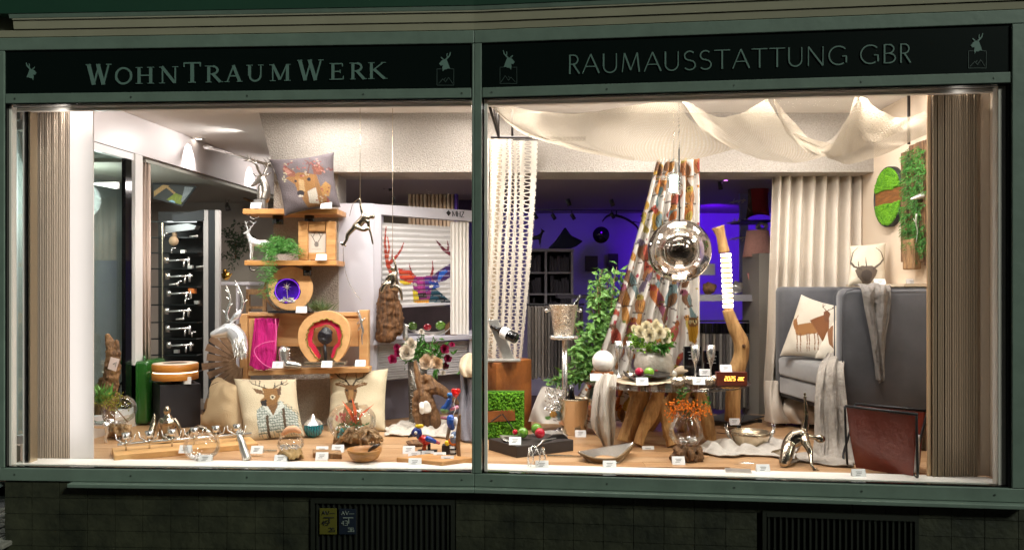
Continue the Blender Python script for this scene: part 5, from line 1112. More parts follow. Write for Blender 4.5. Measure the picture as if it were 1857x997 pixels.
# hanging acrobats
d = 5.25; t = T('hanging_acrobat', 'silver acrobat figure hanging by one arm from a thread at the left', 'figurine', W(653, 358, d), 'hanging silver acrobats')
m = MB(d); limb(m, [(653, 361), (654, 374), (658, 390)], [1.8, 2.3, 3], 8, 7); limb(m, [(660, 393), (655, 402), (645, 410)], [6, 7.5, 6.5], 10, 8); m.s((675, 393), (5, 5, 4.5)); limb(m, [(662, 394), (670, 395)], [3, 3]); limb(m, [(668, 402), (669, 412), (673, 426), (676, 442)], [3.5, 2.6, 2, 1.6], 8, 9); limb(m, [(662, 400), (668, 404)], [4, 3.5])
limb(m, [(643, 412), (631, 425), (628, 436), (621, 444)], [5, 4, 2.8, 2.6], 8, 10); limb(m, [(648, 412, -.02), (660, 417, -.05), (668, 414, -.05)], [5, 4, 3], 8, 6); limb(m, [(621, 443), (617, 440)], [2.4, 1.5]); limb(m, [(627, 446), (620, 441)], [1.6, 2])
m.build('figure', antique, t, remesh=.0035); m = MB(d); m.t([(653, 185), (653, 360)], .5, 5); m.build('thread', steel, t); m = MB(d); m.t([(652, 360, 0), (640, 370, .05), (634, 392, .05)], .5, 5, 10); m.t([(622, 447), (624, 480), (634, 515), (655, 545)], .5, 5, 14); m.build('curved_wire', steel, t)
d = 5.75; t = T('hanging_acrobat', 'silver acrobat hanging by a thread in front of the bark trunk', 'figurine', W(712, 470, d), 'hanging silver acrobats')
m = MB(d); limb(m, [(713, 468), (717, 480), (719, 496)], [1.8, 2.2, 2.8], 8, 7); m.s((712, 487), (4.5, 4.5, 5)); limb(m, [(714, 498), (714, 508), (710, 514)], [6.5, 7.5, 6.5], 10, 8); limb(m, [(708, 498), (702, 505), (700, 514)], [3.5, 3.5, 3]); limb(m, [(710, 514), (698, 516, -.03), (692, 528, -.03)], [6, 4.5, 3.5], 8, 8); limb(m, [(713, 518), (722, 520, -.03), (727, 530, -.03), (729, 543, -.02)], [5, 4, 3.2, 2], 8, 8); limb(m, [(712, 520), (720, 524)], [7, 4])
m.build('figure', antique, t, remesh=.0035); m = MB(d); m.t([(712, 185), (712, 468)], .5, 5); m.build('thread', steel, t)
# ledge pieces
d = pd(740)-.1
m = MB(d); limb(m, [(702, 607), (712, 604), (724, 604)], [4, 6, 5.5], 8, 8); limb(m, [(722, 602), (725, 592), (729, 590)], [3, 2, 2]); m.t([(729, 590), (723, 586)], [1.5, .5], 5)
tag(m.build('lying_deer', satin, remesh=.0035, relax=2), 'small lying silver deer on the showcase ledge beside the trunk', 'figurine')
m = MB(d-.05); limb(m, [(736, 612), (735, 602), (736, 592)], [6, 5, 3.2], 8, 7); limb(m, [(735, 590), (741, 591)], [3, 1.6]); m.t([(734, 589), (730, 584)], [1.3, .5], 5); tag(m.build('sitting_deer', satin, remesh=.0035, relax=2), 'small upright silver deer right of the lying one on the ledge', 'figurine')
d = pd(775)+.33; m = MB(d); loft(m, [[(731, 591, d+.1), (760, 600, d+.1), (800, 600, d+.1), (826, 582, d+.1)], [(734, 594, d-.06), (762, 606, d-.08), (800, 606, d-.08), (824, 587, d-.06)]], 24, 6)
tag(m.build('silver_dish', satin, solid=.004), 'long curved silver dish on the showcase ledge', 'dish')
for px, py, r, c_, nm in ((748, 591, 9, '5f8a2c', 'left green glass ball in the dish on the showcase ledge'), (775, 593, 7.5, 'b0142c', 'red glass ball between the green ones on the showcase ledge'), (799, 590, 10, '5f8a2c', 'right green glass ball in the dish on the showcase ledge')):
    m = MB(d-.01); m.s((px, py), (r, r, r*.85), 20, 12); tag(m.build('glass_ball', mat('ball_'+c_, c_, .12, coat=.6)), nm, 'ball')
m = MB(d-.04); m.pr([(807, 610), (807, 590), (817, 581), (829, 592), (829, 607)], .05); tag(m.build('wooden_house', driftdark, smooth=False), 'tiny brown wooden house at the right of the showcase ledge', 'ornament')
# room above the showcase
t = T('spot_cluster', 'cluster of black spotlights under the shop ceiling above the showcase', 'spotlights', W(690, 330, 7.9)); m = MB(7.9); m.t([(665, 326), (722, 326)], 1.5, 6); m.build('rail', black, t)
for a in ((684, 328, 688, 340), (698, 328, 694, 342), (706, 330, 709, 346), (672, 326, 676, 330)): m = MB(7.9); m.t([(a[0], a[1]), (a[2], a[3])], 4, 10); m.build('lamp_head', black, t)
t = T('sample_rail', 'row of hanging beige curtain samples above the showcase', 'curtain samples', W(785, 380, 8.4)); m = MB(8.4); m.t([(737, 331), (856, 333)], 1.2, 6); m.build('rail', black, t)
for i in range(13):
    x = 740+i*7; m = MB(8.4); c_ = ['c2ab90', 'cbb499', 'b89e84'][i % 3] if i < 12 else '5a3c98'
    m.b(x, 333, x+5.6, 470, .15, 8.35+.02*(i % 2)); m.build('sample', mat('sample_'+c_, c_, .85), t, bevel=.012)
m = MB(8.9); m.b(832, 338, 862, 385, .04); tag(m.build('violet_board', mat('violet_panel', '3c2a5a', .6), smooth=False), 'dark violet panel right of the beige curtain samples', 'panel')
m = MB(7.0); m.t([(713, 372), (714, 358)], [3, 2.5], 6)
for i in range(8): m.leaf(m.W((714, 372-i*2)), (random.uniform(-1, 1), -.2, .4), .03, .012)
tag(m.build('small_figure', black, smooth=False), 'small dark spiky object on top of the showcase', 'ornament')
# ---------------------------------------------------------------- vase with flowers, driftwood, birds
d = DF(772); t = T('flower_vase', 'tall crackled silver vase full of white and magenta flowers', 'vase', W(758, 772, d)); m = MB(d)
m.t([(757, 770), (757, 656)], [15, 18], 16); m.build('vase', mat('crackle_silver', '9a948a', .25, .8, var=.7, vs=60, bump=1, bs=60), t)
m = MB(d)
for i in range(6):
    y = 680+i*12; m.t([(744, y, -.062), (768, y+9, -.062)], .7, 4); m.t([(768, y, -.062), (744, y+9, -.062)], .7, 4)
m.build('lattice', satin, t)
rn = random.Random(9); m = MB(d); m.t([(757, 650), (768, 615), (768, 605)], 1, 5, 8); m.t([(780, 650), (786, 610)], 1, 5, 6); m.t([(740, 650), (722, 628)], 1, 5); m.t([(790, 650), (808, 622)], 1, 5)
for i in range(240):
    p = m.W((rn.gauss(770, 20), rn.gauss(642, 12), rn.uniform(-.03, .1))); m.leaf(p, (rn.uniform(-1, 1), -.3, rn.uniform(-.5, 1)), rn.uniform(.04, .08), .02)
for i in range(14): m.leaf(m.W((789+rn.uniform(-3, 3), 668)), (rn.uniform(-.3, .3), -.2, -1), .09, .014)
m.build('leaves', leafg, t, smooth=False)
for i, (px, py, R, c_, dd) in enumerate([(737, 640, 15, 'e8dccb', -.08), (746, 625, 12, 'e8dccb', -.02), (764, 602, 6, 'ece4d8', 0), (773, 658, 14, 'e6cfb4', -.1), (793, 658, 12, 'e4c8a6', -.1), (803, 676, 5, 'ece4d8', -.05), (780, 650, 12, 'e6cfb4', -.02), (722, 640, 8, 'a81a5a', -.05), (712, 652, 9, 'c02a68', -.03), (720, 630, 7, 'b0205e', 0), (806, 633, 9, '9a1448', -.04), (812, 650, 8, '8a1040', -.02), (820, 625, 5, 'c02a68', 0), (808, 664, 7, '8a1040', 0)]):
    m = MB(d); peony(m, px, py, R, dd, n=34, seed=i); m.build('flower', mat('petal_'+c_, c_, .6, var=.15, vs=30), t, smooth=False)
d = 5.85; t = T('driftwood_sculpture', 'big brown driftwood block with white patches in front of the silver vase', 'driftwood', W(785, 768, d)); m = MB(d)
limb(m, [(753, 656), (757, 678), (763, 698), (770, 712)], [3, 6, 9, 11], 9, 10); limb(m, [(760, 690), (774, 684), (784, 694), (792, 700)], [5, 7, 8, 8], 9, 8); limb(m, [(770, 706), (790, 704), (810, 714), (829, 731)], [11, 12, 8, 4.5], 9, 10); limb(m, [(768, 712), (775, 735), (786, 765)], [13, 16, 15], 12, 9); limb(m, [(756, 712), (753, 735), (760, 765)], [6, 6, 7], 8, 8); limb(m, [(752, 730), (756, 750), (762, 768)], [6, 8, 9], 8, 8)
for v in m.v: v.z = max(v.z, EYE+ZF+.001)
m.build('wood', driftdark, t, remesh=.007, disp=.022, dscale=.03, relax=1)
m = MB(d-.085); m.s((774, 738), (9, 3.5, 12), 14, 9); limb(m, [(764, 732), (765, 745)], [4, 5], 8); m.noise(.012, 22); m.build('white_patch', mat('white_resin', 'f0ece4', .4), t)
# crochet runner and throw on the floor
def puddle(name, label, cat, poly, zamp, mt, seed=1, n=40, cat2=None, solid=.006):
    rn = random.Random(seed); m = MB(); c = [catmull([W(x, y, DF(y)) for x, y in r], n) for r in poly]; cc = [catmull([r[i] for r in c], n) for i in range(n)]
    def fn(u, v):
        p = cc[round(u*(n-1))][round(v*(n-1))].copy(); e = min(u, 1-u, v, 1-v)*8; e = min(1, e)
        q = p*9+Vector((seed*3, 0, 0)); p.z += zamp*(.25+.75*e)*(abs(noise.noise(q))*1.6+.5*abs(noise.noise(q*2.3)))+.008
        p += Vector((noise.noise(p*12), noise.noise(p*11+Vector((5, 0, 0))), 0))*.02; return p
    m.sheet(fn, n, n, None, (cc[0][0]-cc[-1][0]).length, (cc[n//2][0]-cc[n//2][-1]).length); return tag(m.build(name, mt, solid=solid), label, cat)
crochet_w = clothmat('crochet_white', 'e2d8ca', .1, 1.0, 90, .3)
puddle('crochet_throw', 'white crocheted throw lying on the floor behind the painted birds', 'throw', [[(700, 782), (740, 766), (800, 760), (835, 765)], [(695, 792), (740, 792), (800, 795), (840, 800)]], .05, crochet_w, 2)
m = MB(); loft(m, [[(838, 652, 5.75), (850, 646, 5.7), (862, 650, 5.65)], [(834, 668, 5.65), (846, 672, 5.6), (862, 672, 5.6)], [(836, 710, 5.6), (848, 714, 5.6), (864, 712, 5.55)], [(830, 760, 5.55), (845, 758, 5.5), (866, 760, 5.5)], [(828, 790, 5.6), (846, 800, 5.42), (868, 802, 5.4)]], 26, 40, .02, 2)
tag(m.build('grey_throw', clothmat('throw_grey', '77737a', .05, .5, 90, .2), solid=.008), 'dark grey throw with pale top hanging beside the mullion', 'throw')
m = MB(); loft(m, [[(836, 650, 5.72), (850, 640, 5.66), (864, 645, 5.6)], [(833, 664, 5.62), (846, 668, 5.57), (864, 666, 5.55)], [(836, 678, 5.6), (848, 684, 5.56), (866, 680, 5.54)]], 20, 14, .008, 2); tag(m.build('cream_cloth', linen, solid=.008), 'cream cloth folded over the top of the dark grey throw', 'throw')
# bird board
m = MB(); fbox(m, (802, 846), (862, 838), (719, 838), .03); o = m.build('bird_board', oak, smooth=False, bevel=.004); tag(o, 'thin wooden board at the front edge carrying a toy bird', 'board')
def blob_bird(name, label, base_px, base_py, d, pieces, cat='toy bird'):
    t = T(name, label, cat, W(base_px, base_py, d))
    for nm, col_, fn in pieces:
        m = MB(d); fn(m); m.build(nm, mat('toy_'+col_, col_, .15, coat=.5), t)
    return t
d = 4.98
t = blob_bird('toucan_figure', 'painted toucan figure with yellow crest riding a small skateboard', 768, 818, d, [
    ('head', '16307a', lambda m: limb(m, [(752, 785), (757, 780), (760, 790)], [7, 7.5, 6], 12, 6)), ('beak', '1a1a24', lambda m: limb(m, [(748, 788), (741, 792)], [4, 1.5], 8)), ('crest', 'e0c21a', lambda m: limb(m, [(756, 773), (765, 772)], [4, 3.5], 10)), ('body', 'c01c1c', lambda m: limb(m, [(765, 795), (774, 799)], [7.5, 8], 12)), ('wing', '2048a8', lambda m: limb(m, [(776, 795, -.03), (788, 800, -.02)], [5.5, 4], 10)), ('tail', 'b04858', lambda m: limb(m, [(788, 800), (796, 803)], [4, 2.5], 8)), ('eye', 'e8e8e8', lambda m: m.s((754, 784, -.024), 3, 10, 7)), ('leg', 'c8501c', lambda m: limb(m, [(770, 805), (769, 815)], [4, 4], 8)), ('leg', '16161a', lambda m: limb(m, [(778, 805), (778, 815)], [3, 3], 8))])
m = MB(d); m.b(757, 817, 792, 820, .05, d-.02); m.build('skateboard', black, t, smooth=False)
for x in (762, 786): m = MB(d-.02); m.t([(x, 823, 0), (x, 823, .05)], 4.5, 14); m.build('wheel', gloss_black, t)
d = 5.35; t = T('wooden_dish', 'small flat wooden dish on the floor behind the toucan figure', 'dish', W(760, 806, d)); m = MB(d); m.la(756, 806, [(0, 0), (16, 0), (20, 6), (18, 6), (14, 2), (0, 2)], 24); m.build('dish', driftdark, t)
d = 5.15
blob_bird('blue_bird_figure', 'upper blue painted bird beside the heart balloon', 815, 745, d, [('body', '2a4a8a', lambda m: limb(m, [(806, 742), (812, 734), (816, 722)], [8, 7, 4.5], 12, 8)), ('head', '3a78b8', lambda m: limb(m, [(815, 716), (821, 717)], [5, 3.5], 10)), ('belly', '6a8a5a', lambda m: m.s((806, 744, -.01), (8, 6, 6), 12, 8)), ('arm', 'c87a90', lambda m: limb(m, [(818, 742), (829, 738)], [3, 3.5], 8))])
d = 5.05
blob_bird('blue_bird_figure', 'lower blue painted bird leaning on the upright wooden slat', 818, 800, d, [('body', '2a58b0', lambda m: limb(m, [(817, 758), (817, 768), (820, 775)], [7, 7, 5], 12, 8)), ('wing', 'd8d8e0', lambda m: m.s((826, 764), (5, 5, 9), 12, 8)), ('arm', '9a5a68', lambda m: limb(m, [(808, 758), (801, 757)], [3, 2.5], 8)), ('leg', '8a7a6a', lambda m: limb(m, [(815, 775), (811, 795)], [3.5, 3], 8))])
d = 4.98
blob_bird('striped_bird_figure', 'grey and orange painted bird with striped feet on the wooden board', 826, 836, d, [('head', '6a7a98', lambda m: limb(m, [(824, 788), (822, 798)], [6.5, 7], 12)), ('eye', 'f0f0f0', lambda m: m.s((820, 790, -.024), 3.4, 10, 7)), ('beak', 'd86a1c', lambda m: limb(m, [(817, 800), (824, 805)], [5, 5], 10)), ('tuft', 'e8c81c', lambda m: m.s((811, 803), (5, 4, 5), 8, 6)), ('foot', 'd8d0c8', lambda m: m.t([(821, 808), (822, 832)], [6, 5], 12)), ('stripe', '1c1c24', lambda m: [m.t([(821.3, y), (821.5, y+3)], 6.4, 12) for y in (812, 820, 828)])])
m = MB(5.05); m.b(801, 807, 817, 832, .06); o = m.build('dark_block', mat('dark_block', '2c241c', .6), smooth=False, bevel=.004); tag(o, 'small dark wooden block behind the striped bird', 'wood block')
m = MB(4.96); m.pr([(831, 836), (826, 810), (827, 780), (832, 752), (835, 752), (835, 780), (834, 812), (836, 836)], .04); tag(m.build('upright_slat', driftdark, smooth=False, bevel=.003), 'upright curved wooden slat standing on the bird board', 'wood slat')
t = T('heart_balloon', 'shiny red heart on a thin wavy wire above the blue birds', 'ornament', W(820, 760, 5.1)); m = MB(5.1); m.s((823, 709), (5.5, 4, 5.5), 14, 9); m.s((830, 709), (5.5, 4, 5.5), 14, 9); limb(m, [(826, 714), (827, 721)], [6.5, 1.5], 10, 5); m.build('heart', mat('heart_red', 'd01818', .1, coat=.7), t, remesh=.003); m = MB(5.1); m.t([(826, 721), (823, 732), (826, 742), (822, 752), (822, 762)], .7, 5, 16); m.build('wire', white, t)
for a in ((741, 822, 'white card left of the toucan figure'), (751, 832, 'white card in front of the toucan figure'), (752, 845, 'white card on the front edge of the bird board'), (775, 831, 'white card under the skateboard of the toucan'), (797, 834, 'white card left of the striped bird'), (811, 841, 'white card at the foot of the upright slat')):
    pcard(a[0], a[1], a[2])
pcard(371, 839, 'white card in front of the glass ball bowl'); pcard(465, 822, 'white card right of the leaning silver stick', 5.0); pcard(508, 839, 'white card in front of the small glass bowl on root'); pcard(583, 834, 'white card lying before the brown wooden block'); pcard(335, 821, 'white card standing on the candle board', 4.97)
# narrow floor rails
m = MB(); m.add([W(470, 816, DF(816))+Vector((0, 0, .003)), W(502, 816, DF(816))+Vector((0, 0, .003)), W(502, 819, DF(819))+Vector((0, 0, .003)), W(470, 819, DF(819))+Vector((0, 0, .003))], [(0, 1, 2, 3)]); 
tag(m.build('floor_rail', steel, smooth=False, solid=.004), 'short white metal rail lying on the floor between silver stick and small bowl', 'rail')
# ================================================================ RIGHT WINDOW
def ptube(name, pts, r, mt, parent, d, seg=8, n=None): m = MB(d); m.t(pts, r, seg, n); return m.build(name, mt, parent)
# canopy frame
bar_m = mat('frame_brown_black', '2c2420', .45, .3)
t = T('canopy_frame', 'thin dark metal canopy frame holding the draped net and crochet curtain', 'frame', W(905, 250, 5.2))
ptube('bar', [(885, 183, -.2), (904, 247, .1)], 2.6, bar_m, t, 5.0); ptube('bar', [(894, 184, 0), (903, 243, .05)], 2, bar_m, t, 5.05)
ptube('bar', [(904, 190), (904, 250)], 2.2, bar_m, t, 5.12); ptube('bar', [(929, 200), (929, 252)], 2.2, bar_m, t, 5.5); ptube('bar', [(890, 249.5), (1062, 250.5)], 2.6, bar_m, t, 5.45); ptube('bar', [(930, 254), (1062, 254.5)], 1.2, bar_m, t, 5.5)
ptube('bar', [(1648, 165), (1648, 262)], 2.8, bar_m, t, 5.3)
# net drape
netmat('canopy_net', 'a39785', (50, 75), .30)
net = T('net_drape', 'beige net fabric draped in swags under the ceiling of the right window', 'draped fabric', W(1230, 290, 5.1)); NM = _m['canopy_net']
def swag(rows, nu, nv, rip, rf, ph=0): m = MB(); loft(m, rows, nu, nv, rip, rf, ph=ph, wr=.007, ws=3); m.build('swag', NM, net)
swag([[(884, 181, 4.75), (960, 200, 4.95), (1040, 206, 5.0), (1120, 196, 4.9), (1232, 178, 4.72)],
      [(884, 183, 4.75), (955, 215, 5.0), (1045, 232, 5.15), (1130, 225, 5.1), (1236, 190, 4.75)],
      [(886, 186, 4.76), (950, 232, 5.05), (1050, 260, 5.25), (1140, 262, 5.25), (1262, 225, 4.95)],
      [(889, 190, 4.8), (948, 240, 5.1), (1055, 272, 5.3), (1150, 290, 5.35), (1235, 292, 5.35), (1345, 268, 5.3)]], 90, 60, .010, 5)
swag([[(889, 188, 4.8), (948, 236, 5.08), (1055, 268, 5.28), (1150, 287, 5.33)], [(889, 192, 4.78), (948, 243, 5.05), (1055, 275, 5.26), (1150, 292, 5.3)]], 50, 6, .004, 3)
swag([[(1232, 178, 4.7), (1258, 190, 4.85), (1295, 211, 4.9), (1340, 207, 4.85), (1395, 176, 4.62)],
      [(1236, 184, 4.7), (1268, 212, 4.9), (1315, 232, 5.0), (1370, 228, 4.95), (1398, 190, 4.65)],
      [(1240, 190, 4.72), (1275, 235, 4.95), (1340, 262, 5.1), (1410, 262, 5.1), (1440, 240, 4.9)],
      [(1246, 200, 4.78), (1290, 250, 5.0), (1370, 285, 5.15), (1450, 294, 5.2), (1545, 268, 5.05)]], 70, 50, .012, 4, 1)
swag([[(1397, 174, 4.6), (1425, 205, 4.85), (1465, 248, 5.05), (1500, 257, 5.08), (1530, 225, 4.85), (1557, 172, 4.55)],
      [(1399, 176, 4.58), (1422, 218, 4.8), (1460, 262, 4.98), (1500, 272, 5.0), (1535, 245, 4.8), (1558, 178, 4.53)],
      [(1402, 185, 4.58), (1430, 245, 4.85), (1475, 280, 5.0), (1520, 283, 5.0), (1580, 262, 4.85), (1640, 235, 4.7)]], 70, 30, .008, 5, 2)
swag([[(1558, 170, 4.5), (1580, 188, 4.65), (1620, 212, 4.75), (1655, 210, 4.7), (1700, 190, 4.55)],
      [(1558, 175, 4.5), (1560, 225, 4.7), (1590, 240, 4.8), (1640, 235, 4.75), (1700, 212, 4.55)],
      [(1556, 180, 4.5), (1530, 265, 4.8), (1570, 270, 4.85), (1640, 250, 4.8), (1700, 225, 4.55)],
      [(1500, 285, 4.95), (1535, 297, 5.0), (1590, 285, 4.95), (1650, 258, 4.8), (1700, 235, 4.6)]], 60, 46, .010, 4, .5)
# crochet curtain
netmat('crochet_net', 'e0d7c9', (15, 21), .22, 1.5); t = T('crochet_curtain', 'cream crocheted curtain with open loops hanging left of the stand', 'curtain', W(925, 650, 5.3))
m = MB(); loft(m, [[(890, 250, 5.72), (915, 250, 5.80), (928, 252, 5.85), (945, 252, 5.90), (976, 253, 5.92)], [(890, 330, 5.72), (912, 330, 5.80), (930, 330, 5.85), (945, 330, 5.92), (973, 330, 5.95)], [(888, 450, 5.72), (905, 450, 5.80), (925, 450, 5.86), (943, 450, 5.92), (965, 450, 5.95)], [(880, 560, 5.80), (900, 560, 5.85), (918, 560, 5.90), (938, 560, 5.95), (955, 560, 6.00)], [(878, 652, 5.80), (895, 652, 5.85), (915, 652, 5.90), (932, 652, 5.95), (946, 652, 6.00)]], 120, 120, .022, 3.5)
m.build('crochet_cloth', _m['crochet_net'], t); ptube('crochet_edge', [(884, 252, -.2), (884, 400, -.2), (878, 600, -.1)], 2, crochet_w, t, 6.00)
m = MB(); loft(m, [[(889, 250, 5.85), (910, 250, 5.88)], [(885, 450, 5.85), (905, 450, 5.88)], [(874, 650, 5.87), (898, 650, 5.90)]], 30, 90, .008, 2); m.build('lining', clothmat('crochet_lining', 'd8c6ac', .2, 1, 70, .3), t)
# wooden cube with wine bottle
burl = mat('burl_wood', 'a8642c', .45, vs=4, col2='5e3014', bump=.3, bs=25)
m = MB(); fbox(m, (900, 794), (964, 779), (872, 785), .522); o = m.build('burl_cube', burl, smooth=False, bevel=.004); tag(o, 'tall burl wood cube beside the mullion carrying the wine bottle holder', 'pedestal')
d = 5.70; t = T('bottle_holder', 'slanted silver bottle holder standing on the burl wood cube', 'bottle holder', W(915, 652, d))
m = MB(d); m.pr([(884, 580), (903, 579), (934, 652), (914, 655)], .012); m.build('slanted_plate', satin, t, smooth=False, bevel=.002); m = MB(); m.b(882, 652, 944, 656, .14, d-.06); m.build('base', satin, t, smooth=False, bevel=.003)
t = T('wine_bottle', 'dark wine bottle with white label lying in the slanted silver holder', 'bottle', W(915, 605, d-.03)); tl = (W(942, 617, d-.12)-W(893, 592, d)).to_track_quat('Z', 'Y').to_matrix(); k = d/F
m = MB(d-.03); m.lathe(W(891, 591, d), [(0, 0), (4*k, 0), (4*k, 14*k), (5*k, 18*k), (9.5*k, 24*k), (10*k, 55*k), (9*k, 57*k), (0, 57*k)], 20, tl); m.build('bottle', gloss_black, t)
m = MB(); m.lathe(W(891, 591, d), [(10.2*k, 26*k), (10.3*k, 40*k)], 20, tl); m.build('label', card, t)
# moss clock
t = T('moss_clock', 'square moss picture with wooden strip and black clock hands leaning on the burl cube', 'clock', W(920, 796, 5.6)); d = 5.55
m = MB(); m.b(872, 709, 951, 798, .04, d+.008); m.build('board', mat('moss_base', '3c6a0c', .9), t, smooth=False)
rn = random.Random(5); m = MB(d)
for i in range(1700):
    x, y = rn.uniform(873, 949), rn.uniform(711, 796)
    if 744 < y < 765 and x < 934: continue
    m.s((x, y, rn.uniform(-.012, .012)), rn.uniform(1.1, 2.1), 5, 4)
o = m.build('moss', moss, t, smooth=False); o['kind'] = 'stuff'
m = MB(); m.pr([(870, 747), (933, 742), (935, 762), (870, 767)], .03, d-.012); m.build('wood_strip', burl, t, smooth=False, bevel=.002)
m = MB(d-.03); m.t([(891, 764), (909, 751)], 1.2, 5); m.t([(911, 750), (932, 779)], 1.2, 5); m.build('clock_hand', black, t, smooth=False)
# black box with silver dish and balls
m = MB(); fbox(m, (937, 830), (1040, 817), (886, 815), .072); o = m.build('display_box', mat('box_dark_brown', '2e2624', .55), smooth=False, bevel=.003); tag(o, 'low dark box at the front left of the right window', 'box')
zb = W(937, 808, 4.97).z; d = 5.12
m = MB(); loft(m, [[(906, 789, 5.35), (950, 789, 5.4), (1000, 780, 5.45), (1030, 790, 5.45)], [(910, 794, 5.2), (950, 801, 5.22), (985, 797, 5.25), (1022, 792, 5.3)], [(912, 797, 5.08), (945, 806, 5.05), (972, 809, 5.02), (985, 797, 5.05)]], 30, 14); tag(m.build('silver_dish', satin, solid=.005), 'curved silver dish on the low dark box', 'dish')
m = MB(5.2); m.pr([(985, 806), (990, 795), (1003, 788), (1022, 787), (1030, 794), (1030, 802)], .03); tag(m.build('dish_rest', mat('dish_dark', '2a2523', .35), smooth=False), 'dark curved end piece of the dish stand on the low dark box', 'stand')
def knob(px, py, r, col_, lab, d, cat='ball', f=1.0):
    m = MB(d); m.s((px, py), (r, r, r*f), 20, 12); m.noise(.0012, 200); return tag(m.build('glass_ball', mat('ball_'+col_, col_, .1, coat=.7)), lab, cat, None)
knob(948, 784, 10, '5f8a2c', 'left green glass ball on the silver dish of the low dark box', d+.05); knob(973, 777, 10, '5f8a2c', 'rear green glass ball on the silver dish of the low dark box', d+.15); knob(979, 785, 9.5, 'b0142c', 'large red glass ball on the silver dish of the low dark box', d-.02); knob(934, 783, 5, 'b0142c', 'small dark red ball left of the green ones on the low dark box', d+.05)
d = DF(846); t = T('glass_tumbler', 'faceted glass tumbler with silver lines at the front edge', 'glass', W(973, 848, d))
m = MB(d); m.la(973, 847, [(13, 0), (17, 6), (18, 14), (14, 34), (15, 36)], 8); m.build('glass', glass, t, smooth=False); m = MB(d)
for i in range(8): a = i*.785; m.t([(973+15*cos(a), 845, 15*sin(a)*d/F), (973+17*cos(a+.5), 830, 17*sin(a+.5)*d/F), (973+14*cos(a), 812, 14*sin(a)*d/F)], .8, 5)
m.build('silver_lines', silver, t); pcard(983, 850, 'white card in front of the faceted glass tumbler'); pcard(934, 806, 'white card on the low dark box', 5.0)
# wine cooler on stand
d = 5.8; t = T('cooler_stand', 'slim polished stand carrying the hammered wine cooler', 'stand', W(1020, 785, d)); m = MB(d); m.la(1023, 612, [(0, -3), (25, -3), (26.5, -1), (26.5, 3), (24, 4), (0, 4)], 36); m.build('top_tray', silver, t)
m = MB(d); m.t([(1024, 616), (1024, 783)], 5.2, 16); m.build('pole', silver, t); m = MB(d); m.la(1018, 787, [(0, 0), (24, 0), (24, 3), (12, 8), (5, 12), (0, 12)], 30); m.build('base', silver, t)
t = T('wine_cooler', 'hammered silver wine cooler on the tall polished stand', 'wine cooler', W(1022, 608, d)); m = MB(d); m.la(1022, 608, [(0, 0), (17, 0), (18.5, 3), (26, 54), (27.5, 55), (26, 56), (24, 50), (15, 2)], 36); m.build('bucket', hammered, t)
for x in (991, 1052): m = MB(d); m.s((x, 563), 4, 10, 7); m.t([(x, 563), (1022+(x-1022)*.8, 563)], 1.8, 6); m.build('knob_handle', silver, t)
t = T('wine_bottle', 'dark bottle neck leaning out of the hammered wine cooler', 'bottle', W(1035, 590, d)); m = MB(d); m.t([(1030, 590), (1042, 556), (1046, 547), (1052, 535)], [8, 7, 3.5, 3], 12); m.build('bottle', gloss_black, t)
# floor cooler
d = DF(786); t = T('champagne_bucket', 'polished silver champagne bucket standing on the floor', 'wine cooler', W(1041, 786, d)); m = MB(d); m.la(1041, 786, [(0, 0), (21, 0), (22, 3), (27, 62), (29, 64), (27, 65), (25, 60), (19, 3)], 36); m.build('bucket', steel, t)
for x in (1011, 1071): m = MB(d); m.s((x, 726), 3.5, 10, 7); m.build('knob_handle', silver, t)
t = T('wine_bottle', 'black bottle neck standing in the floor champagne bucket', 'bottle', W(1036, 760, d)); m = MB(d); m.t([(1036, 770), (1036, 722), (1036, 712), (1036, 697)], [8, 8, 5, 5], 12); m.build('bottle', gloss_black, t)
pcard(1053, 792, 'white card in front of the floor champagne bucket')
rn = random.Random(8); m = MB(5.75)
for i in range(5):
    c_ = [(990+i*4, 700+i*3), (996+i*4, 720), (1002+i*3, 745)]; m.t(c_, .8, 5, 8)
    for j in range(16): m.leaf(m.W((c_[0][0]+rn.uniform(0, 20), rn.uniform(703, 745))), (rn.uniform(-1, 1), -.4, rn.uniform(-.6, .8)), .035, .012)
tag(m.build('silver_branch', silver, smooth=False), 'silver leaf branch beside the pole of the cooler stand', 'branch')
# ficus
rn = random.Random(17); t = T('ficus_plant', 'leafy green ficus plant between cooler stand and bird curtain', 'plant', W(1090, 770, 6.35)); d = 6.3; m = MB(d)
heads = []
for i in range(64):
    tip = (rn.uniform(1040, 1152), rn.uniform(478, 690), rn.uniform(-.15, .2)); 
    if tip[1] < 560: tip = (max(tip[0], 1070+(560-tip[1])*.3), tip[1], tip[2])
    c_ = [(1092, 720), ((1092+tip[0])/2, (700+tip[1])/2, 0), tip]; m.t(c_, [1.6, 1, .5], 5, 10); heads.append(c_)
for tip in ((1000, 690, 0), (1015, 705, 0), (1030, 680, 0)): c_ = [(1075, 700), (1040, 682), tip]; m.t(c_, [1.2, 1, .5], 5, 8); heads.append(c_)
m.t([(1092, 775), (1090, 720)], 2.5, 6); m.build('stem', drift, t)
m = MB(d)
for c_ in heads:
    pts = catmull([m.W(p) for p in c_], 14)
    for j in range(5, 14):
        for q in range(4): m.leaf(pts[j]+Vector((rn.gauss(0, .025), rn.gauss(0, .03), rn.gauss(0, .025))), (rn.uniform(-1, 1), rn.uniform(-.8, .1), rn.uniform(-1, .5)), rn.uniform(.05, .085), .032)
m.build('leaves', leafl, t, smooth=False)
m = MB(6.4); m.la(1092, 772, [(0, 0), (14, 0), (19, 26), (17, 26), (15, 22), (0, 22)], 20); m.build('pot', mat('dark_pot', '3a3432', .6), t)
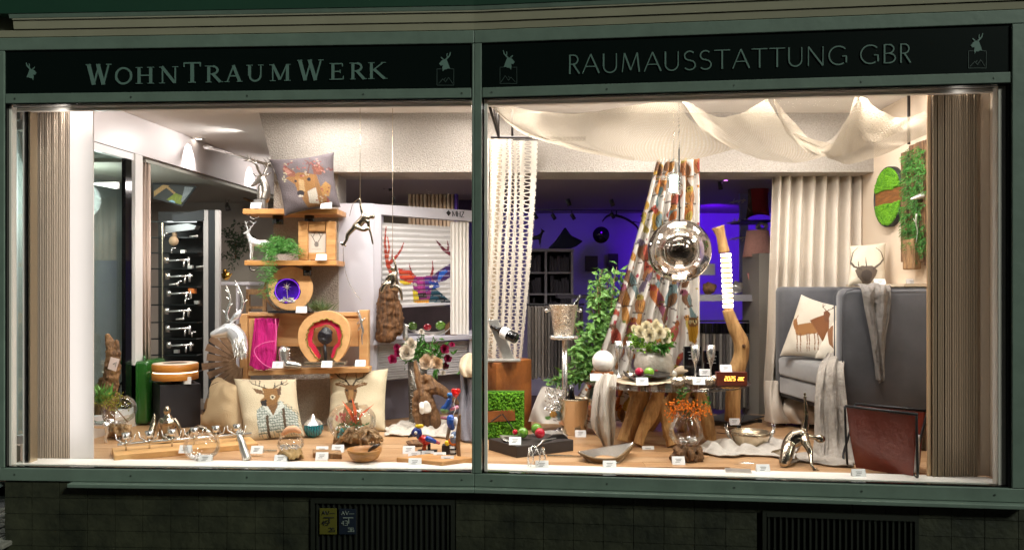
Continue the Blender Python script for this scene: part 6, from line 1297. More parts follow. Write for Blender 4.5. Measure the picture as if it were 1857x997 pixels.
# bird curtain
rn = random.Random(44); BS = []
cols = ['d07a3c', 'c45a44', 'a4586e', 'dcae48', '8e6444', 'c88a5c', '86a0a0', 'd0705c', '8c7c94', 'ccb65c', 'd89a50']
def bird(x, y, s, a, c1, c2, c3):
    r = lambda u, v: (x+(u*cos(a)-v*sin(a))*s, y+(u*sin(a)+v*cos(a))*s)
    BS.append(('p', [r(-2, 8), r(2, 8), r(4, 26), r(0, 30), r(-4, 24)], c2)); BS.append(('e', (x, y, 6.5*s, 11*s, a), c1)); BS.append(('e', (r(2, 2)[0], r(2, 2)[1], 3.6*s, 9*s, a+.15), c2)); BS.append(('e', (r(-1, -12)[0], r(-1, -12)[1], 4.2*s, 4.2*s, 0), c3)); BS.append(('p', [r(-4, -13), r(-8, -11), r(-4, -10)], '3a2418')); BS.append(('e', (r(-2, -13)[0], r(-2, -13)[1], 1.1*s, 1.1*s, 0), '140c08'))
    BS.append(('l', [r(-8, 10), r(0, 9), r(9, 11)], 1.2*s, '5a4030'))
    for i in range(3): BS.append(('l', [r(-2+i*2, -3), r(-1+i*2, 8)], .5, '4a2418'))
for row in range(10):
    y = 300+row*50; xl = 1190-(y-290)*.33 if y < 640 else 1075-(y-640)*.6
    x = xl+rn.uniform(-4, 12)
    while x < 1272:
        bird(x, y+rn.uniform(-12, 12), rn.uniform(1.1, 1.75), rn.uniform(-.5, .5), rn.choice(cols), rn.choice(cols), rn.choice(cols)); x += rn.uniform(22, 33)
for i in range(90): x, y = rn.uniform(1060, 1268), rn.uniform(290, 740); BS.append(('e', (x, y, rn.uniform(1.5, 4), rn.uniform(1, 3), rn.uniform(0, 3)), rn.choice(('c8a81c', '7a8a3a', 'b83a4a', '8a9a4a', 'd8801c'))))
for ox, oy in ((1256, 592), (1168, 690)):      # owls
    BS += [('p', [(ox-9, oy-16), (ox+9, oy-16), (ox+10, oy+10), (ox+4, oy+30), (ox-7, oy+26), (ox-10, oy+6)], 'c8941c'), ('e', (ox, oy-8, 10, 9, 0), '8a5a2a'), ('e', (ox-4, oy-9, 3.6, 3.6, 0), 'e8d8a0'), ('e', (ox+4, oy-9, 3.6, 3.6, 0), 'e8d8a0'), ('e', (ox-4, oy-9, 1.6, 1.6, 0), '1a1008'), ('e', (ox+4, oy-9, 1.6, 1.6, 0), '1a1008'), ('l', [(ox-9, oy-18), (ox-2, oy-13)], 2, '5a3a1c'), ('l', [(ox+9, oy-18), (ox+2, oy-13)], 2, '5a3a1c')]
t = T('bird_curtain', 'pale curtain printed with colourful birds and owls, gathered in folds', 'curtain', W(1180, 760, 6.0)); m = MB()
loft(m, [[(1193, 288, 5.88), (1215, 288, 5.86), (1240, 288, 5.86), (1269, 288, 5.88)], [(1163, 400, 5.9), (1200, 400, 5.88), (1235, 400, 5.88), (1269, 400, 5.9)], [(1128, 520, 5.95), (1180, 520, 5.9), (1225, 520, 5.88), (1269, 520, 5.9)], [(1088, 640, 6.0), (1150, 640, 5.95), (1215, 640, 5.9), (1269, 640, 5.92)], [(1050, 715, 6.1), (1130, 715, 6.0), (1205, 715, 5.95), (1269, 715, 5.95)], [(1020, 756, 6.2), (1110, 764, 6.1), (1200, 766, 6.0), (1269, 768, 6.0)]], 230, 260, 0, 1)
flat = [v.copy() for v in m.v]; nu, nv = 230, 260
for j in range(nv):
    for i in range(nu):
        u, v = i/(nu-1), j/(nv-1); m.v[j*nu+i] = m.v[j*nu+i]+Vector((.0, .045*sin(8*2*pi*u**.9+.6*sin(3*v))*(1-.75*max(0, (u-.7)/.3)), 0))
paint(m, 0, len(m.v), BS, 'ece5da', flat); m.uv = []; m.build('printed_cloth', printed_cloth, t)
m = MB(); loft(m, [[(983, 700, 5.95), (1010, 704, 6.0), (1040, 716, 6.1), (1066, 722, 6.1)], [(968, 735, 5.8), (1000, 728, 5.85), (1035, 735, 5.95), (1080, 745, 5.9)], [(958, 764, 5.8), (1000, 768, 5.72), (1040, 772, 5.75), (1090, 778, 5.75)]], 60, 40, .02, 3)
f2 = [v.copy() for v in m.v]; paint(m, 0, len(m.v), BS+[('e', (1003, 750, 7, 6, .5), 'd8a04a'), ('e', (994, 757, 5, 4, 0), '5a8a3a')], 'ded6cb', f2); m.uv = []; m.build('trailing_hem', printed_cloth, t)
# ---------------------------------------------------------------- round glass table
ZT = -.645; dT = 5.6; tz = EYE+ZT
t = T('glass_table', 'round smoky glass table on a base of crossed peeled logs', 'table', W(1207, 800, dT)); xT = W(1207, 690, dT).x; RT = .57
m = MB(); m.lathe((xT, dT, tz-.006), [(0, -.005), (RT-.003, -.005), (RT, -.002), (RT, .003), (RT-.003, .006), (0, .006)], 72); m.build('glass_top', glassmat('table_glass', (.62, .58, .54, 1), .10, .75), t)
LG = [((1168, 705, -.12), (1134, 800, -.2), 19), ((1200, 706, -.2), (1157, 808, -.3), 15), ((1218, 706, 0), (1236, 800, .25), 13), ((1254, 706, -.15), (1205, 798, -.05), 9), ((1268, 706, -.08), (1292, 806, -.2), 14), ((1140, 704, .1), (1166, 790, .3), 12), ((1240, 706, .2), (1180, 790, .3), 12), ((1192, 756, -.15), (1220, 812, -.32), 15), ((1228, 706, .05), (1262, 800, -.02), 10)]
for i, (a, b_, r) in enumerate(LG):
    rn = random.Random(i); d = 5.6; m = MB(d); pts = [(a[0]*(1-u)+b_[0]*u+rn.uniform(-2, 2), 0, a[2]*(1-u)+b_[2]*u) for u in (0, .25, .5, .75, 1)]
    za, zb_ = tz-.012, EYE+ZF+.012; P = []
    for j, p in enumerate(pts):
        z = za+(zb_-za)*j/4; P.append(Vector(((p[0]-CX)/F*(d+p[2]), d+p[2], z)))
    m.tube(P, [r*.76*d/F*(1+rn.uniform(-.2, .2)) for _ in P], 8, 12); m.noise(.008, 7); m.noise(.004, 30)
    for v in m.v: v.z = min(max(v.z, EYE+ZF+.001), tz-.012)
    m.build('log', log, t, smooth=False, bevel=.003)
def TB(px, dd): return W(px, 0, dd)
def onT(px, d):  # photo row of the table top at depth d
    return 522-ZT*F/d
zt = tz+.0065
def lat(px, d, prof, mt, name, parent=None, seg=28, z=None, **kw):
    k = d/F; m = MB(d); m.lathe(((px-CX)/F*d, d, z if z is not None else zt), [(r*k, h*k) for r, h in prof], seg); return m.build(name, mt, parent, **kw)
# white ball on block
m = MB(); m.b(1077, 674, 1113, 686, .10, 5.42); o = m.build('ball_stand', burl, smooth=False, bevel=.004); tag(o, 'small burl block on the left rim of the table under the white ball', 'wood block')
m = MB(5.47); m.s((1094, 655), 20, 28, 18); tag(m.build('white_ball', mat('white_stone', 'eae4de', .5, bump=.3, bs=60, emit=0)), 'textured white ball lamp at the left rim of the table', 'ball'); pcard(1081, 690, 'white card below the white ball', 5.33)
# flutes
def flute(px, d, lab, h, mt):
    t = T('champagne_flute', lab, 'glass', ((px-CX)/F*d, d, zt), 'silver champagne flutes on the table'); s = h/66
    lat(px, d, [(0, 0), (9*s, 0), (8*s, 1.5), (1.5, 4*s), (1.2, 22*s), (2.5, 30*s), (6*s, 42*s)], silver, 'stem', t, 18); lat(px, d, [(2.5, 30*s), (6*s, 40*s), (8*s, 52*s), (7.5*s, 66*s), (7*s, 66*s)], mt, 'bowl', t, 18)
flute(1122, 5.75, 'left champagne flute standing behind the white ball', 66, silver); flute(1143, 5.75, 'second champagne flute from the left behind the white ball', 66, silver); flute(1261, 5.5, 'champagne flute in front of the left black box on the table', 66, silver); flute(1289, 5.5, 'champagne flute in front of the right black box on the table', 66, silver)
# flower bowl
d = 5.62; t = T('flower_bowl', 'round frosted glass bowl packed with cream roses and green hydrangea', 'flower bowl', ((1186-CX)/F*d, d, zt))
lat(1186, d, [(0, 0), (20, 0), (32, 10), (37, 28), (32, 44), (26, 50)], mat('frosted_glass', 'b8aea0', .2, var=.3, vs=18, bump=.5, bs=40), 'bowl', t, 36)
m = MB(d); rn = random.Random(3)
for i in range(420):
    s_ = rn.choice(((1165, 622, 13), (1212, 612, 11), (1182, 628, 14), (1150, 615, 6))); p = m.W((s_[0]+rn.gauss(0, s_[2]*.5), s_[1]+rn.gauss(0, 7), rn.uniform(-.1, .02))); m.leaf(p, (rn.uniform(-1, 1), -.6, rn.uniform(-1, 1)), .025, .018)
m.build('hydrangea', mat('hydrangea_green', '8ab82c', .6, vs=40, col2='3a6a10'), t, smooth=False)
m = MB(d)
for i in range(16): m.leaf(m.W((1200+rn.uniform(-14, 14), 628, -.1)), (rn.uniform(-.6, .9), -.5, rn.uniform(-.9, .2)), .08, .04)
m.build('leaf', leafg, t, smooth=False)
for i, (px, py, R, dd) in enumerate([(1160, 602, 12, -.08), (1178, 608, 13, -.12), (1196, 604, 12, -.1), (1172, 592, 11, 0), (1190, 592, 12, -.02), (1207, 614, 11, -.08), (1208, 602, 9, 0), (1150, 596, 8, 0)]): m = MB(d); peony(m, px, py, R, dd, n=34, seed=i+30); m.build('rose', mat('rose_cream', 'fff6dc', .6, var=.12, vs=30), t, smooth=False)
# ribbon cloth on the table and hanging down at the left
m = MB(); loft(m, [[(1112, 684, 5.42), (1112, 676, 5.6)], [(1135, 692, 5.28), (1140, 680, 5.5)], [(1170, 696, 5.2), (1180, 682, 5.45)], [(1205, 690, 5.3), (1215, 678, 5.55)], [(1240, 684, 5.45), (1240, 676, 5.7)]], 14, 40, .004, 2)
for v in m.v: v.z = zt+.006+.018*abs(noise.noise(v*14))
tag(m.build('table_cloth', linen, solid=.005), 'crumpled beige cloth strip lying across the table', 'cloth')
m = MB(); loft(m, [[(1086, 679, 5.36), (1100, 677, 5.36), (1118, 680, 5.36)], [(1078, 705, 5.28), (1094, 703, 5.24), (1116, 705, 5.28)], [(1073, 745, 5.26), (1092, 745, 5.2), (1114, 745, 5.27)], [(1074, 775, 5.28), (1092, 780, 5.22), (1115, 772, 5.28)], [(1092, 800, 5.3), (1096, 812, 5.28), (1112, 806, 5.3)]], 50, 50, .026, 2.5, wr=.02, ws=3)
tag(m.build('hanging_scarf', clothmat('scarf_grey', 'd6ccc0', .25, .6, 110, .1), solid=.003), 'pale grey scarf hanging from the left rim of the table to the floor', 'scarf')
# dark wavy dish and balls
m = MB(); loft(m, [[(1130, 672, 5.5), (1150, 682, 5.5), (1172, 674, 5.55), (1190, 668, 5.55), (1216, 676, 5.55)], [(1134, 680, 5.32), (1152, 689, 5.3), (1172, 680, 5.3), (1192, 684, 5.32), (1213, 682, 5.36)]], 40, 8); 
tag(m.build('wavy_dish', mat('dark_pewter', '2c2826', .25, .4), solid=.006), 'dark wavy metal dish on the table before the flower bowl', 'dish')
knob(1177, 675, 9.5, '6f9a2c', 'light green glass ball on the dark wavy dish', 5.4); knob(1159, 674, 8, 'b8183c', 'pinkish red glass ball left of the green one on the wavy dish', 5.45); knob(1190, 673, 5, 'b8183c', 'small red ball right of the green one on the wavy dish', 5.5)
for i, (px, d, lab) in enumerate(((1229, 5.25, 'leftmost small silver bowl on the table'), (1251, 5.3, 'second small silver bowl on the table from the left'), (1283, 5.27, 'third small silver bowl, before the right champagne flute'), (1298, 5.35, 'rightmost small silver bowl beside the wooden clock'), (1140, 5.5, 'small silver bowl left of the wavy dish'))):
    tag(lat(px, d, [(0, 0), (6, 0), (11, 4), (13.5, 10), (13, 14), (12, 14), (12, 9), (8, 3), (0, 2)], hammered, 'silver_bowl', None, 22), lab, 'bowl', 'small silver bowls on the table')
tag(lat(1262, 5.28, [(0, 0), (48, 0), (49, 3), (47, 4), (0, 4)], driftdark, 'serving_board', None, 40, z=zt-.0), 'thin round wooden serving board under the small silver bowls', 'board') if 0 else None
m = MB(5.75); limb(m, [(1226, 674), (1240, 670), (1258, 676)], [7, 8, 5], 8, 8); m.noise(.01, 20); tag(m.build('cream_napkin', linen), 'crumpled cream napkin behind the small silver bowls', 'napkin')
m = MB(5.6); limb(m, [(1208, 672), (1222, 678)], [7, 6]); m.noise(.01, 30); tag(m.build('silver_napkin', satin, remesh=.005), 'crumpled silver ornament right of the wavy dish', 'ornament')
for a, b_, c_, e_, lab in ((1241, 628, 1272, 676, 'left black gift box with pale text behind the flute'), (1277, 636, 1304, 676, 'right black gift box with pale text behind the flute')):
    dd = 5.72; m = MB(dd); yb = onT(0, dd); m.b(a, b_-(676-yb)*0, c_, yb, .04, dd); o = m.build('gift_box', gloss_black, smooth=False, bevel=.002); tag(o, lab, 'box')
    m = MB(dd-.003)
    for j, w_ in enumerate((9, 7, 8)): m.t([((a+c_)/2-w_, b_+10+j*6), ((a+c_)/2+w_, b_+10+j*6)], .5, 4)
    m.build('printed_text', ink, o, smooth=False)
# wooden clock
dC = 5.28; t = T('wooden_clock', 'red brown block clock with glowing digits 2025 20C on the table rim', 'clock', W(1327, onT(0, dC), dC)); yb = onT(0, dC)-.5
m = MB(); m.b(1300, yb-25, 1355, yb, .05, dC); m.build('case', mat('clock_wood', '6f2f1c', .4, vs=4, col2='4a1c10', stretch=(1, 1, 8)), t, smooth=False, bevel=.002)
dg = mat('digit_glow', (1, .52, .08, 1), emit=3); SEG = {'2': 'abged', '0': 'abcdef', '5': 'afgcd', 'C': 'adef'}
m = None
def seg(ch, x, y, w_, h_):
    S = {'a': (0, 0, w_, 0), 'b': (w_, 0, w_, h_/2), 'c': (w_, h_/2, w_, h_), 'd': (0, h_, w_, h_), 'e': (0, h_/2, 0, h_), 'f': (0, 0, 0, h_/2), 'g': (0, h_/2, w_, h_/2)}
    m = MB(dC-.0015); sl = .12
    for q in SEG[ch]: a, b_, c_, e_ = S[q]; m.t([(x+a+sl*(h_-b_), y+b_), (x+c_+sl*(h_-e_), y+e_)], .5, 4)
    m.build('digit', dg, t, smooth=False)
for i, c_ in enumerate('2025'): seg(c_, 1314+i*5.2, yb-17, 3.4, 7.2)
for i, c_ in enumerate('20C'): seg(c_, 1338.5+i*4, yb-15.4, 2.5, 5.4)
pcard(1317, yb-25.5, 'white card standing on top of the wooden clock', dC+.02); pcard(1165, 698, 'white card at the front rim of the table', 5.06); pcard(1268, 697, 'white card between the small silver bowls', 5.12); pcard(1279, 681, 'white card before the right black gift box', 5.6)
# ---------------------------------------------------------------- lamp made of a branch
dB = 5.95; t = T('branch_lamp', 'tall floor lamp made of a peeled branch with glowing rings', 'lamp', W(1330, 775, dB))
m = MB(dB); m.t([(1302, 411), (1308, 430), (1314, 458)], [13, 9, 10], 10, 12); m.noise(.008, 14); m.build('upper_branch', log, t)
m = MB(dB); m.t([(1320, 560), (1328, 585), (1342, 615), (1344, 640), (1336, 670), (1330, 700), (1328, 762)], [10, 11, 14, 13, 15, 13, 14], 12, 30); m.s((1347, 628, -.03), (9, 6, 7), 10, 7); m.noise(.01, 9); m.build('lower_branch', log, t)
m = MB(dB); m.s((1349, 627, -.065), 3.5, 10, 7); m.build('knot_hole', bark, t)
lamp_glow = mat('lamp_ring_glow', (1, .80, .58, 1), emit=9)
for i in range(11):
    y = 460+i*9.2; x = 1315+(y-460)*.045+1; m = MB(dB); m.t([(x, y), (x+.4, y+5.4)], 9.3, 16); m.build('glow_ring', lamp_glow, t); m = MB(dB); m.t([(x+.4, y+5.5), (x+.6, y+9.1)], 8.2, 14); m.build('wood_ring', log, t)
m = MB(); P = [W(x, y, DF(y)) for x, y in ((1388, 762), (1340, 775), (1265, 768), (1315, 757))]; m.hexa([p+Vector((0, 0, .03)) for p in (P[2], P[1], P[0], P[3])]+[p+Vector((0, 0, .038)) for p in (P[2], P[1], P[0], P[3])]); m.build('base_plate', mat('raw_steel', '6f6e70', .35, .8, var=.3, vs=10), t, smooth=False)
for x, y in ((1290, 772), (1338, 778), (1376, 768)): m = MB(5.9); m.b(x, y-8, x+6, y, .03, DF(y)+.06); m.build('foot', black, t, smooth=False)
m = MB(5.75); m.t([(1357, 690), (1354, 740), (1340, 770, -.05), (1325, 785, -.1), (1300, 784, -.1)], .8, 5, 24); m.build('cable', black, t); pcard(1333, 770, 'white card on the base plate of the branch lamp', 5.85)
# pendant
dP = 5.25; t = T('pendant_lamp', 'mirrored glass globe pendant lamp hanging over the table', 'pendant lamp', W(1232, 396, dP)); c = W(1232, 455, dP); k = dP/F
m = MB(dP); m.s((1232, 455), 57, 48, 32); m.build('globe', glassmat('globe_mirror', (.86, .84, .82, 1), .38, .95, .01, (.95, .92, .88, 1)), t)
m = MB(dP); m.s((1232, 457), (31, 31, 29), 36, 24); m.build('inner_globe', mat('inner_mirror', 'a09a94', .03, 1), t)
m = MB(dP); m.la(1232, 402, [(0, -3), (12, -3), (14, 0), (12, 3), (0, 3)], 24); m.build('cap', black, t)
pl = mat('pendant_glow', (1, .9, .75, 1), emit=6)
m = MB(dP); m.la(1232, 405, [(0, -2), (13, -2), (13, 2), (0, 2)], 24); m.la(1232, 484, [(0, -2), (9, -2), (9, 4), (0, 4)], 24); m.la(1232, 500, [(0, -1), (13, -1), (13, 1), (0, 1)], 24); m.build('light_disc', pl, t)
m = MB(dP); m.t([(1231, 185), (1232, 398)], 1.3, 6); m.build('cord', black, t)
t = T('cyan_glass', 'small glowing cyan glass lamp on the cord above the mirrored globe', 'lamp', W(1224, 352, 5.0)); m = MB(5.05); m.t([(1222, 318), (1222, 348)], 7, 16); m.build('glow_core', mat('cyan_glow', (.6, 1, 1, 1), emit=7), t); m = MB(5.05); m.t([(1223, 314), (1223, 352)], 13, 20); m.build('glass_tube', glass, t); m = MB(5.05); m.b(1188, 319, 1262, 323, .1); m.build('glass_plate', glass, t, smooth=False)  # glowing cyan glass cylinder with a clear plate
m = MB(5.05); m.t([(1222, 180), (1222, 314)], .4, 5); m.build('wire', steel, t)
# berries vase
d = 4.9; t = T('berry_vase', 'clear pear shaped vase with orange berries on brown root wood', 'vase', W(1245, 838, d))
rootbase('root_block', 1245, 840, 66, 34, driftdark, t, d, 7, 8); m = MB(d); m.la(1244, 806, [(0, 0), (20, 2), (31, 16), (30, 30), (20, 52), (17, 56), (18, 57)], 32); m.build('vase', glass, t)
rn = random.Random(2); m = MB(d); mm = MB(d); ml = MB(d)
for i in range(9):
    tip = (1244+(i-4)*8+rn.uniform(-3, 3), 740+rn.uniform(-8, 10), rn.uniform(-.05, .05)); mm.t([(1244, 790), (1244, 765), tip], .7, 5, 8)
    for j in range(26): m.s((tip[0]+rn.gauss(0, 6), tip[1]+rn.gauss(2, 6), rn.gauss(0, .02)), rn.uniform(1.2, 1.9), 6, 4)
mm.t([(1244, 750), (1234, 725), (1228, 712)], .7, 5, 8); mm.t([(1250, 750), (1270, 738), (1284, 728)], .7, 5, 8)
for i in range(40): p = rn.choice(((1230, 718), (1240, 712), (1275, 735), (1282, 730), (1245, 752), (1236, 724))); ml.leaf(ml.W((p[0]+rn.gauss(0, 3), p[1]+rn.gauss(0, 4))), (rn.uniform(-1, 1), -.3, rn.uniform(0, 1)), .03, .016)
m.build('berries', mat('orange_berry', 'e87c14', .35), t, smooth=False)['kind'] = 'stuff'; mm.build('stem', drift, t); ml.build('leaves', leafg, t, smooth=False)
m = MB(d)
for i in range(16): m.s((1246+rn.uniform(-18, 18), 797+rn.uniform(-3, 5), rn.uniform(-.04, .04)), rn.uniform(2.5, 4.5), 8, 6)
m.build('glass_pebbles', silver, t); pcard(1231, 842, 'white card in front of the orange berry vase'); pcard(1176, 822, 'white card under the logs of the glass table', 5.2)
# stag handle bowl
d = DF(812); t = T('stag_bowl', 'polished champagne bowl with two stag head handles on crumpled cloth', 'bowl', W(1360, 812, d)); m = MB(d); m.la(1360, 813, [(0, 0), (18, 0), (28, 8), (34, 24), (36, 31), (34, 32), (31, 20), (20, 4)], 40); m.build('bowl', steel, t)
for sx in (-1, 1):
    m = MB(d); x = 1360+sx*38; limb(m, [(x, 790), (x+sx*4, 782)], [3, 4]); 
    for q in ((3, -8), (9, -6), (8, -12), (2, -12)): m.t([(x+sx*4, 780), (x+sx*q[0], 780+q[1])], [1.2, .6], 5)
    m.t([(x-2*sx, 792), (x-sx*4, 802)], [2.2, 1.5], 6); m.build('stag_handle', silver, t)
puddle('crumpled_cloth', 'crumpled pale cloth on the floor under the stag handle bowl', 'cloth', [[(1262, 812), (1320, 802), (1390, 800), (1450, 806)], [(1275, 824), (1320, 830), (1380, 828), (1440, 838)]], .045, clothmat('gauze', 'd2cac0', .15, .6, 110, .12), 4)
t = T('serving_cutlery', 'silver serving cutlery set lying at the front edge', 'cutlery', W(1350, 850, 4.72))
for a in ([(1314, 848, .03), (1335, 845, .03), (1370, 849, .0)], [(1313, 852, 0), (1340, 851, 0), (1366, 853, -.02)], [(1325, 842, .08), (1355, 841, .07), (1396, 846, .05)]): m = MB(4.74); m.t(a, [1, 4, 1.5], 8, 10); m.build('knife', silver, t)
m = MB(); fbox(m, (1316, 858), (1364, 860), (1314, 850), .008); m.build('tray', satin, t, smooth=False, bevel=.002); pcard(1385, 857, 'white card right of the silver cutlery set')
# leaf tray
t = T('leaf_tray', 'boat shaped wooden tray with silver inside near the front edge', 'tray', W(1098, 842, 4.9)); dd = 4.92
m = MB(); loft(m, [[(1050, 818, dd), (1085, 812, dd+.2), (1120, 806, dd+.2), (1148, 802, dd+.12)], [(1052, 822, dd-.02), (1085, 836, dd+.02), (1115, 834, dd+.02), (1146, 808, dd+.1)], [(1052, 820, dd-.05), (1080, 840, dd-.12), (1120, 838, dd-.12), (1148, 806, dd+.05)]], 40, 24); m.build('silver_inside', silver, t, solid=.004)
m = MB(); loft(m, [[(1048, 819, dd-.06), (1080, 830, dd-.14), (1120, 828, dd-.14), (1149, 804, dd+.04)], [(1054, 824, dd-.04), (1082, 843, dd-.10), (1118, 842, dd-.10), (1146, 812, dd+.05)]], 30, 8); m.build('wooden_hull', mat('tray_wood', '8a7250', .5, vs=6, col2='5f4a30'), t, solid=.01); pcard(1106, 850, 'white card before the boat shaped tray')
m = MB(); m.add([W(992, 825, 5.03), W(1055, 827, 5.0), W(1055, 829, 4.96), W(992, 828, 4.98)], [(0, 1, 2, 3)])
for v in m.v: v.z = EYE+ZF+.004
tag(m.build('floor_rail', steel, smooth=False, solid=.004), 'thin metal rail on the floor between low dark box and boat tray', 'rail')
# yoga sculpture
d = 4.78; t = T('yoga_sculpture', 'antique silver sculpture of a kneeling figure reaching one arm straight up', 'sculpture', W(1440, 850, d)); m = MB(d); fz_ = lambda y: y
limb(m, [(1428, 816, 0), (1433, 801, .01), (1443, 791, .01), (1454, 789, 0)], [12.5, 12.5, 13, 12], 12, 12); limb(m, [(1434, 806, 0), (1446, 799, 0), (1456, 796, 0)], [10, 11, 10], 12, 8); limb(m, [(1452, 786, .03), (1458, 794, -.02), (1461, 803, -.05)], [8, 8.5, 7], 10, 6)
limb(m, [(1460, 789), (1472, 792), (1480, 793)], [5.5, 4.2, 4.5]); m.s((1487, 795), (9.5, 8, 8), 16, 11, .2); m.s((1490, 800, -.02), (4, 3, 3)); m.s((1486, 790, .03), 2)
limb(m, [(1457, 784, .03), (1461, 766, .03), (1462, 752, .03)], [8.5, 6, 4.6], 10, 8); limb(m, [(1462, 752, .03), (1461, 740, .03), (1460.5, 727, .03)], [4.2, 3.8, 2.2], 10, 8); limb(m, [(1460, 726, .03), (1459.5, 719, .03)], [2.6, 2.6])
limb(m, [(1461, 802, -.05), (1467, 813, -.08), (1470, 823, -.1)], [8, 6.2, 4.8], 10, 8); limb(m, [(1470, 823, -.1), (1471, 833, -.13), (1472, 843, -.16)], [4.4, 3.8, 2.5], 10, 8); limb(m, [(1472, 844, -.16), (1476, 850, -.17)], [2.8, 2.8])
limb(m, [(1430, 812, -.03), (1426, 826, -.06), (1422, 839, -.08)], [12.5, 11.5, 9], 12, 8); limb(m, [(1422, 841, -.08), (1436, 838, 0), (1448, 836, .08)], [8, 7.5, 4], 10, 8); limb(m, [(1430, 814, .06), (1418, 820, .16), (1403, 822, .24)], [9, 8, 6], 10, 8)
for a in ((1486, 853.5), (1483, 855), (1479, 856), (1475, 856), (1482, 850)): limb(m, [(1477, 851, -.17), (a[0], a[1]-1.6, -.18)], [1.8, 1.1], 6)
for a in ((1457.5, 713), (1459, 711), (1460.5, 712), (1462, 714.5), (1464, 720)): limb(m, [(1460, 720, .03), (a[0], a[1], .03)], [1.5, .9], 6)
for v in m.v: v.z = max(v.z, EYE+ZF+.001)
m.build('figure', antique, t, remesh=.0036, relax=2)
# ================================================================ right end: curtain, wall pieces, sofa
cur = clothmat('curtain_linen', 'e2d6c6', .12, .3, 160, .08)
t = T('linen_curtain', 'floor length beige linen curtain in deep folds behind the sofa', 'curtain', W(1480, 766, 6.3)); m = MB()
nu, nv = 220, 60; loft(m, [[(1404, 285, 6.25), (1490, 285, 6.25), (1572, 285, 6.25)], [(1400, 420, 6.25), (1485, 420, 6.25), (1572, 420, 6.25)], [(1394, 600, 6.25), (1480, 600, 6.25), (1573, 600, 6.25)], [(1388, 700, 6.25), (1480, 700, 6.25), (1575, 700, 6.25)], [(1392, 766, 6.2), (1480, 768, 6.2), (1575, 768, 6.2)]], nu, nv)
for j in range(nv):
    for i in range(nu):
        u, v = i/(nu-1), j/(nv-1); s_ = sin(9*2*pi*u+.5*sin(2.5*v+u*5)); m.v[j*nu+i] = m.v[j*nu+i]+Vector((.012*sin(18*pi*u+1)*0, .055*math.copysign(abs(s_)**.6, s_), 0))
m.build('curtain_cloth', cur, t, solid=.003)
m = MB(); loft(m, [[(1388, 690, 6.15), (1402, 690, 6.12), (1412, 690, 6.15)], [(1390, 735, 6.08), (1404, 735, 6.02), (1420, 735, 6.08)], [(1386, 762, 6.12), (1408, 768, 6.0), (1440, 766, 6.1)]], 30, 24, .012, 2); m.build('bottom_fold', cur, t, solid=.003)
m = MB(); loft(m, [[(1425, 718, 6.12), (1455, 716, 6.1), (1490, 716, 6.12)], [(1422, 745, 6.05), (1455, 742, 5.98), (1492, 745, 6.0)], [(1424, 766, 6.1), (1458, 768, 5.98), (1494, 770, 5.95)]], 30, 20, .02, 2); m.build('trailing_fold', cur, t, solid=.003)
# moss disc on the side wall
dM = 5.68; cM = Vector((rx_(dM), dM, W(0, 357, dM).z)); RM = .212
t = T('moss_picture', 'round moss wall picture with a wooden band on the right wall', 'wall picture', cM)
rotx = Matrix.Rotation(-pi/2, 3, 'Y'); m = MB(); m.lathe(cM, [(RM-.008, .021), (RM-.008, .04), (RM, .04), (RM, .001), (0, .001)], 48, rotx); m.build('rim', black, t); m = MB(); m.lathe(cM, [(RM-.0085, .02), (RM-.0085, .027), (0, .027)], 40, rotx); m.build('moss_backing', mat('moss_base', '3c6a0c', .9), t)
rn = random.Random(3); m = MB(); n_ = 0
while n_ < 2000:
    a, b_ = rn.uniform(-RM, RM), rn.uniform(-RM, RM)
    if a*a+b_*b_ > (RM-.012)**2 or abs(b_-.005*sin(a*30)) < .052: continue
    n_ += 1; m.ball((cM.x-.032-rn.uniform(0, .012), cM.y+a, cM.z+b_), rn.uniform(.005, .009), 5, 4)
o = m.build('moss', moss, t, smooth=False); o['kind'] = 'stuff'
m = MB(); P = [(-1, -.046), (-.5, -.052), (0, -.044), (.5, -.05), (1, -.046), (1, .05), (.4, .046), (0, .052), (-.6, .047), (-1, .05)]
V = [Vector((cM.x-.036, cM.y+a*(RM-.014)*sqrt(max(0, 1-(b_/RM)**2)), cM.z+b_)) for a, b_ in P]; m.add(V+[v+Vector((.02, 0, 0)) for v in V], [tuple(range(10)), tuple(range(19, 9, -1))]+[(i, i+10, (i+1) % 10+10, (i+1) % 10) for i in range(10)]); m.build('wooden_band', mat('band_wood', '9c6430', .5, vs=6, col2='5c3414', stretch=(1, 2, 12), bump=.5), t, smooth=False)
# fern wall panel
t = T('fern_wall_decoration', 'tall weathered wooden wall panel overgrown with green fern beside the right blind', 'wall panel', (rx_(5.25), 5.25, EYE+.13))
for i in range(4):
    y0 = 5.04+i*.105; m = MB(); x = rx_(y0)-.02-.006*(i % 2); m.box((x, y0+.05, EYE+.545+.01*(i % 3)), (.035, .1, .80-.02*i)); m.build('board', driftdark, t, smooth=False, bevel=.006)
m = MB(); m.box((rx_(5.25)-.055, 5.27, EYE+.22), (.05, .16, .2)); m.build('lower_board', drift, t, smooth=False, bevel=.01)
rn = random.Random(77); m = MB()
for i in range(150):
    p0 = Vector((rx_(5.25)-.045, 5.08+rn.uniform(0, .30), EYE+rn.uniform(.28, .93))); tip = p0+Vector((-rn.uniform(.005, .03), rn.uniform(-.07, .07), -rn.uniform(.04, .14))); c_ = catmull([p0, (p0+tip)/2+Vector((-.02, 0, .02)), tip], 9)
    for j in range(1, 9):
        for s in (-1, 1): m.leaf(c_[j], Vector((-.4, s*.8, -.5)), .028, .007)
m.build('fern_leaves', fern, t, smooth=False)
t = T('wall_deer_head', 'small silver deer head on the fern covered wall panel', 'deer head', (rx_(5.2)-.1, 5.2, EYE+.6)); m = MB(5.15)
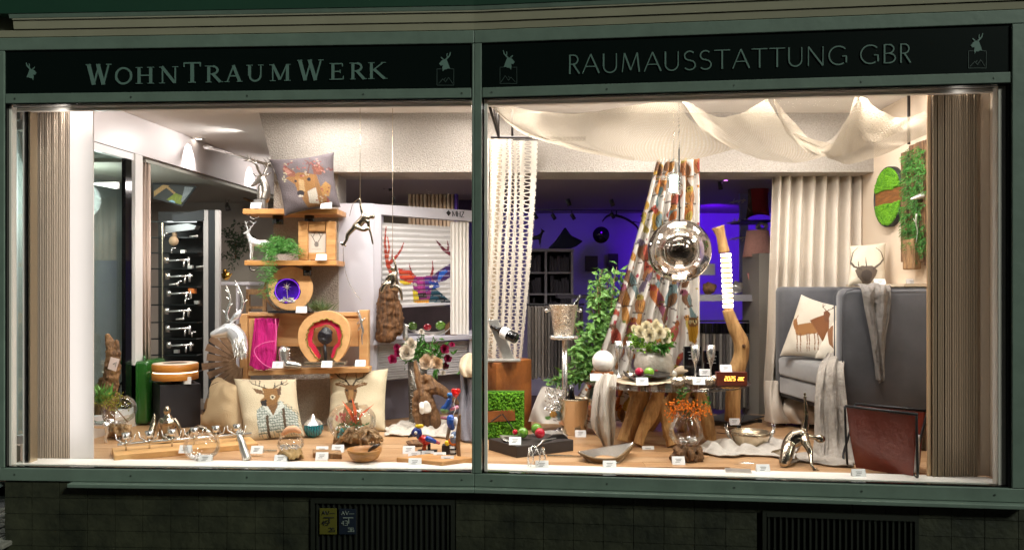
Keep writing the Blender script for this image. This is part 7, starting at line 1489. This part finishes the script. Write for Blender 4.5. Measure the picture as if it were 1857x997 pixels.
limb(m, [(1684, 358), (1672, 356), (1664, 358), (1653, 361)], [8, 7, 5, 2.5], 10, 8); m.t([(1674, 350), (1676, 340), (1670, 330), (1664, 322)], [2, 1.6, 1.2, .7], 6, 10); m.t([(1676, 340), (1682, 330)], [1.2, .6], 5); m.t([(1671, 331), (1674, 322)], [1, .5], 5); m.t([(1680, 352), (1684, 338), (1682, 326)], [2, 1.4, .7], 6, 8); m.build('head', satin, t, remesh=.004)
m = MB(5.14); m.t([(1662, 388), (1661, 405), (1664, 420), (1661, 440)], [1.4, 1.2, 1, .6], 6, 10); m.t([(1661, 405), (1656, 396)], [1, .5], 5); tag(m.build('silver_branch', satin), 'thin silver branch below the deer head on the fern panel', 'branch')
# ---------------------------------------------------------------- sofa
velvet_lit = mat('seat_velvet_lit', '8b8987', .7, var=.3, vs=4, sheen=.7, bump=.3, bs=7)  # same grey velvet, lightened: brighter light on the seat is in the colour
velvet = mat('grey_velvet', '56565a', .8, var=.4, vs=4, sheen=.35, bump=.25, bs=8)
t = T('wing_sofa', 'high grey velvet sofa bench with two closed side wings', 'sofa', (2.35, 5.65, EYE+ZF)); wing_sofa = t; Z = lambda z: EYE+z
m = MB(); m.hexa([(2.03, 6.08, Z(-.80)), (2.66, 6.06, Z(-.80)), (2.66, 6.21, Z(-.80)), (2.03, 6.22, Z(-.80)), (2.03, 6.08, Z(.008)), (2.66, 6.06, Z(.008)), (2.66, 6.21, Z(.008)), (2.03, 6.22, Z(.008))]); m.build('far_wing', velvet, t, bevel=.035)
m = MB(); m.hexa([(2.095, 5.11, Z(-.86)), (2.67, 5.09, Z(-.86)), (2.67, 5.26, Z(-.86)), (2.115, 5.27, Z(-.86)), (2.095, 5.11, Z(-.004)), (2.67, 5.09, Z(-.004)), (2.67, 5.26, Z(-.004)), (2.115, 5.27, Z(-.004))]); m.build('near_wing', velvet, t, bevel=.045)
m = MB(); m.hexa([(2.50, 5.265, Z(-.80)), (2.665, 5.265, Z(-.80)), (2.675, 6.055, Z(-.80)), (2.50, 6.055, Z(-.80)), (2.52, 5.265, Z(.0)), (2.665, 5.265, Z(.0)), (2.675, 6.055, Z(.0)), (2.52, 6.055, Z(.0))]); m.build('backrest', velvet, t, bevel=.03)
m = MB(); m.hexa([(2.085, 5.272, Z(-.66)), (2.498, 5.272, Z(-.66)), (2.498, 6.075, Z(-.66)), (2.005, 6.075, Z(-.66)), (2.085, 5.272, Z(-.515)), (2.498, 5.272, Z(-.515)), (2.498, 6.075, Z(-.515)), (2.005, 6.075, Z(-.515))]); m.build('seat_cushion', velvet_lit, t, bevel=.03)
m = MB(); m.hexa([(2.10, 5.272, Z(-.79)), (2.498, 5.272, Z(-.79)), (2.498, 6.075, Z(-.79)), (2.02, 6.075, Z(-.79)), (2.10, 5.272, Z(-.667)), (2.498, 5.272, Z(-.667)), (2.498, 6.075, Z(-.667)), (2.02, 6.075, Z(-.667))]); m.build('seat_base', velvet_lit, t, bevel=.012)
m = MB(); m.hexa([(2.11, 5.28, Z(-.815)), (2.60, 5.28, Z(-.815)), (2.60, 6.12, Z(-.815)), (2.03, 6.12, Z(-.815)), (2.11, 5.28, Z(-.792)), (2.60, 5.28, Z(-.792)), (2.60, 6.12, Z(-.792)), (2.03, 6.12, Z(-.792))]); m.build('base_rail', mat('wenge_wood', '1d1614', .4), t, smooth=False)
for x, y in ((2.06, 6.15), (2.13, 5.2), (2.6, 6.15), (2.6, 5.2)):
    m = MB(); a, b_ = .038, .026; m.hexa([(x-b_, y-b_, Z(ZF)), (x+b_, y-b_, Z(ZF)), (x+b_, y+b_, Z(ZF)), (x-b_, y+b_, Z(ZF)), (x-a, y-a, Z(-.80)), (x+a, y-a, Z(-.80)), (x+a, y+a, Z(-.80)), (x-a, y+a, Z(-.80))]); m.build('leg', _m['wenge_wood'], t, smooth=False)
m = MB(); m.box((2.60, 5.6, Z(.018)), (.17, .9, .018)); o = m.build('wall_ledge', mat('ledge_beige', 'cdb99e', .6), smooth=False); tag(o, 'beige ledge along the right wall above the sofa back', 'ledge')
pcard(1597, 518, 'white card beside the antler cushion on the sofa top', 5.42); pcard(1656, 518, 'white card on the beige ledge near the right blind', 5.35); pcard(1513, 652, 'white card lying on the sofa seat', 5.45)
br = '8a5a34'
S = [('p', [(1446, 600), (1453, 594), (1470, 592), (1488, 590), (1492, 600), (1486, 612), (1470, 612), (1456, 615), (1448, 612)], 'a8743e'), ('p', [(1442, 584), (1449, 582), (1452, 596), (1452, 606), (1445, 602), (1442, 592)], 'a06a38'), ('l', [(1443, 582), (1441, 577)], 1.6, br), ('l', [(1449, 582), (1452, 577)], 1.6, br), ('p', [(1474, 588), (1486, 582), (1500, 576), (1508, 585), (1506, 612), (1496, 625), (1486, 606)], '8a5428'), ('p', [(1498, 572), (1504, 568), (1510, 574), (1506, 590), (1500, 588)], '7a4a2a')]
for x in (1450, 1456, 1468, 1472, 1482, 1488): S.append(('l', [(x, 610), (x+1, 625), (x-1, 640)], 2, br, 1.2))
for pl in ([(1502, 568), (1496, 562), (1495, 553)], [(1496, 562), (1500, 556)], [(1506, 568), (1513, 564), (1518, 558)], [(1513, 564), (1514, 556)]): S.append(('l', pl, 1.5, '4a3424', .8))
cushion('cushion', 'cream cushion with two standing deer leaning on the sofa seat', [(1453, 534, 6.0), (1529, 557, 5.75), (1505, 652, 5.62), (1414, 645, 5.86)], .06, S, 'ddd2c0')
cushion('cushion', 'second cream deer cushion half hidden behind the near sofa wing', [(1517, 583, 5.68), (1552, 572, 5.5), (1548, 655, 5.38), (1478, 649, 5.5)], .05, [('p', [(1508, 600), (1520, 598), (1520, 640), (1512, 632)], '8a5a34'), ('l', [(1508, 604), (1500, 598)], 2, '7a5a44'), ('l', [(1510, 596), (1505, 580)], 1.2, '4a3424')], 'ddd2c0')
S = [('p', [(1549, 495), (1560, 488), (1580, 488), (1590, 496), (1586, 506), (1578, 516), (1564, 516), (1554, 507)], '6a5c4e'), ('e', (1570, 504, 10, 9, 0), '4e4238')]
for pl, w0 in (([(1560, 494), (1548, 488), (1542, 478), (1546, 462), (1554, 454)], 4), ([(1582, 494), (1594, 484), (1601, 474), (1596, 462), (1586, 454)], 4), ([(1556, 491), (1555, 480)], 2.6), ([(1570, 490), (1568, 474)], 2.6), ([(1596, 482), (1602, 470)], 2.4), ([(1543, 480), (1539, 472)], 2)): S.append(('l', pl, w0, '5e5044', .8))
cushion('cushion', 'cream antler print cushion standing upright on top of the sofa back', [(1541, 446, 5.78), (1606, 440, 5.72), (1607, 520, 5.62), (1538, 519, 5.66)], .055, S, 'dccfb8')
gauze2 = clothmat('gauze_grey', '9a938c', .15, 1.0, 38, .3); gauze3 = clothmat('gauze_cream', 'b6ada2', .15, 1.0, 38, .3)
m = MB(); loft(m, [[(1548, 517, 5.35), (1580, 516, 5.33), (1616, 518, 5.3)], [(1562, 521, 5.08), (1590, 521, 5.06), (1616, 523, 5.08)], [(1570, 560, 5.05), (1592, 560, 5.03), (1614, 556, 5.06)], [(1582, 620, 5.06), (1594, 620, 5.03), (1606, 620, 5.06)], [(1590, 685, 5.07), (1597, 694, 5.05), (1604, 684, 5.07)]], 36, 90, .014, 2.2, wr=.02, ws=4)
tag(m.build('gauze_throw', gauze2, solid=.006), 'grey gauze throw hanging in a point over the near sofa wing', 'throw')
m = MB(); loft(m, [[(1502, 640, 5.42), (1516, 640, 5.35), (1532, 640, 5.3)], [(1486, 670, 5.16), (1506, 668, 5.08), (1528, 668, 5.06)], [(1480, 720, 5.06), (1506, 722, 5.0), (1534, 724, 4.98)], [(1479, 790, 5.02), (1508, 795, 4.95), (1542, 800, 4.9)], [(1474, 828, 4.98), (1508, 838, 4.84), (1549, 842, 4.78)]], 50, 100, .018, 2.6, wr=.02, ws=4)
for v in m.v: v.z = max(v.z, EYE+ZF+.006)
tag(m.build('gauze_throw', gauze3, solid=.005), 'cream gauze throw flowing from the sofa seat down to the floor', 'throw')
puddle('cloth_end', 'end of the cream throw crumpled flat on the floor before the sofa', 'cloth', [[(1440, 826), (1470, 824), (1500, 828), (1548, 836)], [(1452, 838), (1480, 842), (1510, 846), (1550, 848)]], .02, gauze3, 9)
# magazine rack
t = T('magazine_rack', 'reddish brown leather magazine rack on a black wire frame', 'magazine rack', W(1605, 862, 4.55)); lea = mat('leather_brown', '84392a', .26, var=.3, vs=3, bump=.3, bs=35)
m = MB(); loft(m, [[(1535, 737, 4.66), (1600, 744, 4.53), (1662, 752, 4.40)], [(1542, 790, 4.67), (1600, 798, 4.55), (1660, 808, 4.42)], [(1552, 846, 4.68), (1605, 856, 4.57), (1656, 864, 4.45)]], 40, 40, wr=.006, ws=.8); m.build('front_leather', lea, t, solid=.006)
m = MB(); loft(m, [[(1552, 846.5, 4.69), (1605, 857, 4.58), (1656, 865, 4.46)], [(1560, 845, 4.78), (1612, 852, 4.68), (1666, 858, 4.56)], [(1556, 790, 4.83), (1612, 795, 4.72), (1672, 800, 4.58)], [(1553, 733, 4.86), (1615, 739, 4.72), (1680, 745, 4.58)]], 20, 24); m.build('back_leather', lea, t, solid=.006)
m = MB(4.6); m.tube([W(1533, 736, 4.66), W(1664, 751, 4.395)], .008, 8); m.tube([W(1551, 732, 4.865), W(1682, 744, 4.575)], .008, 8); m.build('top_rod', black, t)
fl2 = lambda x, y: W(x, y, DF(y))
for a, b_, c_ in (((1532, 736, 4.66), (1536, 848), (1551, 733, 4.865)), ((1662, 752, 4.40), (1664, 870), (1682, 745, 4.58))):
    p0 = W(*a); p1 = fl2(*b_); p3 = W(*c_); p2 = p1+Vector((.05, .17, 0)); m = MB(); m.tube([p0, p0.lerp(p1, .6), p1+Vector((0, 0, .05)), p1+Vector((.012, .03, .008)), p1.lerp(p2, .7)+Vector((0, 0, .008)), p2+Vector((0, 0, .05)), p2.lerp(p3, .5), p3], .007, 8, 40); m.build('wire_leg', black, t)
m = MB(); loft(m, [[(1650, 788, 4.5), (1667, 788, 4.52)], [(1652, 855, 4.5), (1666, 858, 4.52)]], 4, 8); o = m.build('magazine', card, solid=.01); tag(o, 'white magazines standing inside the leather rack', 'magazine')
pcard(1559, 866, 'white card in front of the leather magazine rack')
m = MB(); q_ = .04
m.tube([(2.098+.002, 5.106, Z(-.84)), (2.100, 5.106, Z(-.06)), (2.125, 5.104, Z(-.02)), (2.17, 5.102, Z(-.006)), (2.64, 5.09, Z(-.006))], .004, 6)
m.tube([(2.112, 5.262, Z(-.84)), (2.112, 5.262, Z(-.05)), (2.14, 5.262, Z(-.008)), (2.64, 5.25, Z(-.006))], .004, 6); m.build('piping', velvet, wing_sofa)
# ================================================================ dim shop room on the right
shelf_g = mat('grey_shelf', '8f8c92', .6); dk_ = mat('dark_content', '1d1a22', .6, var=.5, vs=12)
t = T('bookcase', 'grey open bookcase against the violet wall', 'bookcase', W(1000, 640, 9.3)); d = 9.3
for a, b_, c_, e_, x in ((955, 451, 1041, 456, 0), (957, 456.3, 960, 640, 0), (988, 456.3, 992, 640, .01), (1036, 456.3, 1040, 640, 0), (960.3, 493, 1035.7, 496, .02), (960.3, 532, 1035.7, 535, .02), (960.3, 575, 1035.7, 578, .02)): m = MB(); m.b(a, b_, c_, e_, .35, d+x); m.build('board', shelf_g, t, smooth=False)
m = MB(); m.b(957, 452, 1040, 640, .02, d+.36); m.build('back_board', dk_, t, smooth=False)
rn = random.Random(6)
for r0, r1 in ((458, 492.5), (497, 531.5), (537, 574.5)):
    x = 962
    while x < 1032:
        w_ = rn.uniform(3, 7); h_ = rn.uniform(.6, .95)*(r1-r0)
        if not 985 < x+w_ < 994.5 and not 986 < x < 993: m = MB(); m.b(x, r1-h_, x+w_-.6, r1, .2, d+.08); tag(m.build('folder', mat('folder_dark', '34303a', .6), smooth=False), 'dark folder standing upright in the grey bookcase', 'folder', 'dark folders in the grey bookcase')
        x += w_
m = MB(9.3); m.pr([(994, 450), (1008, 436), (1025, 411), (1036, 427), (1058, 437), (1046, 446), (1036, 450)], .12); tag(m.build('star_cushion', mat('night_blue', '0e1438', .8), smooth=True, bevel=.02), 'dark blue pointed cushion lying on the grey bookcase', 'cushion')
stag('stag_silhouette', 'dark stag ornament on the grey bookcase', 972, 450, 44, black, 'ornament', d=9.2, vox=.008)
m = MB(9.9); m.t([(1090, 426, 0), (1090, 426, .06)], 15, 30); tag(m.build('round_mirror', gloss_black), 'round black wall disc on the violet wall', 'wall disc')
m = MB(9.0); m.t([(1092, 402), (1103, 391), (1122, 392), (1144, 402), (1158, 418), (1150, 446)], [1, 2, 2.5, 2.2, 1.5, .8], 7, 24); m.t([(1118, 393), (1118, 381)], 1.2, 5); m.t([(1144, 402), (1162, 404)], [1.2, .5], 5); tag(m.build('hanging_branch', black), 'arched dark branch lamp hanging before the violet wall', 'branch')
t = T('light_track', 'black light track with small spotlights under the dark shop ceiling', 'track light', W(1060, 381, 8.2)); m = MB(8.2); m.t([(940, 380.5), (1175, 382)], .9, 5); m.build('track', black, t)
for x, y in ((970, 391), (1003, 392), (1038, 392), (1110, 390), (1166, 393)): m = MB(8.2); m.t([(x-2, y-4), (x+4, y+6)], 3.4, 10); m.t([(x-1, y-4), (x-1, 381)], .8, 5); m.build('spot_head', black, t)
t = T('light_track', 'front pair of black spotlights below the beam before the violet room', 'track light', W(1070, 365, 7.4)); 
for x, y in ((1031, 366), (1110, 367)): m = MB(7.4); m.t([(x-2, y-5), (x+2, y+7)], 4, 10); m.build('spot_head', black, t)
for a, b_, c_, e_, lab in ((1061, 464, 1084, 492, 'dark picture on the violet wall above the ficus'), (1103, 460, 1121, 490, 'small dark picture right of the first one on the violet wall')): m = MB(); m.b(a, b_, c_, e_, .03, 10.45); tag(m.build('picture', mat('dark_picture', '3c3440', .4, var=.5, vs=9), smooth=False), lab, 'picture')
m = MB(); m.b(1012, 535, 1085, 541, .5, 8.3); tag(m.build('counter_top', mat('dark_counter', '2a2430', .4), smooth=False), 'dark counter edge behind the ficus in the violet room', 'counter')
def rack(lab, px0, px1, y0, y1, d, cols_, clip, n, ph=0):
    t = T('fabric_rack', lab, 'fabric rack', W((px0+px1)/2, y1, d)); m = MB(d); m.t([(px0-2, y0-4), (px1+2, y0-4)], 1.6, 6); m.build('rail', black, t); rn = random.Random(ph)
    for i in range(n):
        x = px0+(px1-px0)*i/n; w_ = (px1-px0)/n; c_ = rn.choice(cols_); dd = d+rn.uniform(-.03, .03)
        if clip: m = MB(); m.b(x+.3, y0, x+w_-.6, y0+18, .06, dd-.01); m.build('clip', mat('clip_red', 'b01c24', .4) if (i > n-4) else gloss_black, t, smooth=False)
        m = MB(); yt = y0+(18.3 if clip else 0); m.b(x+.2, yt, x+w_-.5, y1+rn.uniform(-6, 2), .3, dd); m.build('fabric_sample', mat('fabric_'+c_, c_, .9, var=.2, vs=20), t, smooth=False, bevel=.008)
rack('rack of dark and grey hanging fabric samples left of the ficus', 958, 1058, 556, 690, 7.6, ['5d554e', '77706a', '4c4644', '8a8178', '3c3838'], False, 17, 1)
rack('rack of beige and grey fabric samples with black clips behind the branch lamp', 1262, 1378, 586, 742, 7.2, ['8c8680', '6d6762', 'a49a8c', '5a5452', '958b7c'], True, 19, 2)
m = MB(); m.b(1262, 534, 1378, 546, .45, 7.1); tag(m.build('grey_shelf', shelf_g, smooth=False), 'grey shelf board above the fabric rack behind the branch lamp', 'shelf')
m = MB(); m.b(1376.5, 459, 1398, 764, .5, 6.9); tag(m.build('cabinet_side', mat('cabinet_side_grey', '8f887e', .6), smooth=False), 'grey cabinet side standing left of the linen curtain', 'cabinet')
t = T('shade_lamp', 'table lamp with pink woven shade on top of the grey cabinet', 'lamp', W(1374, 459, 7.2)); m = MB(7.2); m.la(1374, 466, [(26, 0), (19, 48)], 32); m.build('lamp_shade', mat('pink_shade', 'd8a094', .8, var=.2, vs=60, emit=0, bump=.5, bs=120), t, solid=.004); m = MB(7.2); m.t([(1374, 455), (1374, 462)], 5, 10); m.build('lamp_foot', black, t)
cushion('cushion', 'dark red cushion with pointed corners and animal face high on the violet shelf', [(1354, 324, 8.0), (1397, 326, 7.9), (1396, 392, 7.9), (1352, 398, 8.0)], .08, [('p', [(1350, 340), (1364, 345), (1368, 400), (1350, 400)], '4a3830'), ('e', (1358, 362, 6, 10, 0), '6a5a4c'), ('e', (1358, 358, 1.6, 1.6, 0), '0c0808'), ('l', [(1354, 372), (1362, 384)], 2, '8a7a6a')], '8e1420', pinch=.16, N=60)
m = MB(); m.b(1345, 398.5, 1400, 402, .4, 7.85); tag(m.build('violet_shelf_board', mat('violet_shelf', '4a3a8a', .6), smooth=False), 'shelf board under the dark red cushion', 'shelf')
m = MB(7.9); limb(m, [(1372, 412), (1380, 404), (1390, 408), (1386, 416), (1374, 414)], [3, 4, 4, 3, 3], 8, 16); tag(m.build('knot_ornament', satin, remesh=.01), 'twisted silver knot ornament above the pink lamp shade', 'ornament')
m = MB(); m.b(1270, 478, 1297, 499, .01, 8.2); tag(m.build('white_sheet', card, smooth=False), 'white paper sheet behind the branch lamp on the violet wall', 'sheet')
for i, (x, y, r, mt_, lab) in enumerate(((1285, 523, 11, driftdark, 'carved brown wood piece on the grey shelf'), (1335, 522, 11, satin, 'silver shell ornament on the grey shelf right of the branch lamp'), (1366, 498, 9, mat('pink_flower_ornament', 'c88078', .5), 'pink flower ornament below the lamp shade'))):
    m = MB(7.2); m.s((x, y), r, 14, 9); m.noise(.03, 22); tag(m.build('shelf_ornament', mt_, disp=.03, dscale=.03), lab, 'ornament')
rn = random.Random(15); t = T('silver_twigs', 'dark silver twigs sticking out before the bright violet wall', 'branch', W(1335, 420, 7.9)); m = MB(7.9)
for y in (365, 402, 432):
    m.t([(1322, y+3), (1336, y), (1352, y-2)], [.8, 1.6, 1.4], 6, 8)
    for i in range(8): x = rn.uniform(1322, 1350); m.leaf(m.W((x, y)), (rn.uniform(-1, 1), 0, rn.uniform(-1, 1)), .04, .014)
m.build('twig', satin, t, smooth=False)
m = MB(); m.b(1342, 345, 1357, 545, .03, 8.3); tag(m.build('violet_column', mat('violet_column', '8a86b8', .7), smooth=False), 'pale column at the right of the violet room', 'column')
t = T('violet_spotlight', 'black spotlight glowing violet above the bright violet wall', 'spotlight', W(1308, 335, 7.3)); m = MB(7.3); m.t([(1306, 330), (1307, 344)], 4, 10); m.build('lamp_head', black, t); m = MB(7.3); m.s((1316, 326), (6, 4, 2), 10, 6); m.build('glow', mat('violet_glow', (.75, .2, 1, 1), emit=6), t)
